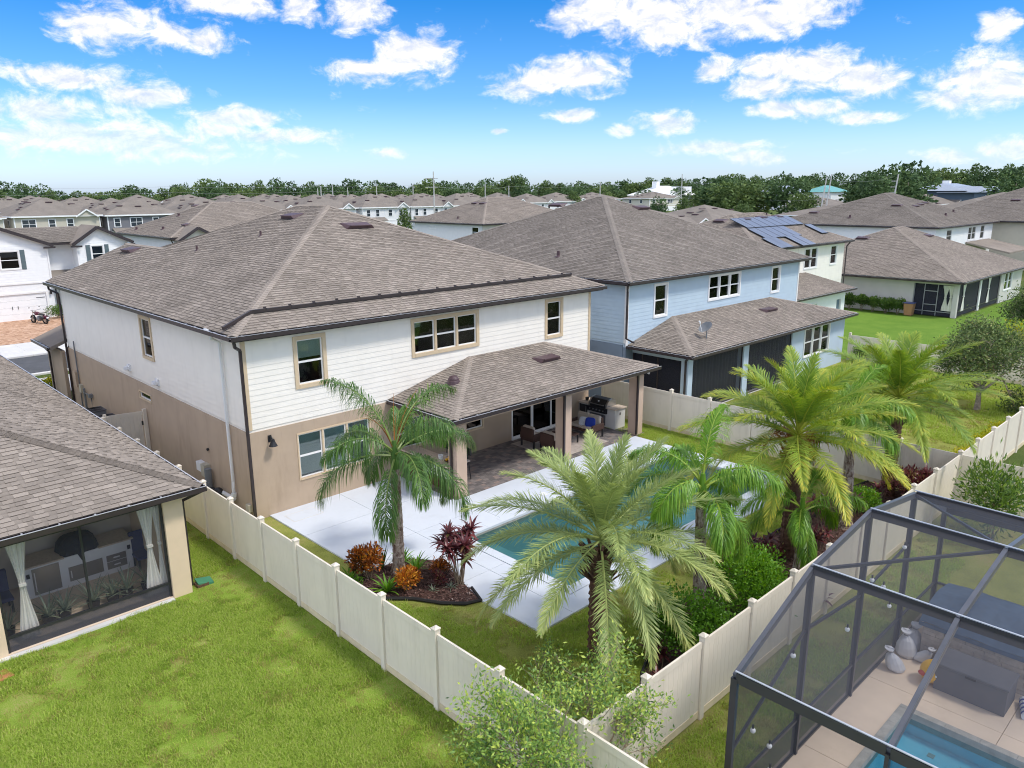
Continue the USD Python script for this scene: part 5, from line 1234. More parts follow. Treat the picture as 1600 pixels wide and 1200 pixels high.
LFX, SFY, RFX = -1.65, -15.14, 17.18
ly = [-3.9 + 1.85 * k for k in range(7, -7, -1)]
fence('long beige vinyl fence between the front lawn and the palm garden', [(LFX, y) for y in ly if y > SFY + .6] + [(LFX, SFY)])
fence('short run of beige fence carrying on towards the viewer past the garden corner', [(LFX, SFY - 1.85 * k) for k in range(0, 5)], skip_first=True)
sx = [0.05 + 1.85 * k for k in range(0, 9)]
fence('long beige vinyl fence behind the palms, beside the screened pool enclosure', [(LFX, SFY)] + [(x, SFY) for x in sx] + [(RFX, SFY)], skip_first=True)
fence('bright beige fence run beyond the palm garden along the next yard', [(RFX + 1.83 * k, SFY) for k in range(0, 11)], skip_first=True)
fence('beige fence between the covered patio and the blue house', [(RFX, SFY + 1.88 * k) for k in range(0, 9)], skip_first=True)
fence('beige fence running off to the right behind the pool enclosure from the garden corner', [(RFX, SFY - 1.85 * k) for k in range(0, 6)], skip_first=True)
fence('grey-beige fence at the far end of the blue house yard below the bright lawn', [(37.0, -3.2 - 1.86 * k) for k in range(0, 7)], h=1.62)
gate = Thing('gate', 'beige vinyl side gate ajar between the tan wall and the side fence', 'gate', (-1.5, 9.4, 0))
s = MB(); s.cbox((-.14, 9.05, .95), (.127, .127, 1.9)); s.cbox((-1.52, 9.3, .95), (.1, .1, 1.9)); gate.part('post', s, M['fence_vinyl'])
s = MB()
for i in range(8): s.bar((-1.45 + i * .15, 9.28 - i * .026, .95), (-1.305 + i * .15, 9.28 - (i + 1) * .026, .95), .022, 1.5)
gate.part('panel', s, M['fence_vinyl'])
s = MB(); s.bar((-1.46, 9.285, 1.75), (-.22, 9.07, 1.75), .05, .14); s.bar((-1.46, 9.285, .15), (-.22, 9.07, .15), .05, .14); gate.part('rail', s, M['fence_vinyl'])
s = MB(); s.cbox((-.26, 9.03, 1.35), (.05, .06, .16)); gate.part('latch', s, M['black_paint'])

for i, (x, y) in enumerate(((-.62, 14.2), (-.62, 12.6))):
    ac = Thing('air_conditioner', ('grey outdoor air conditioner unit beside the tan wall, the one farther from the gate', 'grey outdoor air conditioner unit beside the tan wall, the one nearer the gate')[i], 'air conditioner', (x, y, 0))
    s = MB(); s.cbox((x, y, .48), (.8, .8, .82), bevel=.03)
    ac.part('cabinet', s, M['utility_grey']); s = MB(); s.cbox((x, y, .91), (.84, .84, .03)); ac.part('top', s, M['box_grey'])
    s = MB()
    for q in range(4): s.lathe([(.08 + q * .08, .93), (.095 + q * .08, .935), (.095 + q * .08, .945), (.08 + q * .08, .945)], (x, y, 0), 20)
    ac.part('fan_grille', s, M['black_paint'])
s = MB(); s.box(-1.1, -.15, 11.9, 14.8, -.05, .07); structure('equipment_pad', s, M['concrete'])

# ---------------------------------------------------------------- the screened pool enclosure at the lower right
cage = Thing('pool_enclosure', 'dark aluminium framed screen enclosure over the neighbouring pool at lower right', 'pool enclosure', (4, -19, 0))
CP = [(-0.18, 2.9), (2.25, 3.84), (4.66, 4.15), (7.15, 3.8), (9.5, 2.75)]; CYS = [-16.95, -19.25, -21.6, -24.0]; FRM = 'cage_frame'
def member(p, q, w=.06, h=.12, name='frame_member', up=(0, 0, 1), mat=None):
    s = MB(); s.bar(p, q, w, h, up=up); cage.part(name, s, M[mat or FRM])
for y in CYS[:3]:
    for (xa, za), (xb, zb) in zip(CP, CP[1:]): member((xa, y, za - .04), (xb, y, zb - .04), .07, .12, 'arch_beam', mat='cage_frame_lit')
for (x, z) in CP:
    for a, b in zip(CYS, CYS[1:]): member((x, a - .03, z - .04), (x, b + .03, z - .03), .055, .17, 'purlin'); member((x, a, z + .063), (x, b, z + .063), .03, .014, 'painted_highlight', mat='painted_highlight')
for (x, z) in CP: member((x, CYS[0], .05), (x, CYS[0], z - .06), .11, .07, 'wall_post', up=(1, 0, 0))
for y in CYS[1:3]:
    member((CP[0][0], y, .05), (CP[0][0], y, CP[0][1] - .06), .055, .10, 'wall_post', up=(1, 0, 0)); member((CP[4][0], y, .05), (CP[4][0], y, CP[4][1] - .06), .055, .10, 'wall_post', up=(1, 0, 0))
for (xa, za), (xb, zb) in zip(CP, CP[1:]):
    y = CYS[0]; member((xa + .05, y, .78), (xb - .05, y, .78), .05, .05, 'chair_rail'); member((xa + .05, y, .07), (xb - .05, y, .07), .05, .05, 'sill_rail')
for a, b in zip(CYS, CYS[1:]):
    for x in (CP[0][0], CP[4][0]): member((x, a - .05, .78), (x, b + .05, .78), .05, .05, 'chair_rail'); member((x, a - .05, .07), (x, b + .05, .07), .05, .05, 'sill_rail')
member((2.3, CYS[0], 2.62), (4.62, CYS[0], 2.35), .045, .05, 'brace'); member((-.1, CYS[0], 1.5), (2.2, CYS[0], 2.62), .045, .05, 'brace'); member((4.7, CYS[0], 2.35), (7.1, CYS[0], 2.6), .045, .05, 'brace')
member((2.3, CYS[0] - .05, 3.80), (4.62, CYS[1] + .05, 4.12), .05, .05, 'brace'); member((7.1, CYS[0] - .05, 3.78), (4.72, CYS[1] + .05, 4.12), .045, .045, 'brace')

def pane(mb_pts, kind='screen_cage', name='screen'):
    s = MB(); s.poly(mb_pts); cage.part(name, s, M[kind])
for i, ((xa, za), (xb, zb)) in enumerate(zip(CP, CP[1:])):
    for a, b in zip(CYS, CYS[1:]): pane([(xa, a, za), (xb, a, zb), (xb, b, zb), (xa, b, za)])
    y = CYS[0]; pane([(xa, y, .8), (xb, y, .8), (xb, y, zb), (xa, y, za)]); pane([(xa, y, .1), (xb, y, .1), (xb, y, .78), (xa, y, .78)], 'screen_kick', 'kick_screen')
for a, b in zip(CYS, CYS[1:]):
    for x, z in (CP[0], CP[4]): pane([(x, a, .8), (x, b, .8), (x, b, z), (x, a, z)]); pane([(x, a, .1), (x, b, .1), (x, b, .78), (x, a, .78)], 'screen_kick', 'kick_screen')
d2 = Thing('enclosure_deck', None, None, (4, -19, 0)); tag(d2.prim, kind='structure')
P2 = Polygon(rect(-.3, 9.7, -28, -16.85), [[tuple(p) for p in rect(.76, 5.14, -27, -17.81)]])
for a, b in zip((-.4, 2.6, 5.6, 9.8), (2.6, 5.6, 9.8)):
    for c, e in zip((-28, -22, -19.5, -16.8), (-22, -19.5, -16.8)):
        g = P2.intersection(Polygon(rect(a, b, c, e))).buffer(-.006, join_style=2)
        for q in (g.geoms if hasattr(g, 'geoms') else [g]):
            if q.is_empty or q.area < .02: continue
            m = trimesh.creation.extrude_polygon(q, .2); s = MB(); s.add(m.vertices + [0, 0, -.15], m.faces); d2.part('slab', s, M['deck_tan'])
pool2 = Thing('swimming_pool', 'bright blue pool under the screen enclosure at the bottom right', 'swimming pool', (3, -20, 0))
pool_shell(pool2, .9, 5.0, -26.0, -17.95, 1.4, 'pool_plaster_bright', 'water_blue', ledge=(4.3, 4.985, -24, -17.965, -1.39, -.42), cop='coping', cw=.14)
for i in range(6):
    s = MB(); s.cbox((4.62, -18.6 - i * .55, -.412), (.12, .12, .012)); pool2.part('bench_tile', s, M['coping'])
# string lights
for i, (x, y, z) in enumerate(((0.35, -17.05, 1.65), (1.0, -17.05, .98), (-.1, -17.6, 1.5), (1.6, -17.05, 2.45), (3.9, -17.05, 1.95), (4.9, -17.05, 2.62), (5.6, -17.05, 2.2), (6.6, -17.05, 2.75), (6.1, -17.05, 1.55))):
    t = Thing('string_light', ('white string light bulb low on the front wall nearest the enclosure corner post', 'lowest white string light bulb near the chair rail at the front', 'white string light bulb on the side wall of the enclosure', 'white string light bulb by the second wall post of the enclosure', 'white string light bulb in the middle of the third screen bay', 'white string light bulb just right of the third wall post', 'white string light bulb between the third and fourth wall posts', 'white string light bulb highest by the fourth wall post', 'lower white string light bulb left of the fourth wall post')[i], 'string light', (x, y, z), group='string lights on the pool enclosure')
    s = MB(); s.ball((x, y, z), .045); t.part('bulb', s, M['pvc_white']); s = MB(); s.tube([(x, y, z + .04), (x, y, z + .11)], .018, 6); t.part('socket', s, M['black_paint'])
spa = Thing('spa', 'spa with stone-clad side and a blue cover in the screen enclosure', 'hot tub', (8.2, -18.6, 0))
s = MB(); rng = random.Random(4)
for r_ in range(9):
    y = -17.45
    while y > -20.6:
        w_ = rng.uniform(.25, .6); q = max(y - w_, -20.6); s.box(7.2 - rng.uniform(0, .02), 7.32, q + .004, y - .004, .05 + r_ * .094, .05 + r_ * .094 + .09, rng.random()); y = q
    x = 7.33
    while x < 9.3:
        q = min(x + rng.uniform(.25, .6), 9.3); s.box(x + .004, q - .004, -17.57, -17.45 + rng.uniform(0, .02), .05 + r_ * .094, .05 + r_ * .094 + .09); x = q
spa.part('stone_wall', s, M['spa_stone']); s = MB(); s.box(7.33, 9.3, -20.6, -17.58, .0, .88); spa.part('core', s, M['spa_stone'])
cv = MB(); n = 16; V, F = [], []
for i in range(n + 1):
    for j in range(n + 1):
        u, v = i / n, j / n; V.append((7.16 + 2.2 * u, -17.38 - 3.3 * v, .90 + .34 * math.sin(math.pi * min(u * 1.0, 1)) ** .6 * (.9 + .1 * math.sin(7 * v)) + .012 * math.sin(23 * v + 5 * u) + .01 * math.sin(17 * u)))
for i in range(n):
    for j in range(n): A_ = i * (n + 1) + j; F += [(A_, A_ + 1, A_ + n + 2), (A_, A_ + n + 2, A_ + n + 1)]
cv.add(V, F); cv.add([(7.15, -17.37, .90), (7.15, -20.7, .90), (7.15, -20.7, .80), (7.15, -17.37, .80), (9.4, -17.37, .9), (9.4, -17.37, .8)], [(0, 1, 2), (0, 2, 3), (0, 3, 5), (0, 5, 4)]); spa.part('cover', cv, M['spa_cover'])
dbx = Thing('deck_box', 'dark grey storage box with a flat lid beside the bright blue pool', 'storage box', (6.52, -18.72, .05))
s = MB(); s.box(6.14, 6.90, -19.38, -18.08, .055, .60); dbx.part('body', s, M['box_grey']); s = MB(); s.cbox((6.52, -18.73, .635), (.80, 1.34, .06), bevel=.015); dbx.part('lid', s, M['box_grey']); s = MB(); s.cbox((6.115, -18.73, .60), (.02, .2, .04)); dbx.part('handle', s, M['black_paint'])
def sack(label, x, y, lean, sc=1.0):
    t = Thing('sandbag', label, 'sandbag', (x, y, .05)); s = MB(); pr = [(0, 0), (.17, .01), (.20, .07), (.18, .20), (.12, .32), (.045, .39), (.05, .43), (.10, .50), (0, .50)]
    s.lathe([(a * sc, b * sc) for a, b in pr], (0, 0, 0), 14); v, f = s.arrays(); rng = np.random.default_rng(7); v = v * (1 + rng.normal(0, .03, v.shape)); v[:, 0] += lean[0] * v[:, 2]; v[:, 1] += lean[1] * v[:, 2]
    o = MB(); o.add(v + [x, y, .055], f); b = t.part('bag', o, M['sack_white']); s = MB(); z = .41 * sc; s.lathe([(.05 * sc, z), (.06 * sc, z + .02), (.05 * sc, z + .04)], (x + lean[0] * z, y + lean[1] * z, .055), 10); t.part('tie', s, M['utility_grey'], under=b)
sack('white sandbag with a twisted neck lying in front of the enclosure wall', 6.28, -17.30, (-.25, .3)); sack('tall white sandbag in the corner against the spa wall', 7.0, -17.25, (.0, .1), 1.15); sack('white sandbag slumped highest against the stone spa wall', 7.32, -17.18, (.1, -.15), 1.2); sack('small white sandbag lying low between two others', 7.02, -17.52, (-.2, -.6), .8)
toy = Thing('pool_toy', 'yellow inflatable pool toy with a red patch beside the grey storage box', 'pool toy', (6.32, -17.95, .05))
s = MB(); th = np.linspace(0, 2 * math.pi, 25)
s.ball((6.34, -17.98, .30), (.24, .24, .25), 3); toy.part('body', s, M['toy_yellow']); s = MB(); s.ball((6.15, -17.86, .30), (.08, .10, .05), 2); toy.part('patch', s, M['toy_red']); s = MB(); s.ball((6.20, -18.10, .33), (.07, .06, .05), 2); toy.part('valve_patch', s, M['cushion_pale'])
tw = Thing('towel', 'striped purple and white rolled towel at the right edge by the grey box', 'towel', (6.6, -19.7, .05))
s = MB(); s.tube([(6.9, -19.55, .13), (6.35, -19.72, .13)], .10, 12); tw.part('roll', s, M['cushion_pale']); s = MB()
for i in range(4): s.tube([(6.82 - i * .13, -19.575 - i * .04, .13), (6.77 - i * .13, -19.59 - i * .04, .13)], .103, 12)
tw.part('stripe', s, M['cushion_blue'])

# ---------------------------------------------------------------- things under the covered patio
rug = Thing('rug', 'pale rectangular rug under the patio seats', 'rug', (12.5, -1.6, .05)); s = MB(); s.box(10.95, 14.05, -2.95, -.42, .052, .064); rug.part('pile', s, M['rug_pale'])
s = MB(); s.box(10.93, 14.07, -2.985, -2.951, .052, .066); s.box(10.93, 14.07, -.419, -.385, .052, .066); rug.part('border', s, M['cushion_beige'])
def seat(label, name, cat, cx, cy, w, rz, pillows=()):
    t = Thing(name, label, cat, (cx, cy, .064)); ca, sa = math.cos(rz), math.sin(rz)
    def put(c, s_, bevel=0, m='wicker_brown', nm='frame', extra=0):
        mb = MB(); mb.cbox((cx + ca * c[0] - sa * c[1], cy + sa * c[0] + ca * c[1], .064 + c[2]), s_, rz + extra, bevel=bevel); return t.part(nm, mb, M[m])
    for sx_ in (-1, 1):
        for sy_ in (-1, 1): put((sx_ * (w / 2 - .04), sy_ * .32, .17), (.06, .06, .34), nm='leg', m='black_paint')
        put((sx_ * (w / 2 - .04), 0, .46), (.09, .74, .26), .02, nm='armrest')
    put((0, 0, .30), (w - .1, .70, .10), .02, nm='seat_frame'); put((0, .34, .58), (w - .1, .08, .48), .02, nm='backrest')
    k = 2 if w > 1 else 1
    for i in range(k):
        u = (i - (k - 1) / 2) * (w - .2) / k
        put((u, -.03, .42), ((w - .22) / k, .62, .14), .04, 'cushion_beige', 'seat_cushion'); put((u, .25, .66), ((w - .22) / k, .14, .46), .05, 'cushion_beige', 'back_cushion')
    return t
seat('brown wicker loveseat with beige cushions between the patio pier and the grill', 'loveseat', 'loveseat', 14.05, -1.72, 1.42, -math.pi / 2)
for lab, c, m, e in (('bright blue square pillow leaning on the loveseat', (13.88, -2.12, .72), 'cushion_blue', .5), ('small pale patterned pillow on the loveseat', (13.86, -1.76, .68), 'cushion_pale', .2)):
    t = Thing('pillow', lab, 'pillow', c); s = MB(); s.ball((0, 0, 0), (.06, .22, .21), 3); v, f = s.arrays(); k = np.abs(v[:, 1:] / .22); v[:, 1] = np.sign(v[:, 1]) * .22 * (np.abs(v[:, 1]) / .22) ** .6; v[:, 2] = np.sign(v[:, 2]) * .21 * (np.abs(v[:, 2]) / .21) ** .6; v[:, 0] += .25 * v[:, 2]
    ca, sa = math.cos(e), math.sin(e); v = np.stack([ca * v[:, 0] - sa * v[:, 1], sa * v[:, 0] + ca * v[:, 1], v[:, 2]], 1); o = MB(); o.add(v + c, f); t.part('cover', o, M[m])
seat('brown wicker armchair on the rug, nearer the house wall', 'armchair', 'armchair', 11.45, -1.15, .78, math.pi / 2)
seat('brown wicker armchair on the rug, nearer the pool', 'armchair', 'armchair', 11.45, -2.25, .78, math.pi / 2)
ct = Thing('coffee_table', 'low dark coffee table on the rug in front of the loveseat', 'coffee table', (12.75, -1.75, .064)); s = MB(); s.cbox((12.75, -1.75, .44), (.62, 1.0, .04), bevel=.01); ct.part('top', s, M['wicker_brown'])
for a in (-1, 1):
    for b in (-1, 1): s = MB(); s.cbox((12.75 + a * .26, -1.75 + b * .44, .242), (.05, .05, .355)); ct.part('leg', s, M['black_paint'])
gi = Thing('grill_island', 'white kitchen island with a stone top under the patio roof', 'kitchen island', (15.9, -1.1, .05))
s = MB(); s.box(15.5, 16.2, -2.15, -1.72, .05, .92); s.box(15.5, 16.2, -.62, -.06, .05, .92); s.box(15.5, 16.2, -1.719, -.621, .05, .66); gi.part('body', s, M['island_white'])
s = MB(); s.box(15.44, 16.26, -2.21, -1.70, .921, .96); gi.part('counter', s, M['counter_stone']); s = MB(); s.box(15.44, 16.26, -.64, -.04, .921, .96); gi.part('counter', s, M['counter_stone'])
s = MB(); s.box(15.485, 15.499, -1.62, -.72, .12, .58); gi.part('door', s, M['box_grey']); s = MB(); s.box(15.47, 15.499, -.58, -.14, .14, .86); gi.part('fridge_door', s, M['black_paint']); s = MB(); s.box(15.45, 15.468, -.54, -.50, .4, .8); gi.part('handle', s, M['stainless']); s = MB(); s.cbox((15.85, -2.155, .70), (.07, .012, .11)); gi.part('outlet', s, M['black_paint'])
gr = Thing('grill', 'black and steel gas grill built into the white island', 'grill', (15.85, -1.17, .66))
s = MB(); s.box(15.42, 16.18, -1.70, -.64, .665, .88); gr.part('body', s, M['black_paint'])
prof = [(15.48, .885), (15.50, 1.05), (15.66, 1.24), (15.90, 1.28), (16.10, 1.22), (16.16, .885)]
def extr(prof, y0, y1):
    o = MB(); n = len(prof); V = [(x, y, z) for y in (y0, y1) for x, z in prof]; F = [(0, i, i + 1) for i in range(1, n - 1)] + [(n, n + i + 1, n + i) for i in range(1, n - 1)]
    for i in range(n): j = (i + 1) % n; F += [(i, n + i, n + j), (i, n + j, j)]
    return o.add(V, F)
gr.part('hood', extr(prof, -1.60, -.74), M['black_paint']); gr.part('hood_side', extr(prof, -1.69, -1.601), M['stainless']); gr.part('hood_side', extr(prof, -.739, -.65), M['stainless'])
s = MB(); s.tube([(15.43, -1.55, 1.02), (15.43, -.79, 1.02)], .018, 8); s.tube([(15.43, -1.5, 1.02), (15.50, -1.5, 1.02)], .012, 6); s.tube([(15.43, -.84, 1.02), (15.50, -.84, 1.02)], .012, 6); gr.part('handle', s, M['stainless'])
for i in range(5): s = MB(); s.tube([(15.42, -1.55 + i * .19, .78), (15.38, -1.55 + i * .19, .78)], .032, 10); gr.part('knob', s, M['stainless'])
s = MB(); s.tube([(15.565, -1.17, 1.14), (15.55, -1.17, 1.155)], .04, 10); gr.part('gauge', s, M['pvc_white'])
bar = Thing('bar_counter', 'outdoor bar with a beige stone top and dark slatted front by the left patio pier', 'bar', (5.85, -1.6, .05))
s = MB(); s.box(5.6, 6.25, -2.8, -.06, 1.02, 1.07); bar.part('top', s, M['counter_stone']); s = MB(); s.box(5.86, 6.05, -2.75, -.08, .05, 1.019); bar.part('core', s, M['bark_brown'])
for i in range(14): s = MB(); s.box(5.83, 5.859, -2.74 + i * .19, -2.565 + i * .19, .06, 1.01); bar.part('front_board', s, M['bark_brown'])
sg = Thing('sign', 'dark board with rows of small white lettering on the bar front', 'sign', (5.8, -2.1, .5))
s = MB(); s.box(5.79, 5.815, -2.7, -1.3, .42, .85); sg.part('board', s, M['black_paint']); s = MB(); rng = random.Random(12)
for r_ in range(3):
    y = -1.36
    while y > -2.62:
        w_ = rng.uniform(.02, .06); hh = .07 if r_ else .11; s.box(5.781, 5.7895, y - w_, y, .75 - r_ * .12, .75 - r_ * .12 + hh * rng.uniform(.6, 1)); y -= w_ + rng.uniform(.015, .035)
sg.part('lettering', s, M['gloss_white'])
def stool(label, x, y, rz):
    t = Thing('bar_stool', label, 'bar stool', (x, y, .05)); s = MB(); s.cbox((x, y, .76), (.4, .4, .06), rz, bevel=.02); t.part('seat', s, M['cushion_beige'])
    for a in (-1, 1):
        for b in (-1, 1): s = MB(); s.tube([(x + a * .2, y + b * .2, .05), (x + a * .15, y + b * .15, .74)], .016, 6); t.part('leg', s, M['black_paint'])
    s = MB(); s.tube([(x + .17 * math.cos(q), y + .17 * math.sin(q), .32) for q in np.linspace(0, 6.29, 13)], .012, 5); t.part('foot_ring', s, M['black_paint'])
    bx, by = x + .19 * math.cos(rz), y + .19 * math.sin(rz); s = MB(); s.tube([(bx, by, .78), (bx + .03 * math.cos(rz), by + .03 * math.sin(rz), 1.0)], .018, 6); s.cbox((bx + .04 * math.cos(rz), by + .04 * math.sin(rz), 1.07), (.05, .38, .28), rz, bevel=.02); t.part('backrest', s, M['black_paint'])
stool('black bar stool with pale seat at the bar, nearer the house wall', 6.85, -1.0, 0.1); stool('black bar stool at the bar, nearer the left patio pier', 6.95, -2.0, -.15)
pt = Thing('potted_plant', 'small green plant in a white pot on the bar top', 'potted plant', (5.95, -2.0, 1.07)); s = MB(); s.lathe([(0, 0), (.07, 0), (.095, .16), (.085, .16), (.08, .13), (0, .13)], (5.95, -2.0, 1.072), 12); pt.part('pot', s, M['pot_white'])
pt2 = Thing('potted_plant', 'green plant in a dark pot on the grill island counter', 'potted plant', (15.8, -.3, .96)); s = MB(); s.lathe([(0, 0), (.07, 0), (.09, .14), (.08, .14), (.07, .11), (0, .11)], (15.8, -.3, .962), 12); pt2.part('pot', s, M['pot_black'])
fb_ = Thing('fruit_bowl', 'wooden bowl of orange fruit on the bar top', 'fruit bowl', (5.95, -2.45, 1.07)); s = MB(); s.lathe([(0, .01), (.06, 0), (.16, .06), (.17, .07), (.15, .07), (0, .03)], (5.95, -2.45, 1.072), 14); fb_.part('bowl', s, M['bark_brown'])
for q in ((0, 0, .12), (.07, .03, .10), (-.06, .05, .10), (-.02, -.07, .10), (.02, 0, .19)): s = MB(); s.ball((5.95 + q[0], -2.45 + q[1], 1.072 + q[2]), .05, 2); fb_.part('fruit', s, M['toy_yellow'])

# ---------------------------------------------------------------- the left neighbour's summer kitchen
ki = Thing('outdoor_kitchen', 'white outdoor kitchen with drawers and a fridge behind the left screen', 'outdoor kitchen', (-5.2, -.3, .05))
s = MB(); s.box(-6.55, -3.95, -.62, .15, .05, .90); ki.part('body', s, M['gloss_white'])
for a, b in ((-6.6, -5.62), (-4.78, -3.9)): s = MB(); s.box(a, b, -.68, .18, .901, .94); ki.part('counter', s, M['counter_stone'])
KF = Face('-y', -.62)
for nm, a, b, c, d_, m in (('fridge_door', -6.38, -5.75, .12, .84, 'stainless'), ('double_door', -5.55, -4.72, .2, .60, 'stainless'), ('drawer', -4.62, -4.12, .42, .60, 'stainless'), ('drawer', -4.62, -4.12, .2, .40, 'stainless')):
    s = MB(); KF.box(s, a, b, .002, .02, c, d_); q = ki.part(nm, s, M[m]); s = MB()
    if nm == 'drawer': KF.box(s, (a + b) / 2 - .08, (a + b) / 2 + .08, .02, .05, (c + d_) / 2 - .01, (c + d_) / 2 + .015)
    else: KF.box(s, a + .04, a + .06, .02, .05, c + .1, d_ - .1)
    ki.part('handle', s, M['pvc_white'], under=q)
for a in (-6.47, -4.03): s = MB(); KF.box(s, a - .04, a + .04, .002, .012, .62, .74); ki.part('outlet', s, M['black_paint'])
kg = Thing('covered_grill', 'grill under a black fabric cover on the white outdoor kitchen', 'grill', (-5.2, -.3, .9)); cv = MB(); V, F = [], []; n = 20
prof = [(.42, .74), (.44, .95), (.40, 1.15), (.30, 1.30), (.16, 1.36), (0, 1.37)]
for i, (r_, z) in enumerate(prof):
    for j in range(n):
        a = j * 2 * math.pi / n; c_, s__ = math.cos(a), math.sin(a); k = 1 / max(abs(c_), abs(s__)) ** .8
        V.append((-5.2 + r_ * 1.12 * k * c_ * (1 + .04 * math.sin(5 * a)), -.25 + r_ * .85 * k * s__ * (1 + .04 * math.sin(7 * a)), z - .04 * abs(math.sin(3 * a)) * (i == 0)))
for i in range(len(prof) - 1):
    for j in range(n): A_, B_ = i * n + j, i * n + (j + 1) % n; F += [(A_, B_, B_ + n), (A_, B_ + n, A_ + n)]
cv.add(V, F); kg.part('cover', cv, M['cover_black'])
for lab, u in (('pale tied-back curtain at the left end of the screened kitchen', -6.95), ('pale tied-back curtain at the right end of the screened kitchen', -4.14), ('pale narrow curtain at the far right corner of the screened kitchen', -3.90)):
    t = Thing('curtain', lab, 'curtain', (u, -2.85, .3)); tied_curtain(t, LR, u, .15, 2.62, -.30, .42 if u < -4 else .2, name='cloth')
for lab, x in (('dark blue chair seen behind the screen at the left edge', -7.15), ('dark blue chair between the outdoor kitchen and the right curtain', -3.72)):
    t = Thing('patio_chair', lab, 'chair', (x, -.8, .05)); s = MB(); s.cbox((x, -.8, .42), (.5, .55, .1), bevel=.03); t.part('seat', s, M['bin_lid']); s = MB(); s.cbox((x, -.52, .75), (.5, .1, .6), bevel=.03); t.part('backrest', s, M['bin_lid'])
    for a in (-.2, .2):
        for b in (-1.02, -.58): s = MB(); s.cbox((x + a, b, .21), (.05, .05, .32)); t.part('leg', s, M['black_paint'])
gb_ = Thing('valve_box', 'green plastic valve box lid lying tilted by the cream house corner', 'valve box', (-2.95, -2.85, 0)); s = MB(); V = [(-3.12, -3.0, .12), (-2.72, -3.02, .05), (-2.70, -2.72, .09), (-3.10, -2.70, .16)]; s.hexa([(a, b, c - .06) for a, b, c in V] + V); gb_.part('lid', s, M['green_box']); s = MB(); s.box(-3.15, -2.85, -3.02, -2.75, 0, .08); gb_.part('box', s, M['bark_brown'])
tile = MB(); tile.cbox((-7.85, -3.85, .02), (.5, .4, .06), .2); t = Thing('stepping_stone', 'red-brown stepping stone at the left edge of the lawn', 'stepping stone', (-7.85, -3.85, 0)); t.part('stone', tile, M['terracotta'])
t = Thing('hose_reel', 'brown mat or hose coil lying on the neighbouring yard near the corner', 'hose', (21.8, -12.3, 0)) if False else None
# bin and things by the grey house
bn = Thing('trash_bin', 'brown trash bin with a blue-black lid at the end of the hedge', 'trash bin', (57.2, .35, 0)); s = MB(); s.hexa([(56.92, .1, .05), (57.48, .1, .05), (57.48, .66, .05), (56.92, .66, .05), (56.85, .03, 1.0), (57.55, .03, 1.0), (57.55, .73, 1.0), (56.85, .73, 1.0)]); bn.part('body', s, M['bin_brown']); s = MB(); s.cbox((57.2, .38, 1.05), (.76, .78, .09), bevel=.03); bn.part('lid', s, M['bin_lid'])
for b in (.2, .56): s = MB(); s.tube([(57.5, b, .1), (57.56, b, .1)], .1, 10); bn.part('wheel', s, M['tyre'])
mo = Thing('motorcycle', 'dark motorcycle with maroon tank on its stand in front of the white garage', 'motorcycle', (5.15, 48.2, .04))
def wheel(cx, cy, cz, r, nrm):
    s = MB(); n = np.array(nrm) / np.linalg.norm(nrm); a_ = np.cross(n, [0, 0, 1.0]); ring = [np.array([cx, cy, cz]) + r * (math.cos(q) * a_ + math.sin(q) * np.array([0, 0, 1.0])) for q in np.linspace(0, 2 * math.pi, 21)]; s.tube(ring, .065, 7, cap=False); return s
D = np.array([-.35, .93, 0]); Nn = np.array([.93, .35, 0]); c0 = np.array([5.15, 48.2, 0])
for q, nm in ((-.72, 'rear_wheel'), (.78, 'front_wheel')):
    c = c0 + D * q; w_ = mo.part(nm, wheel(c[0], c[1], .34, .27, Nn), M['tyre']); s = MB(); s.tube([c + Nn * .05 + [0, 0, .34], c - Nn * .05 + [0, 0, .34]], .17, 12); mo.part('hub', s, M['stainless'], under=w_)
def blob(p, r): s = MB(); s.ball((0, 0, 0), r, 2); v, f = s.arrays(); v = v[:, :1] * D + v[:, 1:2] * Nn + v[:, 2:] * np.array([0, 0, 1.0]); o = MB(); o.add(v + p, f); return o
mo.part('engine', blob(c0 + [0, 0, .42], (.30, .18, .22)), M['utility_grey']); mo.part('tank', blob(c0 + D * .22 + [0, 0, .82], (.28, .17, .15)), M['moto_red']); mo.part('seat', blob(c0 - D * .32 + [0, 0, .76], (.36, .17, .09)), M['black_paint']); mo.part('rear_fender', blob(c0 - D * .72 + [0, 0, .56], (.34, .12, .16)), M['moto_red'])
for sgn in (-1, 1): mo.part('saddlebag', blob(c0 - D * .62 + Nn * .24 * sgn + [0, 0, .52], (.26, .10, .17)), M['black_paint'])
s = MB(); f0 = c0 + D * .78 + np.array([0, 0, .34])
for sgn in (-1, 1): s.tube([f0 + Nn * .09 * sgn, c0 + D * .52 + Nn * .09 * sgn + [0, 0, .98]], .028, 7)
mo.part('fork', s, M['stainless']); s = MB(); hb = c0 + D * .46 + np.array([0, 0, 1.05]); s.tube([hb - Nn * .42 - D * .16 + [0, 0, .08], hb - Nn * .15, hb + Nn * .15, hb + Nn * .42 - D * .16 + [0, 0, .08]], .02, 7); mo.part('handlebar', s, M['stainless'])
mo.part('headlight', blob(c0 + D * .66 + [0, 0, .93], (.10, .10, .10)), M['stainless'])
for sgn in (-1, 1): mo.part('mirror', blob(hb + Nn * .42 * sgn + [0, 0, .26], (.02, .06, .04)), M['black_paint'])
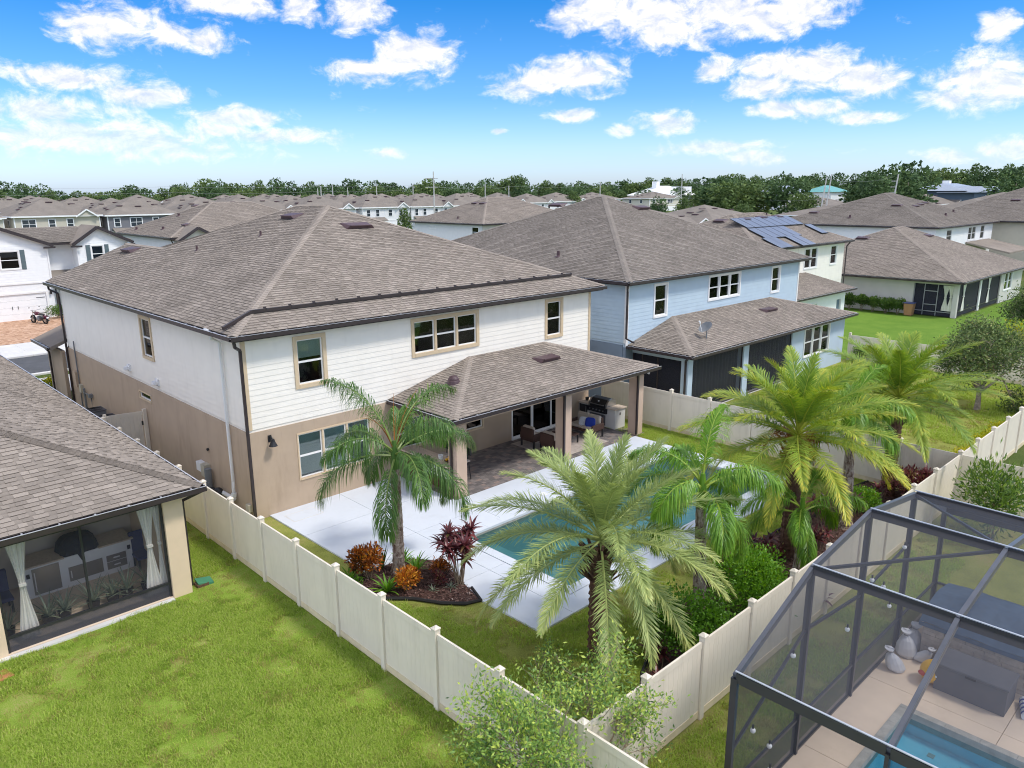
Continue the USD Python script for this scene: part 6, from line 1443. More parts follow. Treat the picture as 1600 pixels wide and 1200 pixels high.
s = MB(); s.cbox(c0 - D * 1.06 + [0, 0, .55], (.2, .02, .12), math.atan2(Nn[1], Nn[0])); mo.part('plate', s, M['pvc_white']); s = MB(); s.tube([c0 + Nn * .2 + [0, 0, .22], c0 + Nn * .22 - D * .9 + [0, 0, .28]], .05, 8); mo.part('exhaust', s, M['stainless']); s = MB(); s.tube([c0 - Nn * .1 + [0, 0, .3], c0 - Nn * .34 + [0, 0, .0]], .015, 5); mo.part('stand', s, M['black_paint'])

# ---------------------------------------------------------------- palms
def spine(L, az, el, droop, n, sway=0.0):
    """A frond's midrib from the origin: starts at elevation el and bends down by droop along its length."""
    s = np.linspace(0, 1, n + 1); e = el - droop * s ** 1.5; a = az + sway * s ** 2
    d = np.stack([np.cos(a) * np.cos(e), np.sin(a) * np.cos(e), np.sin(e)], 1)
    p = np.vstack([[0, 0, 0], np.cumsum((d[:-1] + d[1:]) / 2 * (L / n), axis=0)])
    return p, d


def frond(rng, L, az, el, droop, pairs, ll, width, ranks, hang, base=0.16, tone=(0.4, 0.15), tip_tone=0.25, rib=0.022, sway=0.0, stiff=0.9, rib_tone=0.75):
    n = 14; p, d = spine(L, az, el, droop, n, sway); mb = MB()
    side0 = np.array([-math.sin(az), math.cos(az), 0.0])
    S = np.linspace(base, 1.0, pairs); S = S + rng.normal(0, .15 / pairs, pairs); S = np.clip(S, 0, 1)
    idx = np.clip(S * n, 0, n - 1e-6); i0 = idx.astype(int); fr = (idx - i0)[:, None]
    P = p[i0] * (1 - fr) + p[i0 + 1] * fr; T = d[i0] * (1 - fr) + d[i0 + 1] * fr; T /= np.linalg.norm(T, axis=1, keepdims=True)
    N = np.cross(T, side0); N /= np.linalg.norm(N, axis=1, keepdims=True); N[N[:, 2] < -.3] *= 1
    V, F, TT = [], [], []; k = 0
    for sg in (-1, 1):
        Sd = np.cross(N, T) * sg
        ang = np.radians(68 - 42 * S) + rng.normal(0, .10, pairs); vv = rng.choice(ranks, pairs) + rng.normal(0, .10, pairs)
        D = T * np.cos(ang)[:, None] + (Sd * np.cos(vv)[:, None] + N * np.sin(vv)[:, None]) * np.sin(ang)[:, None]
        prof = np.clip(np.minimum(.45 + 1.9 * (S - base), 1.0) * (1 - np.clip((S - .55) / .45, 0, 1) ** 2.2 * .72), .1, 1); ln = ll * prof * rng.uniform(.85, 1.12, pairs)
        W = np.cross(D, N); W /= np.linalg.norm(W, axis=1, keepdims=True) + 1e-9
        t0 = np.clip(tone[0] + rng.normal(0, tone[1], pairs) + tip_tone * S ** 2, 0, 1)
        q0 = P; dn = np.array([0, 0, -1.0]); h = hang * rng.uniform(.6, 1.3, pairs)
        D1 = D; D2 = D + h[:, None] * dn; D2 /= np.linalg.norm(D2, axis=1, keepdims=True); D3 = D2 + h[:, None] * dn * 1.3; D3 /= np.linalg.norm(D3, axis=1, keepdims=True)
        q1 = q0 + D1 * (ln * .35)[:, None]; q2 = q1 + D2 * (ln * .33)[:, None]; q3 = q2 + D3 * (ln * .34)[:, None]
        w = width / 2 * rng.uniform(.8, 1.2, pairs)[:, None]
        V.append(np.stack([q0 - W * w * .5, q0 + W * w * .5, q1 - W * w, q1 + W * w, q2 - W * w * .8, q2 + W * w * .8, q3], 1).reshape(-1, 3))
        b = (np.arange(pairs) * 7)[:, None, None] + k; F.append((b + np.array([[0, 1, 3], [0, 3, 2], [2, 3, 5], [2, 5, 4], [4, 5, 6]])[None]).reshape(-1, 3)); k += pairs * 7
        TT.append(np.stack([t0 * .85, t0 * .85, t0, t0, t0, t0, np.clip(t0 + .12, 0, 1)], 1).ravel())
    mb.add(np.vstack(V), np.vstack(F), np.concatenate(TT))
    r = np.linspace(rib, rib * .18, n + 1); mb.tube(p, r, 4, tone=rib_tone, cap=False)
    return mb


def boot_trunk(h, r0, r1, rng, rows=None, n=22, bump=.16):
    """Date palm trunk: spirals of old leaf bases."""
    m = rows or int(h / .045); V, F = [], []; ph = 13
    for i in range(m + 1):
        z = h * i / m; r = (r0 + (r1 - r0) * (z / h)) * (1 + .35 * max(0, 1 - z / .25) ** 2)
        for j in range(n):
            a = j * 2 * math.pi / n; q = math.sin(6 * a + z * 19) * math.sin(6 * a - z * 19)
            rr = r * (1 + bump * (max(q, 0) ** .7 - .35 * (q < -.3)) + rng.normal(0, .025)); V.append((rr * math.cos(a), rr * math.sin(a), z))
    for i in range(m):
        for j in range(n): A_, B_ = i * n + j, i * n + (j + 1) % n; F += [(A_, B_, B_ + n), (A_, B_ + n, A_ + n)]
    o = MB(); o.add(V, F); return o


def at(mb, x, y, z):
    return mb.moved((x, y, z))


def sylvester(label, x, y, h, n_fr, L, mat, seed, warm=0.0, dead=0, rng_el=(1.42, -0.75), leaf=.46, pairs=175, r=(.22, .20)):
    rng = np.random.default_rng(seed); t = Thing('date_palm', label, 'palm tree', (x, y, 0))
    t.part('trunk', at(boot_trunk(h - .1, r[0], r[1], rng), x, y, -.03), M['bark_brown'])
    s = MB()
    for i in range(70):
        a = rng.uniform(0, 6.283); z = h - rng.uniform(.02, .75); rr = r[1] * 1.05; l = rng.uniform(.18, .42); e = rng.uniform(.5, 1.1)
        d = np.array([math.cos(a) * math.cos(e), math.sin(a) * math.cos(e), math.sin(e)]); p = np.array([x + rr * math.cos(a), y + rr * math.sin(a), z - .1]); s.bar(p, p + d * l, .055, .03, tone=rng.uniform(.2, 1))
    t.part('leaf_bases', s, M['bark_brown' if not dead else 'leaf_dead'], kind='stuff')
    for i in range(n_fr):
        q = (i + .5) / n_fr; el = rng_el[0] + (rng_el[1] - rng_el[0]) * q ** .85 + rng.normal(0, .08); az = i * 2.39996 + rng.normal(0, .12)
        ln = L * (0.72 + .36 * min(1, q * 2.2)) * rng.uniform(.9, 1.08)
        f = frond(rng, ln, az, el, 0.65 + .50 * q + rng.normal(0, .14), pairs, leaf, .019, (.6, -.15, .25), .12, tone=(.38 + .14 * rng.random() + warm * q * (.5 + .6 * rng.random()), .13), tip_tone=.22 + warm * .3, rib=.028, sway=rng.normal(0, .12), rib_tone=.85)
        t.part('frond', at(f, x, y, h + .05 + .18 * (1 - q)), M[mat])
    for i in range(dead):
        s = MB(); a = rng.uniform(0, 6.283); p, d = spine(rng.uniform(.7, 1.3), a, .5, 1.5, 8); s.tube(p + [x, y, h - .05], .012, 4, tone=.5)
        for k in range(60):
            j = rng.integers(3, 9); b = p[j] + [x, y, h - .05]; e = b + rng.normal(0, .13, 3) + [0, 0, -.06]; s.bar(b, e, .009, .009, tone=rng.random())
        t.part('seed_stalk', s, M['leaf_dead'])
    return t


def queen(label, x, y, h, n_fr, L, mat, seed, lean=(0, 0), hang=1.35, pairs=165, r=(.17, .12), spent=0, azs=None, fan=None, leaf=.74, el=(1.25, -.15)):
    rng = np.random.default_rng(seed); t = Thing('queen_palm', label, 'palm tree', (x, y, 0)); m = int(h / .03); V, F = [], []; n = 18; top = np.array([x + lean[0], y + lean[1], h])
    for i in range(m + 1):
        z = h * i / m; q = z / h; rr = (r[0] + (r[1] - r[0]) * q) * (1 + .75 * max(0, 1 - z / .35) ** 2) * (1 + .035 * math.sin(z * 38 + rng.normal(0, .5)))
        for j in range(n): a = j * 2 * math.pi / n; k = rr * (1 + .05 * math.sin(3 * a + z * 2.2) * math.sin(5 * z) + rng.normal(0, .018)); V.append((x + lean[0] * q + k * math.cos(a), y + lean[1] * q + k * math.sin(a), z - .02))
    for i in range(m):
        for j in range(n): A_, B_ = i * n + j, i * n + (j + 1) % n; F += [(A_, B_, B_ + n), (A_, B_ + n, A_ + n)]
    s = MB(); s.add(V, F); t.part('trunk', s, M['bark_palm'])
    s = MB(); s.tube([top + [0, 0, -.08], top + [0, 0, .3], top + [0, 0, .75]], (r[1] * 1.05, r[1] * .95, .05), 10, tone=.45); t.part('crownshaft', s, M[mat])
    for i in range(n_fr):
        q = (i + .5) / n_fr; e = el[0] + (el[1] - el[0]) * q + rng.normal(0, .10); az = (azs[i] if azs else i * 2.39996 + rng.normal(0, .2))
        f = frond(rng, L * rng.uniform(.88, 1.08), az, e, 1.55 + .35 * q + rng.normal(0, .15), pairs, leaf, .019, (.7, .25, -.2, -.7), hang, base=.22, tone=(.40 + .2 * (1 - q) * rng.random(), .16), tip_tone=.05, rib=.032, sway=rng.normal(0, .2), rib_tone=.92)
        t.part('frond', at(f, *(top + [0, 0, .5 - .25 * q])), M[mat])
    for i in range(spent):
        s = MB(); a = rng.uniform(0, 6.283); p, d = spine(rng.uniform(1.2, 1.9), a, 1.25, rng.uniform(.2, 1.2), 8); s.tube(p + top + [0, 0, .4], np.linspace(.012, .005, 9), 4, tone=.4); t.part('bare_stalk', s, M['leaf_dead'])
    return t


sylvester('pale grey-green date palm nearest the viewer, in front of the pool', 2.0, -12.45, 2.78, 38, 2.95, 'leaf_sylvester', 11, warm=.18, rng_el=(1.45, -.30), leaf=.42)
sylvester('yellow-green date palm with orange seed stalks standing between the two other date palms', 9.7, -13.05, 3.5, 41, 3.1, 'leaf_sylvester_warm', 12, warm=.24, dead=12, rng_el=(1.45, -.15))
sylvester('green date palm nearest the blue house yard, in the far corner of the garden', 16.35, -13.3, 3.35, 36, 2.95, 'leaf_sylvester_warm', 13, warm=.06, rng_el=(1.45, .0))
queen('dark green queen palm with drooping fronds by the white deck and orange crotons', 1.18, -6.05, 3.05, 14, 2.7, 'leaf_queen', 21, pairs=130, hang=1.8, leaf=.85, lean=(.06, .05), spent=8, r=(.17, .125))
queen('bright queen palm behind the pale date palm at the pool edge', 4.52, -13.45, 3.25, 11, 1.95, 'leaf_queen_bright', 22, lean=(-.05, .1), pairs=150)
queen('slim queen palm with a pale trunk between the two farther date palms', 12.75, -13.45, 3.3, 11, 1.95, 'leaf_queen_bright', 23, lean=(-.2, .1), pairs=140)
queen('short queen palm with arching yellow-green fronds against the dark date palm trunk', 8.6, -13.85, 1.6, 8, 1.75, 'leaf_queen_bright', 24, pairs=120, r=(.10, .09), leaf=.6)


# ---------------------------------------------------------------- shrubs and beds
def leaves(rng, C, D, ln, wd, tone, fold=.25, up=None, droop=0.0):
    """Folded leaves at C pointing along D. Arrays; returns an MB."""
    n = len(C); D = D / (np.linalg.norm(D, axis=1, keepdims=True) + 1e-9); ref = rng.normal(0, 1, (n, 3)) if up is None else np.broadcast_to(up, (n, 3)) + rng.normal(0, .35, (n, 3))
    W = np.cross(D, ref); W /= np.linalg.norm(W, axis=1, keepdims=True) + 1e-9; N = np.cross(W, D)
    ln = np.broadcast_to(ln, (n,))[:, None]; wd = np.broadcast_to(wd, (n,))[:, None]
    a = C; m = C + D * ln * .5 - N * fold * wd * .5; l = C + D * ln * .5 - W * wd * .5; r = C + D * ln * .5 + W * wd * .5; e = C + D * ln + np.array([0, 0, -1.0]) * droop * ln
    V = np.stack([a, l, m, r, e], 1).reshape(-1, 3); b = (np.arange(n) * 5)[:, None, None]
    F = (b + np.array([[0, 2, 1], [0, 3, 2], [1, 2, 4], [2, 3, 4]])[None]).reshape(-1, 3)
    o = MB(); o.add(V, F, np.repeat(np.clip(tone, 0, 1), 5)); return o


def shrub(name, label, cat, x, y, rx, ry, h, n, ln, wd, mat, seed, group=None, z0=.0, stems=7, lobes=9, proto_only=None, tone=(.5, .18), core=.55, stemmat='twig', updir=.6, rough=.07):
    rng = np.random.default_rng(seed); t = Thing(name, label, cat, (x, y, 0), group=group)
    lc = rng.normal(0, 1, (lobes, 3)); lc /= np.linalg.norm(lc, axis=1, keepdims=True); lc[:, 2] = np.abs(lc[:, 2]) * .9 - .25; lr = rng.uniform(.26, .62, lobes); lc *= rng.uniform(.42, .80, (lobes, 1))
    s = MB()
    for i in range(stems):
        e = lc[i % lobes] * [rx, ry, h / 2] * .8 + [x, y, h * .55]; b = np.array([x + rng.normal(0, .06), y + rng.normal(0, .06), z0 - .02]); m = (b + e) / 2 + rng.normal(0, .04, 3); s.tube([b, m, e], (.018, .014, .008), 5)
    t.part('stems', s, M[stemmat])
    k = rng.integers(0, lobes, n); u = rng.normal(0, 1, (n, 3)); u /= np.linalg.norm(u, axis=1, keepdims=True); rad = rng.uniform(core, 1.0, n)[:, None] ** .5
    P = lc[k] + u * lr[k][:, None] * rad; C = P * [rx, ry, h / 2] + [x, y, z0 + h * .52]; ok = C[:, 2] > z0 + .03; C, u, k = C[ok], u[ok], k[ok]; C = C + rng.normal(0, rough * min(rx, 1), C.shape)
    D = u + [0, 0, updir] + rng.normal(0, .5, u.shape); lt = rng.normal(0, .10, lobes)
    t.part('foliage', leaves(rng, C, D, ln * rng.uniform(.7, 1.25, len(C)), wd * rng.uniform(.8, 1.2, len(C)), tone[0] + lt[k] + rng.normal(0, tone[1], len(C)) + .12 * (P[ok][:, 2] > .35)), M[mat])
    return t


def rosette(t, rng, x, y, z, n, ln, wd, mat, el=(1.3, .15), droop=.9, name='leaf', tone=(.5, .2), joined=False, seg=5):
    """Strap leaves from one heart, each a part."""
    J = MB()
    for i in range(n):
        q = (i + .5) / n; a = i * 2.39996 + rng.normal(0, .2); e = el[0] + (el[1] - el[0]) * q + rng.normal(0, .1); l = ln * rng.uniform(.75, 1.1); p, d = spine(l, a, e, droop * rng.uniform(.6, 1.2), seg)
        sd = np.array([-math.sin(a), math.cos(a), 0]); w = wd * np.array([.55, 1.0, .95, .75, .45, .04])[:seg + 1] / 2; nn = np.cross(d, sd)
        V = np.stack([p - sd * w[:, None], p - nn * 0 + np.array([0, 0, -1]) * w[:, None] * .3, p + sd * w[:, None]], 1).reshape(-1, 3) + [x, y, z]
        F = []
        for k in range(seg): b = k * 3; F += [(b, b + 1, b + 4), (b, b + 4, b + 3), (b + 1, b + 2, b + 5), (b + 1, b + 5, b + 4)]
        tn = np.clip(tone[0] + rng.normal(0, tone[1]), 0, 1)
        if joined: J.add(V, F, tn)
        else: s = MB(); s.add(V, F, tn); t.part(name, s, M[mat])
    if joined: return J


def ti_plant(label, x, y, h, heads, seed, group=None, mat='leaf_ti', n=13, ln=.36, spread=.25):
    rng = np.random.default_rng(seed); t = Thing('ti_plant', label, 'plant', (x, y, 0), group=group)
    for i in range(heads):
        a = rng.uniform(0, 6.283); e = np.array([x + spread * rng.uniform(.1, 1) * math.cos(a), y + spread * rng.uniform(.1, 1) * math.sin(a), h * rng.uniform(.55, 1.0) if i else h]); b = np.array([x + rng.normal(0, .04), y + rng.normal(0, .04), -.02])
        s = MB(); s.tube([b, (b + e) / 2 + rng.normal(0, .03, 3), e], (.016, .014, .011), 5); t.part('stem', s, M['twig']); rosette(t, rng, *e, n, ln, .085, mat, (1.25, -.35), .8)
    return t


def mulch_bed(name, pts, seed, n_chip):
    rng = np.random.default_rng(seed); pl = Polygon(pts); m = trimesh.creation.extrude_polygon(pl, .07); s = MB(); s.add(m.vertices + [0, 0, -.03], m.faces); structure(name, s, M['mulch'])
    mn = np.array(pl.bounds[:2]); mx = np.array(pl.bounds[2:]); P = rng.uniform(mn, mx, (n_chip * 3, 2)); import shapely
    P = P[shapely.contains_xy(pl, P[:, 0], P[:, 1])][:n_chip]; n = len(P); a = rng.uniform(0, 6.283, n); l = rng.uniform(.03, .11, n); w = rng.uniform(.012, .03, n); tl = rng.normal(0, .35, n)
    D = np.stack([np.cos(a) * np.cos(tl), np.sin(a) * np.cos(tl), np.sin(tl)], 1); W = np.stack([-np.sin(a), np.cos(a), rng.normal(0, .3, n)], 1); C = np.column_stack([P, .047 + rng.uniform(0, .03, n)])
    V = np.stack([C - D * l[:, None] / 2 - W * w[:, None] / 2, C + D * l[:, None] / 2 - W * w[:, None] / 2, C + D * l[:, None] / 2 + W * w[:, None] / 2, C - D * l[:, None] / 2 + W * w[:, None] / 2], 1).reshape(-1, 3); b = (np.arange(n) * 4)[:, None, None]
    o = MB(); o.add(V, (b + np.array([[0, 1, 2], [0, 2, 3]])[None]).reshape(-1, 3), np.repeat(rng.beta(1.3, 2.2, n), 4)); structure(name.replace('bed', 'chips'), o, M['mulch_chip'], 'stuff')


mulch_bed('mulch_bed', [(a, b) for a, b in BED1], 3, 3600)
BED2 = [(-.2, -15.05), (1.1, -14.3), (2.2, -13.55), (3.6, -12.9), (5.0, -12.5), (6.4, -12.4), (8.0, -12.15), (10.0, -12.1), (12.0, -12.15), (14.0, -12.1), (16.0, -12.2), (17.1, -12.4), (17.1, -15.05)]
mulch_bed('mulch_bed', BED2, 4, 11000)
eg = Thing('bed_edging', 'black plastic edging along the curved front of the round mulch bed', 'garden edging', (1.2, -8, 0)); s = MB(); s.tube([(2.0, -8.15, .06), (1.75, -8.80, .06), (1.35, -8.66, .07), (.95, -8.2, .06), (.55, -7.5, .06), (.0, -6.95, .06)], .045, 6); eg.part('strip', s, M['edging'])
eg = Thing('bed_edging', 'black plastic edging along the long mulch bed by the fence', 'garden edging', (8, -12.3, 0)); s = MB(); s.tube([(x, y + .03, .05) for x, y in BED2[:-1]], .04, 6); eg.part('strip', s, M['edging'])
shrub('croton', 'large orange and dark croton bush left of the queen palm trunk', 'shrub', .42, -5.75, .48, .48, 1.0, 1500, .12, .05, 'leaf_croton', 31, tone=(.48, .25))
shrub('croton', 'small bright orange croton bush in front of the queen palm trunk', 'shrub', .72, -7.05, .34, .34, .75, 1000, .11, .045, 'leaf_croton', 32, tone=(.68, .2))
shrub('ground_shrub', 'small dark red shrub between two pale green tufts on the mulch', 'shrub', 1.45, -7.35, .24, .22, .42, 420, .09, .025, 'leaf_ti', 33, tone=(.45, .25))
ti_plant('tall burgundy ti plant at the tip of the round mulch bed', 1.92, -7.75, 1.5, 16, 34, spread=.5, n=17, ln=.40)
def strap(label, x, y, n, ln, wd, mat, seed, name='bromeliad', cat='plant', **k):
    rng = np.random.default_rng(seed); t = Thing(name, label, cat, (x, y, 0)); rosette(t, rng, x, y, .03, n, ln, wd, mat, **k); return t
strap('bright green strap-leaved plant between the two orange crotons', .30, -6.75, 26, .62, .07, 'leaf_bright', 41, 'lily', el=(1.4, .5), tone=(.55, .2))
strap('bright green strap-leaved plant right of the queen palm trunk', 1.55, -6.35, 24, .6, .06, 'leaf_bright', 42, 'lily', el=(1.45, .7), tone=(.4, .2))
strap('green strap-leaved plant behind the queen palm trunk', 1.55, -5.72, 22, .5, .06, 'leaf_bright', 43, 'lily', el=(1.45, .6), tone=(.4, .2))
strap('green strap-leaved plant at the fence end of the round bed', -.1, -5.6, 20, .55, .06, 'leaf_bright', 44, 'lily', el=(1.4, .6), tone=(.35, .2))
strap('tall green snake-like plant behind the large orange croton', .92, -5.62, 9, .75, .07, 'leaf_mid', 45, 'lily', el=(1.5, 1.2), droop=.25, tone=(.4, .15))
strap('pale green tuft on the mulch left of the dark red shrub', 1.18, -7.55, 18, .22, .03, 'leaf_bromeliad', 46, tone=(.8, .2)); strap('pale green tuft on the mulch right of the dark red shrub', 1.62, -7.75, 18, .24, .03, 'leaf_bromeliad', 47, tone=(.7, .2))
# the long bed
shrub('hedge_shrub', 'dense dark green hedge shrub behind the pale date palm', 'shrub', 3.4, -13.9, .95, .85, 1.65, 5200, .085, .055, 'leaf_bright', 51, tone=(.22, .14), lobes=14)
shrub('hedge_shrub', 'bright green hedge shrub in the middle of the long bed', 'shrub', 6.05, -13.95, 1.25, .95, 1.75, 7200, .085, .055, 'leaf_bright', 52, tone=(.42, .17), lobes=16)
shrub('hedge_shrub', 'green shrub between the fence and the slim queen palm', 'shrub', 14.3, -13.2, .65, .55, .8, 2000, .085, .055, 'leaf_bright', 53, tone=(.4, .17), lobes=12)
shrub('hedge_shrub', 'dull brownish shrub in the bed behind the bright queen palm', 'shrub', 7.5, -12.75, .7, .5, .75, 1500, .08, .04, 'leaf_ti', 54, tone=(.62, .25))
shrub('hedge_shrub', 'reddish low shrub beside the dark date palm trunk', 'shrub', 8.9, -12.7, .6, .45, .6, 1200, .08, .04, 'leaf_ti', 55, tone=(.55, .25))
shrub('hedge_shrub', 'dark red and green shrub in the far corner below the date palm', 'shrub', 16.1, -14.2, .9, .7, 1.2, 2200, .14, .05, 'leaf_ti', 56, tone=(.6, .25))
rngb = np.random.default_rng(60)
for i, (lab, x, y, h, k) in enumerate((('low burgundy ti plant at the inner bed edge behind the bright queen palm', 6.9, -12.8, .5, 5), ('low burgundy ti plant at the inner edge of the bed before the dark palm trunk', 9.2, -12.5, .5, 5), ('low burgundy ti plant at the inner edge between the two farther trunks', 11.1, -12.6, .5, 5), ('low burgundy ti plant at the inner edge near the slim queen palm', 13.0, -12.5, .5, 5), ('low burgundy ti plant at the fence behind the bright hedge', 7.4, -14.7, .55, 5), ('broad burgundy ti plant at the fence before the enclosure', 10.3, -14.7, .6, 6), ('broad burgundy ti plant at the fence near the far date palm', 14.9, -14.7, .7, 6))):
    ti_plant(lab, x, y, h, k, 130 + i, n=12, ln=.36, spread=.45)
shrub('croton', 'low orange and red croton at the edge of the round bed near the deck', 'shrub', 1.9, -6.9, .3, .28, .45, 600, .09, .04, 'leaf_croton', 37, tone=(.35, .25))
shrub('ground_shrub', 'low green shrub at the fence side of the round bed', 'shrub', -.55, -6.1, .4, .3, .5, 700, .08, .04, 'leaf_bright', 38, tone=(.35, .2))
for i, (lab, x, y, h, k) in enumerate((('burgundy ti plant in the long bed nearest the front fence corner', 1.95, -14.25, .42, 3), ('burgundy ti plant beside the mound of grass near the fence corner', 2.6, -13.7, .4, 3), ('burgundy ti plant against the fence right of the bright hedge', 8.0, -14.6, .5, 4), ('burgundy ti plant under the short queen palm', 9.4, -14.4, .55, 4), ('burgundy ti plant between the dark palm trunk and the slim queen palm', 10.6, -13.6, .6, 4), ('tall burgundy ti plant left of the slim queen palm trunk', 11.7, -13.1, .85, 4), ('burgundy ti plant by the fence near the slim queen palm', 11.5, -14.4, .6, 4), ('red ti plant right of the slim queen palm trunk', 13.5, -13.3, .7, 4), ('tall burgundy ti plant in the far corner by the fence', 16.6, -14.5, 1.1, 6), ('burgundy ti plant before the far date palm trunk', 15.5, -13.4, .7, 4))):
    ti_plant(lab, x, y, h, k, 70 + i, n=11, ln=.34)
strap('mound of bright grass-like leaves in the bed by the fence corner', 2.75, -14.35, 70, .5, .025, 'leaf_bright', 81, 'grass_clump', el=(1.4, .3), tone=(.5, .2), seg=4)
strap('dark red spiky plant beside the bright grass mound', 2.25, -14.05, 24, .45, .035, 'leaf_ti', 82, 'bromeliad', tone=(.55, .25))
shrub('hedge_shrub', 'long-leaved green bush in front of the fence at the right edge', 'shrub', 15.1, -16.8, 1.1, .9, 2.4, 2400, .20, .05, 'leaf_mid', 57, tone=(.55, .22), lobes=9, rough=.16)
shrub('hedge_shrub', 'low leafy shrub at the foot of the fence in the next yard', 'shrub', 18.5, -14.2, .55, .5, .6, 1400, .07, .045, 'leaf_mid', 58, tone=(.5, .2))
for i in range(6):
    shrub('yellow_shrub', ('yellow and green variegated shrub nearest in the row along the bright fence', 'second yellow and green shrub of the row along the bright fence', 'third yellow and green shrub of the row along the bright fence', 'fourth yellow and green shrub of the row along the bright fence', 'fifth yellow and green shrub of the row along the bright fence', 'farthest yellow and green shrub of the row along the bright fence')[i], 'shrub', 19.8 + i * 1.25, -14.25, .62, .5, .75, 1100, .07, .045, 'leaf_yellow', 90 + i, tone=(.5, .28))
shrub('hedge_shrub', 'round dark green bush at the corner of the blue house', 'shrub', 36.6, -4.1, .45, .5, 1.1, 1500, .08, .05, 'leaf_mid', 59, tone=(.4, .18))
for i in range(5): shrub('hedge_shrub', ('clipped dark hedge bush next to the brown trash bin', 'second clipped hedge bush from the brown trash bin', 'middle clipped hedge bush along the grey stucco wall', 'fourth clipped hedge bush along the grey stucco wall', 'clipped hedge bush at the end nearest the blue house')[i], 'hedge', 57.2, 1.25 + i * 1.0, .62, .62, 1.45, 1500, .13, .09, 'leaf_mid', 100 + i, tone=(.45, .18))
shrub('hedge_shrub', 'round green shrub beside the white garage and motorcycle', 'shrub', 6.9, 49.9, .75, .6, 1.25, 1500, .10, .07, 'leaf_mid', 106, tone=(.5, .2)); shrub('yellow_shrub', 'yellow-green plant on the front strip beyond the tan wall', 'shrub', -.25, 22.8, .6, .5, .9, 900, .16, .05, 'leaf_yellow', 107, tone=(.4, .3))
t = Thing('garden_pot', 'red-brown dome lying on the ground in the yard beyond the far fence', 'garden pot', (20.6, -12.4, 0)); s = MB(); s.ball((20.6, -12.4, .06), (.22, .16, .12), 2); t.part('shell', s, M['terracotta'])
# potted bromeliads along the left screen
for i, (x, lab) in enumerate(((-7.3, 'spiky grey-green bromeliad in a black pot at the left edge'), (-6.45, 'spiky bromeliad in a pot right of the left curtain'), (-6.1, 'taller spiky plant in a pot beside the fridge door'), (-5.45, 'dark spiky bromeliad in a pot at the screen mullion'), (-5.0, 'spiky bromeliad in a pot just right of the screen mullion'), (-4.65, 'spiky bromeliad in a pot before the drawers'), (-4.15, 'spiky bromeliad in a pot at the foot of the right curtain'))):
    rng = np.random.default_rng(110 + i); t = Thing('potted_bromeliad', lab, 'potted plant', (x, -2.3, .05)); s = MB(); s.lathe([(0, 0), (.12, 0), (.16, .24), (.145, .24), (.13, .2), (0, .2)], (x, -2.25, .055), 12); t.part('pot', s, M['pot_black']); rosette(t, rng, x, -2.25, .25, 26, .62 + .1 * (i % 2), .045, 'leaf_bromeliad', (1.45, .25), .45, tone=(.6, .25))


# ---------------------------------------------------------------- broadleaf trees
def branchy(rng, base, top_h, spread, n_main, levels=3, r0=.06):
    """Recursive limbs: returns (tubes MB, tip points, tip directions)."""
    mb = MB(); tips, dirs = [], []
    def grow(p, d, l, r, lev):
        d = d / np.linalg.norm(d); q1 = p + d * l * .5 + rng.normal(0, l * .05, 3); q2 = q1 + (d + rng.normal(0, .12, 3)) * l * .5
        mb.tube([p, q1, q2], (r, r * .8, r * .6), 5 if lev else 7, cap=False)
        for s in np.linspace(.35, 1, 5 if lev >= levels - 1 else 3):
            tips.append(p + (q2 - p) * s); dirs.append(d)
        if lev < levels:
            for i in range(rng.integers(2, 5)):
                nd = d + rng.normal(0, .55, 3) + [0, 0, .12]; s = rng.uniform(.45, 1.0); grow(p + (q2 - p) * s, nd, l * rng.uniform(.5, .75), r * .55, lev + 1)
    for i in range(n_main):
        a = i * 2.4 + rng.normal(0, .3); d = np.array([math.cos(a) * spread, math.sin(a) * spread, 1.0]); grow(np.array(base, float), d, top_h, r0, 1)
    return mb, np.array(tips), np.array(dirs)


def leafy_tree(name, label, x, y, trunk_h, limb, spread, n_main, n_leaf, ln, wd, mat, seed, jitter, r0=.07, levels=4, tone=(.5, .2), hi=.25, barkmat='bark_grey'):
    rng = np.random.default_rng(seed); t = Thing(name, label, 'tree', (x, y, 0)); s = MB(); s.tube([(x, y, -.05), (x + .02, y, trunk_h * .5), (x, y + .02, trunk_h)], (r0 * 1.5, r0 * 1.15, r0), 9); t.part('trunk', s, M[barkmat])
    br, tips, dirs = branchy(rng, (x, y, trunk_h - .05), limb, spread, n_main, levels, r0 * .7); t.part('branches', br, M[barkmat])
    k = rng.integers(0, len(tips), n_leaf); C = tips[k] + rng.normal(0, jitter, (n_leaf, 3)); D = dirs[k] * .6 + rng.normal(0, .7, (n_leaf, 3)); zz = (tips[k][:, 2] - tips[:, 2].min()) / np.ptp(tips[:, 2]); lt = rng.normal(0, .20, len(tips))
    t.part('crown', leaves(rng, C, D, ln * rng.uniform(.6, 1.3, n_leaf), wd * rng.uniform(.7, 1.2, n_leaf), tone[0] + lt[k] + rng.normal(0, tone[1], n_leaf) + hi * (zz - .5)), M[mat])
    return t


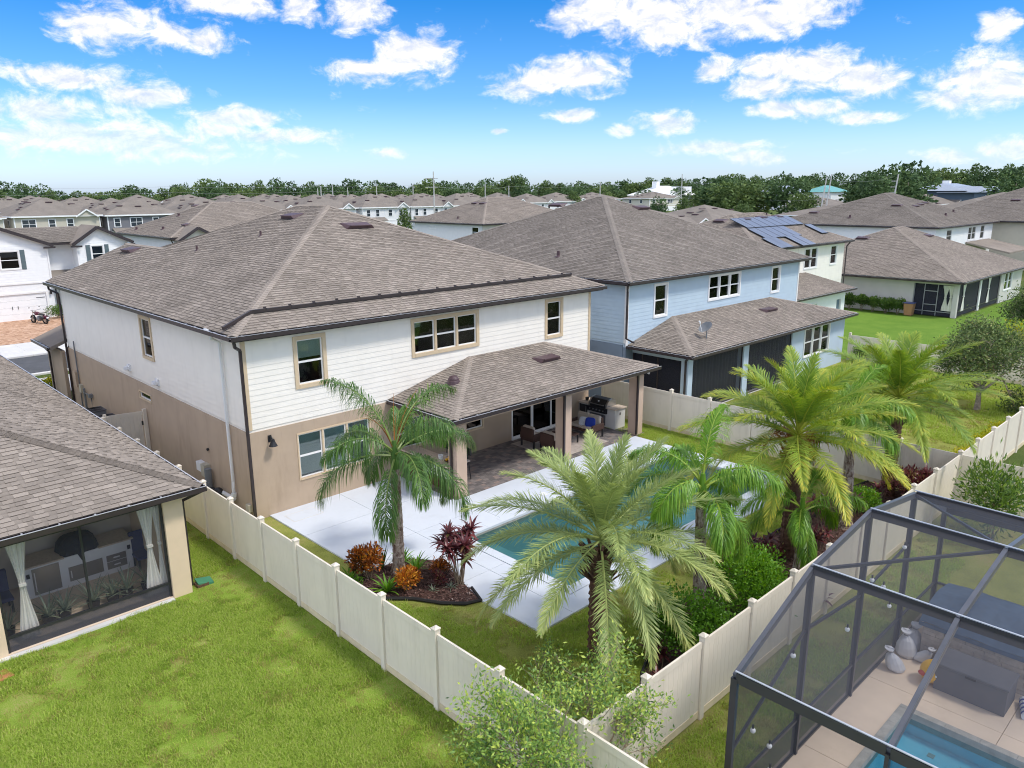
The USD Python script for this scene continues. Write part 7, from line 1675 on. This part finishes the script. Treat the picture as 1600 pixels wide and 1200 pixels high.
leafy_tree('ornamental_tree', 'wispy light green tree with thin stems at the bottom centre by the fence corner', -2.05, -15.1, .35, 1.32, .70, 10, 11000, .085, .038, 'leaf_wild', 201, .12, r0=.035, levels=4, tone=(.58, .2), hi=.3, barkmat='twig')
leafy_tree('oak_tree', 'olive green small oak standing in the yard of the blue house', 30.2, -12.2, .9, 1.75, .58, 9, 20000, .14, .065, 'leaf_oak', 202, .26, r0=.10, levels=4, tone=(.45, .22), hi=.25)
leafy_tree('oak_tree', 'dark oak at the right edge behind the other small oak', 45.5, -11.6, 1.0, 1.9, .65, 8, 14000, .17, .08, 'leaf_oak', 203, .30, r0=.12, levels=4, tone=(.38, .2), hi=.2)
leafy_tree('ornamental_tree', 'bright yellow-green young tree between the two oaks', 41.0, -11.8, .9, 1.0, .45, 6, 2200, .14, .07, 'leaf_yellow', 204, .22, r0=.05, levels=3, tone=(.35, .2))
# tall sprouts in the garden corner, half hidden by the wispy tree
for i, (x, y, h, lab) in enumerate(((.3, -12.6, .9, 'upright leafy sprout in the garden corner nearest the deck tip'), (.9, -13.3, 1.0, 'upright leafy sprout in the garden corner beside the pale palm trunk'), (-.5, -13.2, .9, 'upright leafy sprout in the garden corner against the front fence'), (.1, -14.0, .85, 'upright leafy sprout in the very corner of the two fences'))):
    leafy_tree('sapling', lab, x, y, .15, h * .62, .42, 6, 900, .075, .03, 'leaf_wild', 210 + i, .07, r0=.014, levels=3, tone=(.5, .2), barkmat='twig')

# ---------------------------------------------------------------- the estate beyond: rows of houses
def far_house(name, w, d, wallm, trimm='gloss_white', lower=None, two_gables=True, seed=0, roofm='shingle_grey', ph=.43):
    """One of the repeated houses of the further rows: front at y = 0, base corner at the origin."""
    t = proto(name); rng = random.Random(seed); ze = 6.05; F_, S_ = Face('-y', 0.0), Face('-x', 0.0)
    s = MB(); s.box(0, w, 0, d, 0, 2.9); t.part('ground_floor', s, M[lower or wallm]); s = MB(); s.box(.02, w - .02, .02, d, 2.9, ze - .2); t.part('upper_floor', s, M[wallm])
    s = MB(); F_.box(s, 0, w, -.02, .04, 2.82, 3.0); F_.box(s, -.02, .14, -.02, .03, 3.0, ze - .2); F_.box(s, w - .14, w + .02, -.02, .03, 3.0, ze - .2); S_.box(s, .03, .14, -.02, .03, 3.0, ze - .2); t.part('trim', s, M[trimm])
    fs, hips, rg = hip_geom(-.45, w + .45, -.45, d + .45, ze, ph); s = MB()
    for k, p in fs.items(): s.poly(p, tone=.55)
    s.poly([(-.45, -.45, ze - .004), (-.45, d + .45, ze - .004), (w + .45, d + .45, ze - .004), (w + .45, -.45, ze - .004)], tone=.55); roof = t.part('roof', s, M[roofm])
    s = MB(); s.box(-.47, w + .47, -.48, -.451, ze - .24, ze + .01); s.box(-.48, -.451, -.45, d + .45, ze - .24, ze + .01); t.part('fascia', s, M[trimm], under=roof)
    s = MB(); s.box(-.45, w + .45, -.45, 0, ze - .24, ze - .2); t.part('soffit', s, M[trimm])
    for i in range(3):
        a = w * (.25 + .25 * i); b = d * rng.uniform(.2, .38); s = MB(); s.cbox((a, b, ze + ph * (b + .45) + .10), (1.1, .5, .16)); t.part('roof_vent', s, M['roof_vent'])
    for i in range(2):
        a, b = d * rng.uniform(.1, .25), d * rng.uniform(.35, .6); s = MB(); s.cbox((a, b, ze + ph * (a + .45) + .10), (.5, 1.1, .16)); t.part('roof_vent', s, M['roof_vent'])
    x = 1.2
    while x < w - 2.2:
        ww = rng.choice((1.0, 1.1, 2.1)); g = MB()
        F_.box(g, x - .12, x + ww + .12, .0, .05, 3.75, 5.5); wn = t.part('window', g, M[trimm]); n = 2 if ww > 1.5 else 1; k = ww / n
        for i in range(n):
            for z0, z1 in ((3.87, 4.58), (4.66, 5.38)): p = MB(); F_.box(p, x + i * k + .04, x + (i + 1) * k - .04, .051, .062, z0, z1); t.part('pane', p, M['far_glass'], under=wn)
        x += ww + rng.uniform(1.6, 3.0)
    for b in (d * .3, d * .7):
        g = MB(); S_.box(g, b - .6, b + .6, 0, .05, 3.75, 5.4); wn = t.part('window', g, M[trimm]); p = MB(); S_.box(p, b - .5, b + .5, .051, .062, 3.87, 5.28); t.part('pane', p, M['far_glass'], under=wn)
    if two_gables:
        for u in ((w * .72, w * .95),):
            h = (u[1] - u[0]) * .25; s = MB(); s.add([(u[0], -.5, ze - .1), (u[1], -.5, ze - .1), ((u[0] + u[1]) / 2, -.5, ze + h + .2)], [(0, 1, 2)]); t.part('gable', s, M[wallm]); s = MB(); c = (u[0] + u[1]) / 2
            s.slab([(u[0] - .3, -.7, ze - .22), (c, -.7, ze + h + .25), (c, 3, ze + h + .25), (u[0] - .3, 3, ze - .22)], .12, .55); s.slab([(c, -.7, ze + h + .25), (u[1] + .3, -.7, ze - .22), (u[1] + .3, 3, ze - .22), (c, 3, ze + h + .25)], .12, .55); r2 = t.part('gable_roof', s, M[roofm])
            s = MB(); s.bar((u[0] - .3, -.72, ze - .3), (c, -.72, ze + h + .17), .06, .24); s.bar((c, -.721, ze + h + .17), (u[1] + .3, -.721, ze - .3), .06, .24); t.part('bargeboard', s, M[trimm], under=r2)
    s = MB(); s.slab([(w * .05, -1.6, 2.9), (w * .45, -1.6, 2.9), (w * .45, 0, 3.6), (w * .05, 0, 3.6)], .16, .55); t.part('porch_roof', s, M[roofm])
    s = MB(); F_.box(s, w * .52, w * .52 + 4.8, 0, .05, 0, 2.2); t.part('garage_door', s, M[trimm])
    return t


KINDS = {'white': far_house('_far_house_white', 14.5, 14, 'far_white', seed=1), 'cream': far_house('_far_house_cream', 14, 13.5, 'far_cream', seed=2), 'grey': far_house('_far_house_grey', 13.5, 13.5, 'far_grey', lower='far_dark', seed=3), 'dark': far_house('_far_house_dark', 13.5, 13, 'far_dark', lower='far_grey', seed=4, two_gables=False), 'blue': far_house('_far_house_blue', 14, 14, 'far_blue', seed=5, two_gables=False), 'tan': far_house('_far_house_tan', 14, 13.5, 'far_tan', seed=6)}
COL = {'white': 'white', 'cream': 'cream', 'grey': 'light grey', 'dark': 'dark grey', 'blue': 'pale blue', 'tan': 'tan'}
ROWS = [('nearest far row of the estate', 138.5, ((7.5, 'cream'), (22.8, 'tan'), (38.0, 'dark'), (52.5, 'grey'))),
        ('first white row behind the ridge', 146, ((68.5, 'grey'), (83.8, 'white'), (99.5, 'white'), (114.8, 'white'), (130.0, 'white'))),
        ('second far row', 172, ((14, 'grey'), (29.5, 'blue'), (45, 'grey'), (60.5, 'cream'), (76, 'white'), (91.5, 'grey'), (107, 'cream'), (122.5, 'white'), (138, 'white'), (153.5, 'white'), (169, 'white'), (184.5, 'white'))),
        ('third far row', 205, ((30, 'white'), (45.5, 'cream'), (61, 'grey'), (76.5, 'white'), (92, 'blue'), (107.5, 'white'), (123, 'white'), (138.5, 'cream'), (154, 'white'), (169.5, 'grey'), (185, 'cream'), (200.5, 'white'), (216, 'tan'), (231.5, 'white'))),
        ('fourth far row', 232, ((40, 'cream'), (55.5, 'white'), (71, 'white'), (86.5, 'grey'), (102, 'white'), (117.5, 'tan'), (133, 'white'), (148.5, 'white'), (164, 'grey'), (179.5, 'white'), (195, 'white'), (210.5, 'cream'), (226, 'white'), (242, 'white'), (258, 'grey'), (274, 'white'))),
        ('last row below the treeline', 262, ((48, 'white'), (64, 'grey'), (80, 'cream'), (96, 'white'), (112, 'white'), (128, 'white'), (144, 'tan'), (160, 'white'), (176, 'white'), (192, 'grey'), (208, 'white'), (224, 'white'), (240, 'cream'), (256, 'white'), (272, 'white')))]
POS = ('first', 'second', 'third', 'fourth', 'fifth', 'sixth', 'seventh', 'eighth', 'ninth', 'tenth', 'eleventh', 'twelfth', 'thirteenth', 'fourteenth', 'fifteenth', 'sixteenth')
rng = random.Random(77)
for rn, y, hs in ROWS:
    for i, (x, k) in enumerate(hs):
        copy_thing(KINDS[k], 'row_house', f'{COL[k]} two-storey house, {POS[i]} from the left in the {rn}', 'house', (x, y + rng.uniform(-1.2, 1.2), 0), 0, (1, 1, rng.uniform(.97, 1.03)), group='houses in the rows below the treeline')
for lab, k, x, y, s in (('white house in the gap left of the cream house, nearer one', 'white', 205, 178, (1.3, 1.1, 1.0)), ('grey house in the gap left of the cream house, farther one', 'grey', 246, 222, (1.3, 1.1, 1.0)), ('white house at the right end of the far rows before the trees', 'white', 268, 240, (1.3, 1.1, 1.0)), ('cream two-storey house before the white metal roof at the centre right', 'cream', 296, 201, (1.9, 1.2, 1.0)), ('pale blue house left of the cream house at the centre right', 'blue', 268, 214, (1.6, 1.2, .98)), ('grey house with low hip roof between the blue roof ridge and the cream house', 'grey', 236, 190, (1.6, 1.2, .9)),
                        ('low tan house with a pale gable under the twin poles', 'tan', 228, 84, (1.5, 1.2, .82)), ('dark long-roofed house right of the twin poles', 'dark', 200, 58, (2.0, 1.3, .84)), ('house with a small white gable right of the long dark roof', 'white', 232, 54, (1.2, 1.2, .95)),
                        ('brown-roofed house just behind the blue house ridge', 'cream', 92, 51.5, (1.2, 1.1, .76)), ('brown-roofed house behind the solar panel house', 'tan', 112, 53.0, (1.25, 1.1, .80)), ('low dark-roofed house behind the long white house', 'grey', 150, 44, (1.9, 1.2, .78)), ('dark-roofed house before the slate blue building', 'dark', 168, 36, (1.8, 1.2, .86)), ('grey-roofed house beyond the tan house at the right edge', 'grey', 196, 24, (1.8, 1.3, 1.0))):
    copy_thing(KINDS[k], 'estate_house', lab, 'house', (x, y, 0), 0, s)
wb = Thing('white_building', 'building with a bright white metal roof and cupola among the trees', 'building', (352, 236, 0)); s = MB(); s.box(340, 372, 226, 246, 0, 7); wb.part('wall', s, M['far_white']); fs, _, _ = hip_geom(338, 374, 224, 248, 7, .42); s = MB()
for p in fs.values(): s.poly(p)
wb.part('roof', s, M['gloss_white']); s = MB(); s.box(347, 350, 234, 237, 9, 14.4); s.box(360, 369, 226, 236, 7, 11.6); wb.part('cupola', s, M['gloss_white'])
sb_ = Thing('slate_building', 'slate blue building with pale metal roofs beside the big dark trees', 'building', (262, 62, 0)); s = MB(); s.box(248, 274, 50, 70, 0, 9.3); sb_.part('wall', s, M['wall_slate'])
s = MB(); fs, _, _ = hip_geom(246, 276, 52, 70, 9.3, .25)
for p in fs.values(): s.poly(p)
sb_.part('roof', s, M['metal_roof']); s = MB(); s.slab([(246.5, 46, 9.0), (252.5, 46, 10.6), (252.5, 60, 10.6), (246.5, 60, 9.0)], .3); s.slab([(252.5, 46, 10.6), (258.5, 46, 9.0), (258.5, 60, 9.0), (252.5, 60, 10.6)], .3); sb_.part('gable_roof', s, M['metal_roof']); s = MB(); s.box(247, 258, 47, 50, 0, 9.0); sb_.part('gable_wall', s, M['wall_slate']); s = MB(); s.box(263, 265, 62, 64, 10, 12.4); sb_.part('cupola', s, M['gloss_white'])
for u in (248.5, 254.5, 261, 265, 269): s = MB(); s.box(u, u + 1.8, 46.93 if u < 259 else 49.93, 46.99 if u < 259 else 49.99, 6.4, 7.8); sb_.part('window', s, M['far_glass'])
s = MB(); s.box(246.9, 247.3, 46.8, 47.0, 0, 8.1); s.box(258, 258.5, 46.8, 47.2, 0, 8.1); sb_.part('trim', s, M['gloss_white'])
for lab, x, y, w, m in (('distant white building with a turquoise roof among the trees', 372, 148, 20, 'roof_teal'), ('distant white building with a pale blue roof left of the turquoise one', 352, 162, 24, 'metal_roof')):
    t = Thing('distant_building', lab, 'building', (x, y, 0)); s = MB(); s.box(x, x + w, y, y + 14, 0, 8.5); t.part('wall', s, M['far_white']); s = MB(); fs, _, _ = hip_geom(x - 1, x + w + 1, y - 1, y + 15, 8.5, .4)
    for p in fs.values(): s.poly(p)
    t.part('roof', s, M[m])

# ---------------------------------------------------------------- poles and lines
def from_view(az, dist): return CAM_POS[0] + math.sin(az) * dist, CAM_POS[1] + math.cos(az) * dist
POLES = [('tall pale utility pole with two crossarms rising before the white row', .6696, 205, .0231, 1, .24), ('pale pole standing before the trees right of centre', .879, 250, .0095, 0, .22), ('tall thin pole in front of the cream house', .9791, 250, .018, 0, .22), ('left one of the twin leaning pale poles', 1.1399, 190, .0134, 0, .22), ('right one of the twin leaning pale poles', 1.1452, 192, .0162, 0, .22), ('pale pole with short crossarms before the big dark trees', 1.2148, 170, .0153, 2, .22), ('pole with a dark lower half above the brown roof', .7342, 225, .008, 0, .2), ('short pole just above the roofs right of the dark one', .764, 235, .0055, 0, .2), ('pole above the roofs left of the tall crossarm pole', .6436, 240, .0077, 0, .2), ('pole above the roofs, fourth left of the tall crossarm pole', .545, 240, .0081, 0, .2), ('pole above the roofs, second left of the tall crossarm pole', .5985, 240, .0079, 0, .2), ('short pole above the roofs, third left of the tall crossarm pole', .5632, 238, .0042, 0, .2), ('right one of two close poles above the roofs at left centre', .531, 236, .0059, 0, .22), ('left one of two close poles above the roofs at left centre', .5271, 238, .0036, 0, .22), ('wooden pole in the trees at the right of the round oak', 1.1932, 220, .0064, 0, .16), ('thin wooden pole before the grey-green oak', 1.0406, 230, .0039, 0, .16)]
tops = {}
for i, (lab, az, dist, dz, arms, r) in enumerate(POLES):
    x, y = from_view(az, dist); h = CAM_POS[2] + dz * dist; t = Thing('utility_pole', lab, 'utility pole', (x, y, 0)); s = MB(); s.tube([(x, y, -.1), (x + (1.0 if i in (3, 4, 5) else 0), y - (.7 if i in (3, 4, 5) else 0), h)], (r, r * .55), 8); t.part('pole', s, M['wood_pole' if r < .18 else 'pole_concrete']); tops[i] = (x, y, h)
    if arms == 1:
        d = np.array([.74, -.67, 0]) * 2.2
        for z in (h - 1.7, h - 3.9): s = MB(); s.bar(np.array([x, y, z]) - d, np.array([x, y, z]) + d * .5, .14, .16); t.part('crossarm', s, M['pole_concrete'])
    if arms == 2:
        d = np.array([.4, -.9, 0]) * .9
        for k, z in enumerate((h - 1.3, h - 2.4, h - 3.5)): s = MB(); q = np.array([x + .9 * z / h, y - .6 * z / h, z]); s.bar(q, q - d, .10, .1); t.part('crossarm', s, M['pole_concrete'])
def line(lab, pts, sag, r=.017):
    t = Thing('power_line', lab, 'power line', pts[0]); s = MB()
    for a, b in zip(pts, pts[1:]):
        a, b = np.array(a, float), np.array(b, float); q = np.linspace(0, 1, 13)[:, None]; P = a + (b - a) * q; P[:, 2] -= sag * (4 * q * (1 - q))[:, 0]; s.tube(P, r, 4, cap=False)
    t.part('wire', s, M['wire'])
def lv(az, dist, dz): x, y = from_view(az, dist); return (x, y, CAM_POS[2] + dz * dist)
line('upper thin power line across the trees at the left', [lv(.10, 215, .0062), lv(.36, 215, .0060), lv(.531, 236, .0059), lv(.6436, 240, .0070)], .4)
line('lower thin power line across the trees at the left', [lv(.10, 215, -.0008), lv(.36, 215, -.0006), lv(.531, 236, -.0002), lv(.6436, 240, .0016)], .4)
line('power line between the poles right of the tall crossarm pole', [lv(.6696, 205, .005), lv(.7342, 225, .0045), lv(.764, 235, .0048), lv(.879, 250, .0055)], .5)
line('power line before the trees at the right centre', [lv(.9791, 250, -.010), lv(1.06, 225, -.011), lv(1.1399, 190, -.012)], .6)
line('power line between the twin poles and the pole by the dark trees', [lv(1.1452, 192, .012), lv(1.2148, 170, .012)], .9)

# ---------------------------------------------------------------- the wooded horizon
def wood_tree(name, seed, h, rx, lobes, n, size, mat, trunk=.35, flat=.8):
    rng = np.random.default_rng(seed); t = proto(name); s = MB(); s.tube([(0, 0, -.2), (.1, 0, h * trunk), (0, .1, h * .75)], (.3, .22, .08), 6); t.part('trunk', s, M['bark_grey'])
    lc = rng.normal(0, 1, (lobes, 3)); lc /= np.linalg.norm(lc, axis=1, keepdims=True); lc *= rng.uniform(.35, .75, (lobes, 1)); lr = rng.uniform(.28, .5, lobes); k = rng.integers(0, lobes, n); u = rng.normal(0, 1, (n, 3)); u /= np.linalg.norm(u, axis=1, keepdims=True)
    P = lc[k] + u * lr[k][:, None] * rng.uniform(.75, 1.05, (n, 1)); hz = h * (1 - trunk) / 2 * 1.08; C = P * [rx, rx, hz] + [0, 0, h * trunk + hz * .92]; C = C[C[:, 2] > h * .08]; m = len(C); lt = rng.normal(0, .16, lobes)
    t.part('crown', leaves(rng, C, u[:m] + rng.normal(0, .6, (m, 3)), size * rng.uniform(.6, 1.3, m), size * .75 * rng.uniform(.7, 1.2, m), .45 + lt[k[:m]] + rng.normal(0, .16, m), fold=.3), M[mat]); return t


def pine(name, seed, h):
    rng = np.random.default_rng(seed); t = proto(name); s = MB(); s.tube([(0, 0, -.2), (.1, .05, h * .6), (0, 0, h * .95)], (.22, .16, .05), 6); t.part('trunk', s, M['bark_brown']); C, D = [], []
    for i in range(9):
        a = rng.uniform(0, 6.28); z = h * rng.uniform(.62, .98); r = (h - z) * .35 + .6; c = np.array([math.cos(a) * r, math.sin(a) * r, z]); k = 90; C.append(c + rng.normal(0, [1.0, 1.0, .55], (k, 3))); D.append(rng.normal(0, 1, (k, 3)))
    C, D = np.vstack(C), np.vstack(D); t.part('crown', leaves(rng, C, D, .8, .5, .4 + rng.normal(0, .18, len(C))), M['leaf_forest']); return t


WOOD = [wood_tree('_wood_tree', 301, 15, 5.8, 14, 1500, .95, 'leaf_forest', .22), wood_tree('_wood_tree', 302, 15, 6.6, 16, 1600, 1.0, 'leaf_forest', .2), wood_tree('_wood_tree', 303, 15, 5.2, 12, 1400, .9, 'leaf_forest_light', .22), wood_tree('_wood_tree', 304, 15, 6.2, 14, 1500, .95, 'leaf_forest', .25), wood_tree('_wood_tree', 305, 15, 7.0, 18, 1700, 1.0, 'leaf_forest_light', .18)]
PINES = [pine('_pine', 311, 18), pine('_pine', 312, 18)]
# height of the skyline along the horizon, as (bearing, slope above the eye)
SKY_LINE = [(-.05, .010), (.178, .0062), (.205, .0128), (.228, .0130), (.25, .0045), (.288, .0036), (.318, .0075), (.348, .0062), (.371, .0118), (.40, .0165), (.432, .0122), (.476, .0145), (.504, .0168), (.536, .0112), (.573, .0160), (.601, .0146), (.634, .0088), (.655, .0126), (.683, .0126), (.716, .0104), (.748, .0205), (.776, .0196), (.796, .0100), (.811, .0155), (.835, .0112), (.867, .0120), (.905, .0146), (.927, .0146), (.95, .0168), (.986, .0142), (1.013, .0178), (1.046, .0210), (1.078, .0176), (1.11, .0180), (1.135, .0195), (1.172, .0184), (1.196, .0222), (1.214, .0250), (1.238, .0235), (1.262, .0238), (1.29, .0270), (1.33, .0285), (1.55, .0285)]
sa, sh = np.array([p[0] for p in SKY_LINE]), np.array([p[1] for p in SKY_LINE]); rng = np.random.default_rng(5)
KN = ('dark round-topped tree', 'broad dark tree', 'light green tree', 'mid green tall tree', 'broad light green tree')
SEC_AT = (.22, .32, .43, .54, .665, .75, .86, .97, 1.06, 1.14, 1.22)
SECT = ('at the left edge', 'above the gabled white house', 'over the cream house roof', 'left of the main roof peak', 'over the main roof peak', 'right of the crossarm pole', 'left of the blue house peak', 'over the blue house peak', 'over the cream house', 'over the solar panels', 'around the twin poles', 'at the right end')
cnt = 0
for layer, (dist, dens, hk, var) in enumerate(((350, .0150, 1.0, .09), (325, .0165, .84, .12), (305, .0185, .60, .14))):
    a = .08 + .004 * layer
    while a < 1.46:
        al = a + rng.uniform(-.4, .4) * dens; dd = dist * rng.uniform(.96, 1.05) * (1.0 if al < .85 else 1.45); x, y = from_view(al, dd); top = np.interp(al, sa, sh); h = (CAM_POS[2] + top * dd) * hk * .89 * (1 + rng.normal(0, var) * (.5 if layer == 0 else 1)); k = int(rng.integers(0, 5)); w = rng.uniform(.66, .95) * dd / 310
        if layer == 0 and rng.random() < .20: copy_thing(PINES[k % 2], 'pine_tree', 'tall open-crowned pine standing above the wood ' + SECT[int(np.searchsorted(SEC_AT, al))], 'tree', (x, y, 0), rng.uniform(0, 6.28), (1.0, 1.0, h * 1.05 / 18), group='pines above the wood ' + SECT[int(np.searchsorted(SEC_AT, al))])
        copy_thing(WOOD[k], 'wood_tree', KN[k] + ', ' + ('behind', 'amid', 'at the front of')[layer] + ' the wood ' + SECT[int(np.searchsorted(SEC_AT, al))], 'tree', (x, y, 0), rng.uniform(0, 6.28), (w, w, h / 15), group=('dark round trees', 'broad dark trees', 'light trees', 'mid green tall trees', 'broad light trees')[k] + ' ' + ('behind', 'amid', 'at the front of')[layer] + ' the wood ' + SECT[int(np.searchsorted(SEC_AT, al))]); a += dens; cnt += 1
# single trees nearer than the wood
for lab, k, az, dist, hh, w in (('dark round oak standing alone at the right before the wood', 0, 1.1045, 215, 13.6, 1.0), ('big broad dark tree left of the slate blue building', 1, 1.232, 215, 15.6, 1.25), ('dark spreading tree between the twin poles and the big tree', 3, 1.192, 205, 12.6, 1.05), ('second dark tree close behind the spreading one', 0, 1.212, 225, 15.0, 1.1), ('grey-green spreading oak right of the cream house', 4, 1.046, 215, 12.0, 1.2), ('second grey-green oak right of the cream house', 3, 1.024, 225, 12.6, 1.1), ('third grey-green oak before the wood', 2, 1.07, 220, 12.4, 1.1), ('yellow-green low tree below the grey-green oaks', 2, 1.056, 170, 7.2, .55), ('low green tree right of the cream house front', 2, .985, 205, 8.0, .55), ('small dark tree before the cream house', 0, .952, 200, 8.4, .4), ('green tree above the roof of the tan house under the poles', 4, 1.123, 205, 9.0, .6), ('light green tree at the far left of the horizon', 2, .19, 240, 11.0, 1.0), ('small green tree standing between the white row and the brown roofs', 2, .633, 150, 7.0, .32), ('broad tree behind the tan house at the far right', 1, 1.335, 260, 15, 1.3)):
    x, y = from_view(az, dist); copy_thing(WOOD[k], 'single_tree', lab, 'tree', (x, y, 0), k * 1.3, (w, w, hh / 15))

# ---------------------------------------------------------------- grass
def tuft(name, mat, seed, n, h, spread, wd, mean=.5):
    rng = np.random.default_rng(seed); a = rng.uniform(0, 6.283, n); r = spread * np.sqrt(rng.uniform(0, 1, n)); C = np.column_stack([r * np.cos(a), r * np.sin(a), np.zeros(n)]); ln = rng.uniform(.5, 1.15, n) * h; az = rng.uniform(0, 6.283, n); tl = rng.uniform(.25, 1.15, n)
    D1 = np.stack([np.cos(az) * np.sin(tl * .6), np.sin(az) * np.sin(tl * .6), np.cos(tl * .6)], 1); D2 = np.stack([np.cos(az) * np.sin(tl * 1.5), np.sin(az) * np.sin(tl * 1.5), np.cos(tl * 1.5)], 1); W = np.stack([-np.sin(az), np.cos(az), 0 * az], 1) * wd / 2
    m = C + D1 * ln[:, None] * .55; e = m + D2 * ln[:, None] * .5; V = np.stack([C - W, C + W, m - W * .8, m + W * .8, e], 1).reshape(-1, 3); b = (np.arange(n) * 5)[:, None, None]
    F = (b + np.array([[0, 1, 3], [0, 3, 2], [2, 3, 4]])[None]).reshape(-1, 3); t0 = np.clip(rng.normal(mean, .18, n), 0, 1)
    return name, V, F, np.stack([t0 * .7, t0 * .7, t0, t0, np.clip(t0 + .1, 0, 1)], 1).ravel(), mat


def grass_field(name, areas, count, tufts, seed, label, scale=(.7, 1.3), patch=.45, holes=()):
    import shapely
    pi = UsdGeom.PointInstancer.Define(stage, '/World/' + name); rng = np.random.default_rng(seed); pr = []
    for nm, V, F, T, mat in tufts:
        p = f'/World/{name}/{nm}'; put_mesh(p, V, F, M[mat], tone=T); pr.append(Sdf.Path(p))
    pl = Polygon(areas, holes); mn, mx = np.array(pl.bounds[:2]), np.array(pl.bounds[2:]); P = rng.uniform(mn, mx, (count * 4, 2)); P = P[shapely.contains_xy(pl, P[:, 0], P[:, 1])]
    nz = meshkit.fbm(np.column_stack([P * .9, np.full(len(P), seed * 3.1)])); nz = (nz - nz.mean()) / nz.std(); keep = rng.random(len(P)) < np.clip(.72 + patch * nz, .06, 1); P, nz = P[keep][:count], nz[keep][:count]; n = len(P)
    k = np.where(rng.random(n) < np.clip(.34 - .40 * nz, .01, .95), 1 if len(tufts) > 1 else 0, 0)
    if len(tufts) > 2: k = np.where((k == 0) & (rng.random(n) < np.clip(.35 + .3 * meshkit.fbm(np.column_stack([P * .5, np.full(n, 9.0)])), 0, 1)), 2, k)
    s = rng.uniform(*scale, n); a = rng.uniform(0, 6.283, n)
    pi.CreatePrototypesRel().SetTargets(pr); pi.CreateProtoIndicesAttr(Vt.IntArray.FromNumpy(k.astype(np.int32))); pi.CreatePositionsAttr(Vt.Vec3fArray.FromNumpy(np.column_stack([P, np.full(n, .003)]).astype(np.float32)))
    pi.CreateScalesAttr(Vt.Vec3fArray.FromNumpy(np.column_stack([s, s, s * rng.uniform(.8, 1.2, n)]).astype(np.float32)))
    q = np.zeros((n, 4), np.float32); q[:, 2] = np.sin(a / 2); q[:, 3] = np.cos(a / 2); pi.CreateOrientationsAttr(Vt.QuathArray([Gf.Quath(float(w), 0, 0, float(z)) for z, w in zip(q[:, 2], q[:, 3])]))
    tag(pi.GetPrim(), label, 'grass', kind='stuff')


T1, T2, T3 = tuft('tuft', 'grass_blade', 1, 26, .075, .10, .009, .32), tuft('dry_tuft', 'grass_dry', 2, 22, .055, .10, .009), tuft('long_tuft', 'grass_blade', 3, 24, .10, .11, .010, .66)
grass_field('lawn_grass', [(-9.5, -16.5), (-1.78, -17.5), (-1.78, 1.5), (-3.15, 1.5), (-3.15, -3.3), (-9.5, -3.3)], 34000, [T1, T2, T3], 1, 'bright green lawn grass between the cream house and the long fence', patch=.7)
grass_field('garden_grass', [(-1.5, -15.0), (-.3, -15.0), (1.1, -14.2), (3.6, -12.85), (6.4, -12.3), (12, -12.05), (17.1, -12.3), (17.1, 0), (15.5, -.1), (15.5, -10.95), (1.75, -10.95), (1.7, -8.9), (.9, -8.3), (0, -7.1), (-1.5, -6.5)], 15000, [T3, T2], 2, 'patchy olive garden grass around the white deck', scale=(.6, 1.1), patch=.55)
grass_field('next_yard_grass', [(17.35, -15), (36.8, -15), (36.8, -3.4), (17.35, -3.4)], 9000, [T3, T2], 3, 'thin olive grass of the blue house yard', scale=(.9, 1.7), patch=.4)
grass_field('enclosure_grass', [(-1.5, -22), (-.35, -22), (-.35, -16.7), (17, -16.7), (17, -15.3), (-1.5, -15.3)], 4500, [T3, T2], 4, 'dull grass strip between the fence and the pool enclosure', patch=.4)
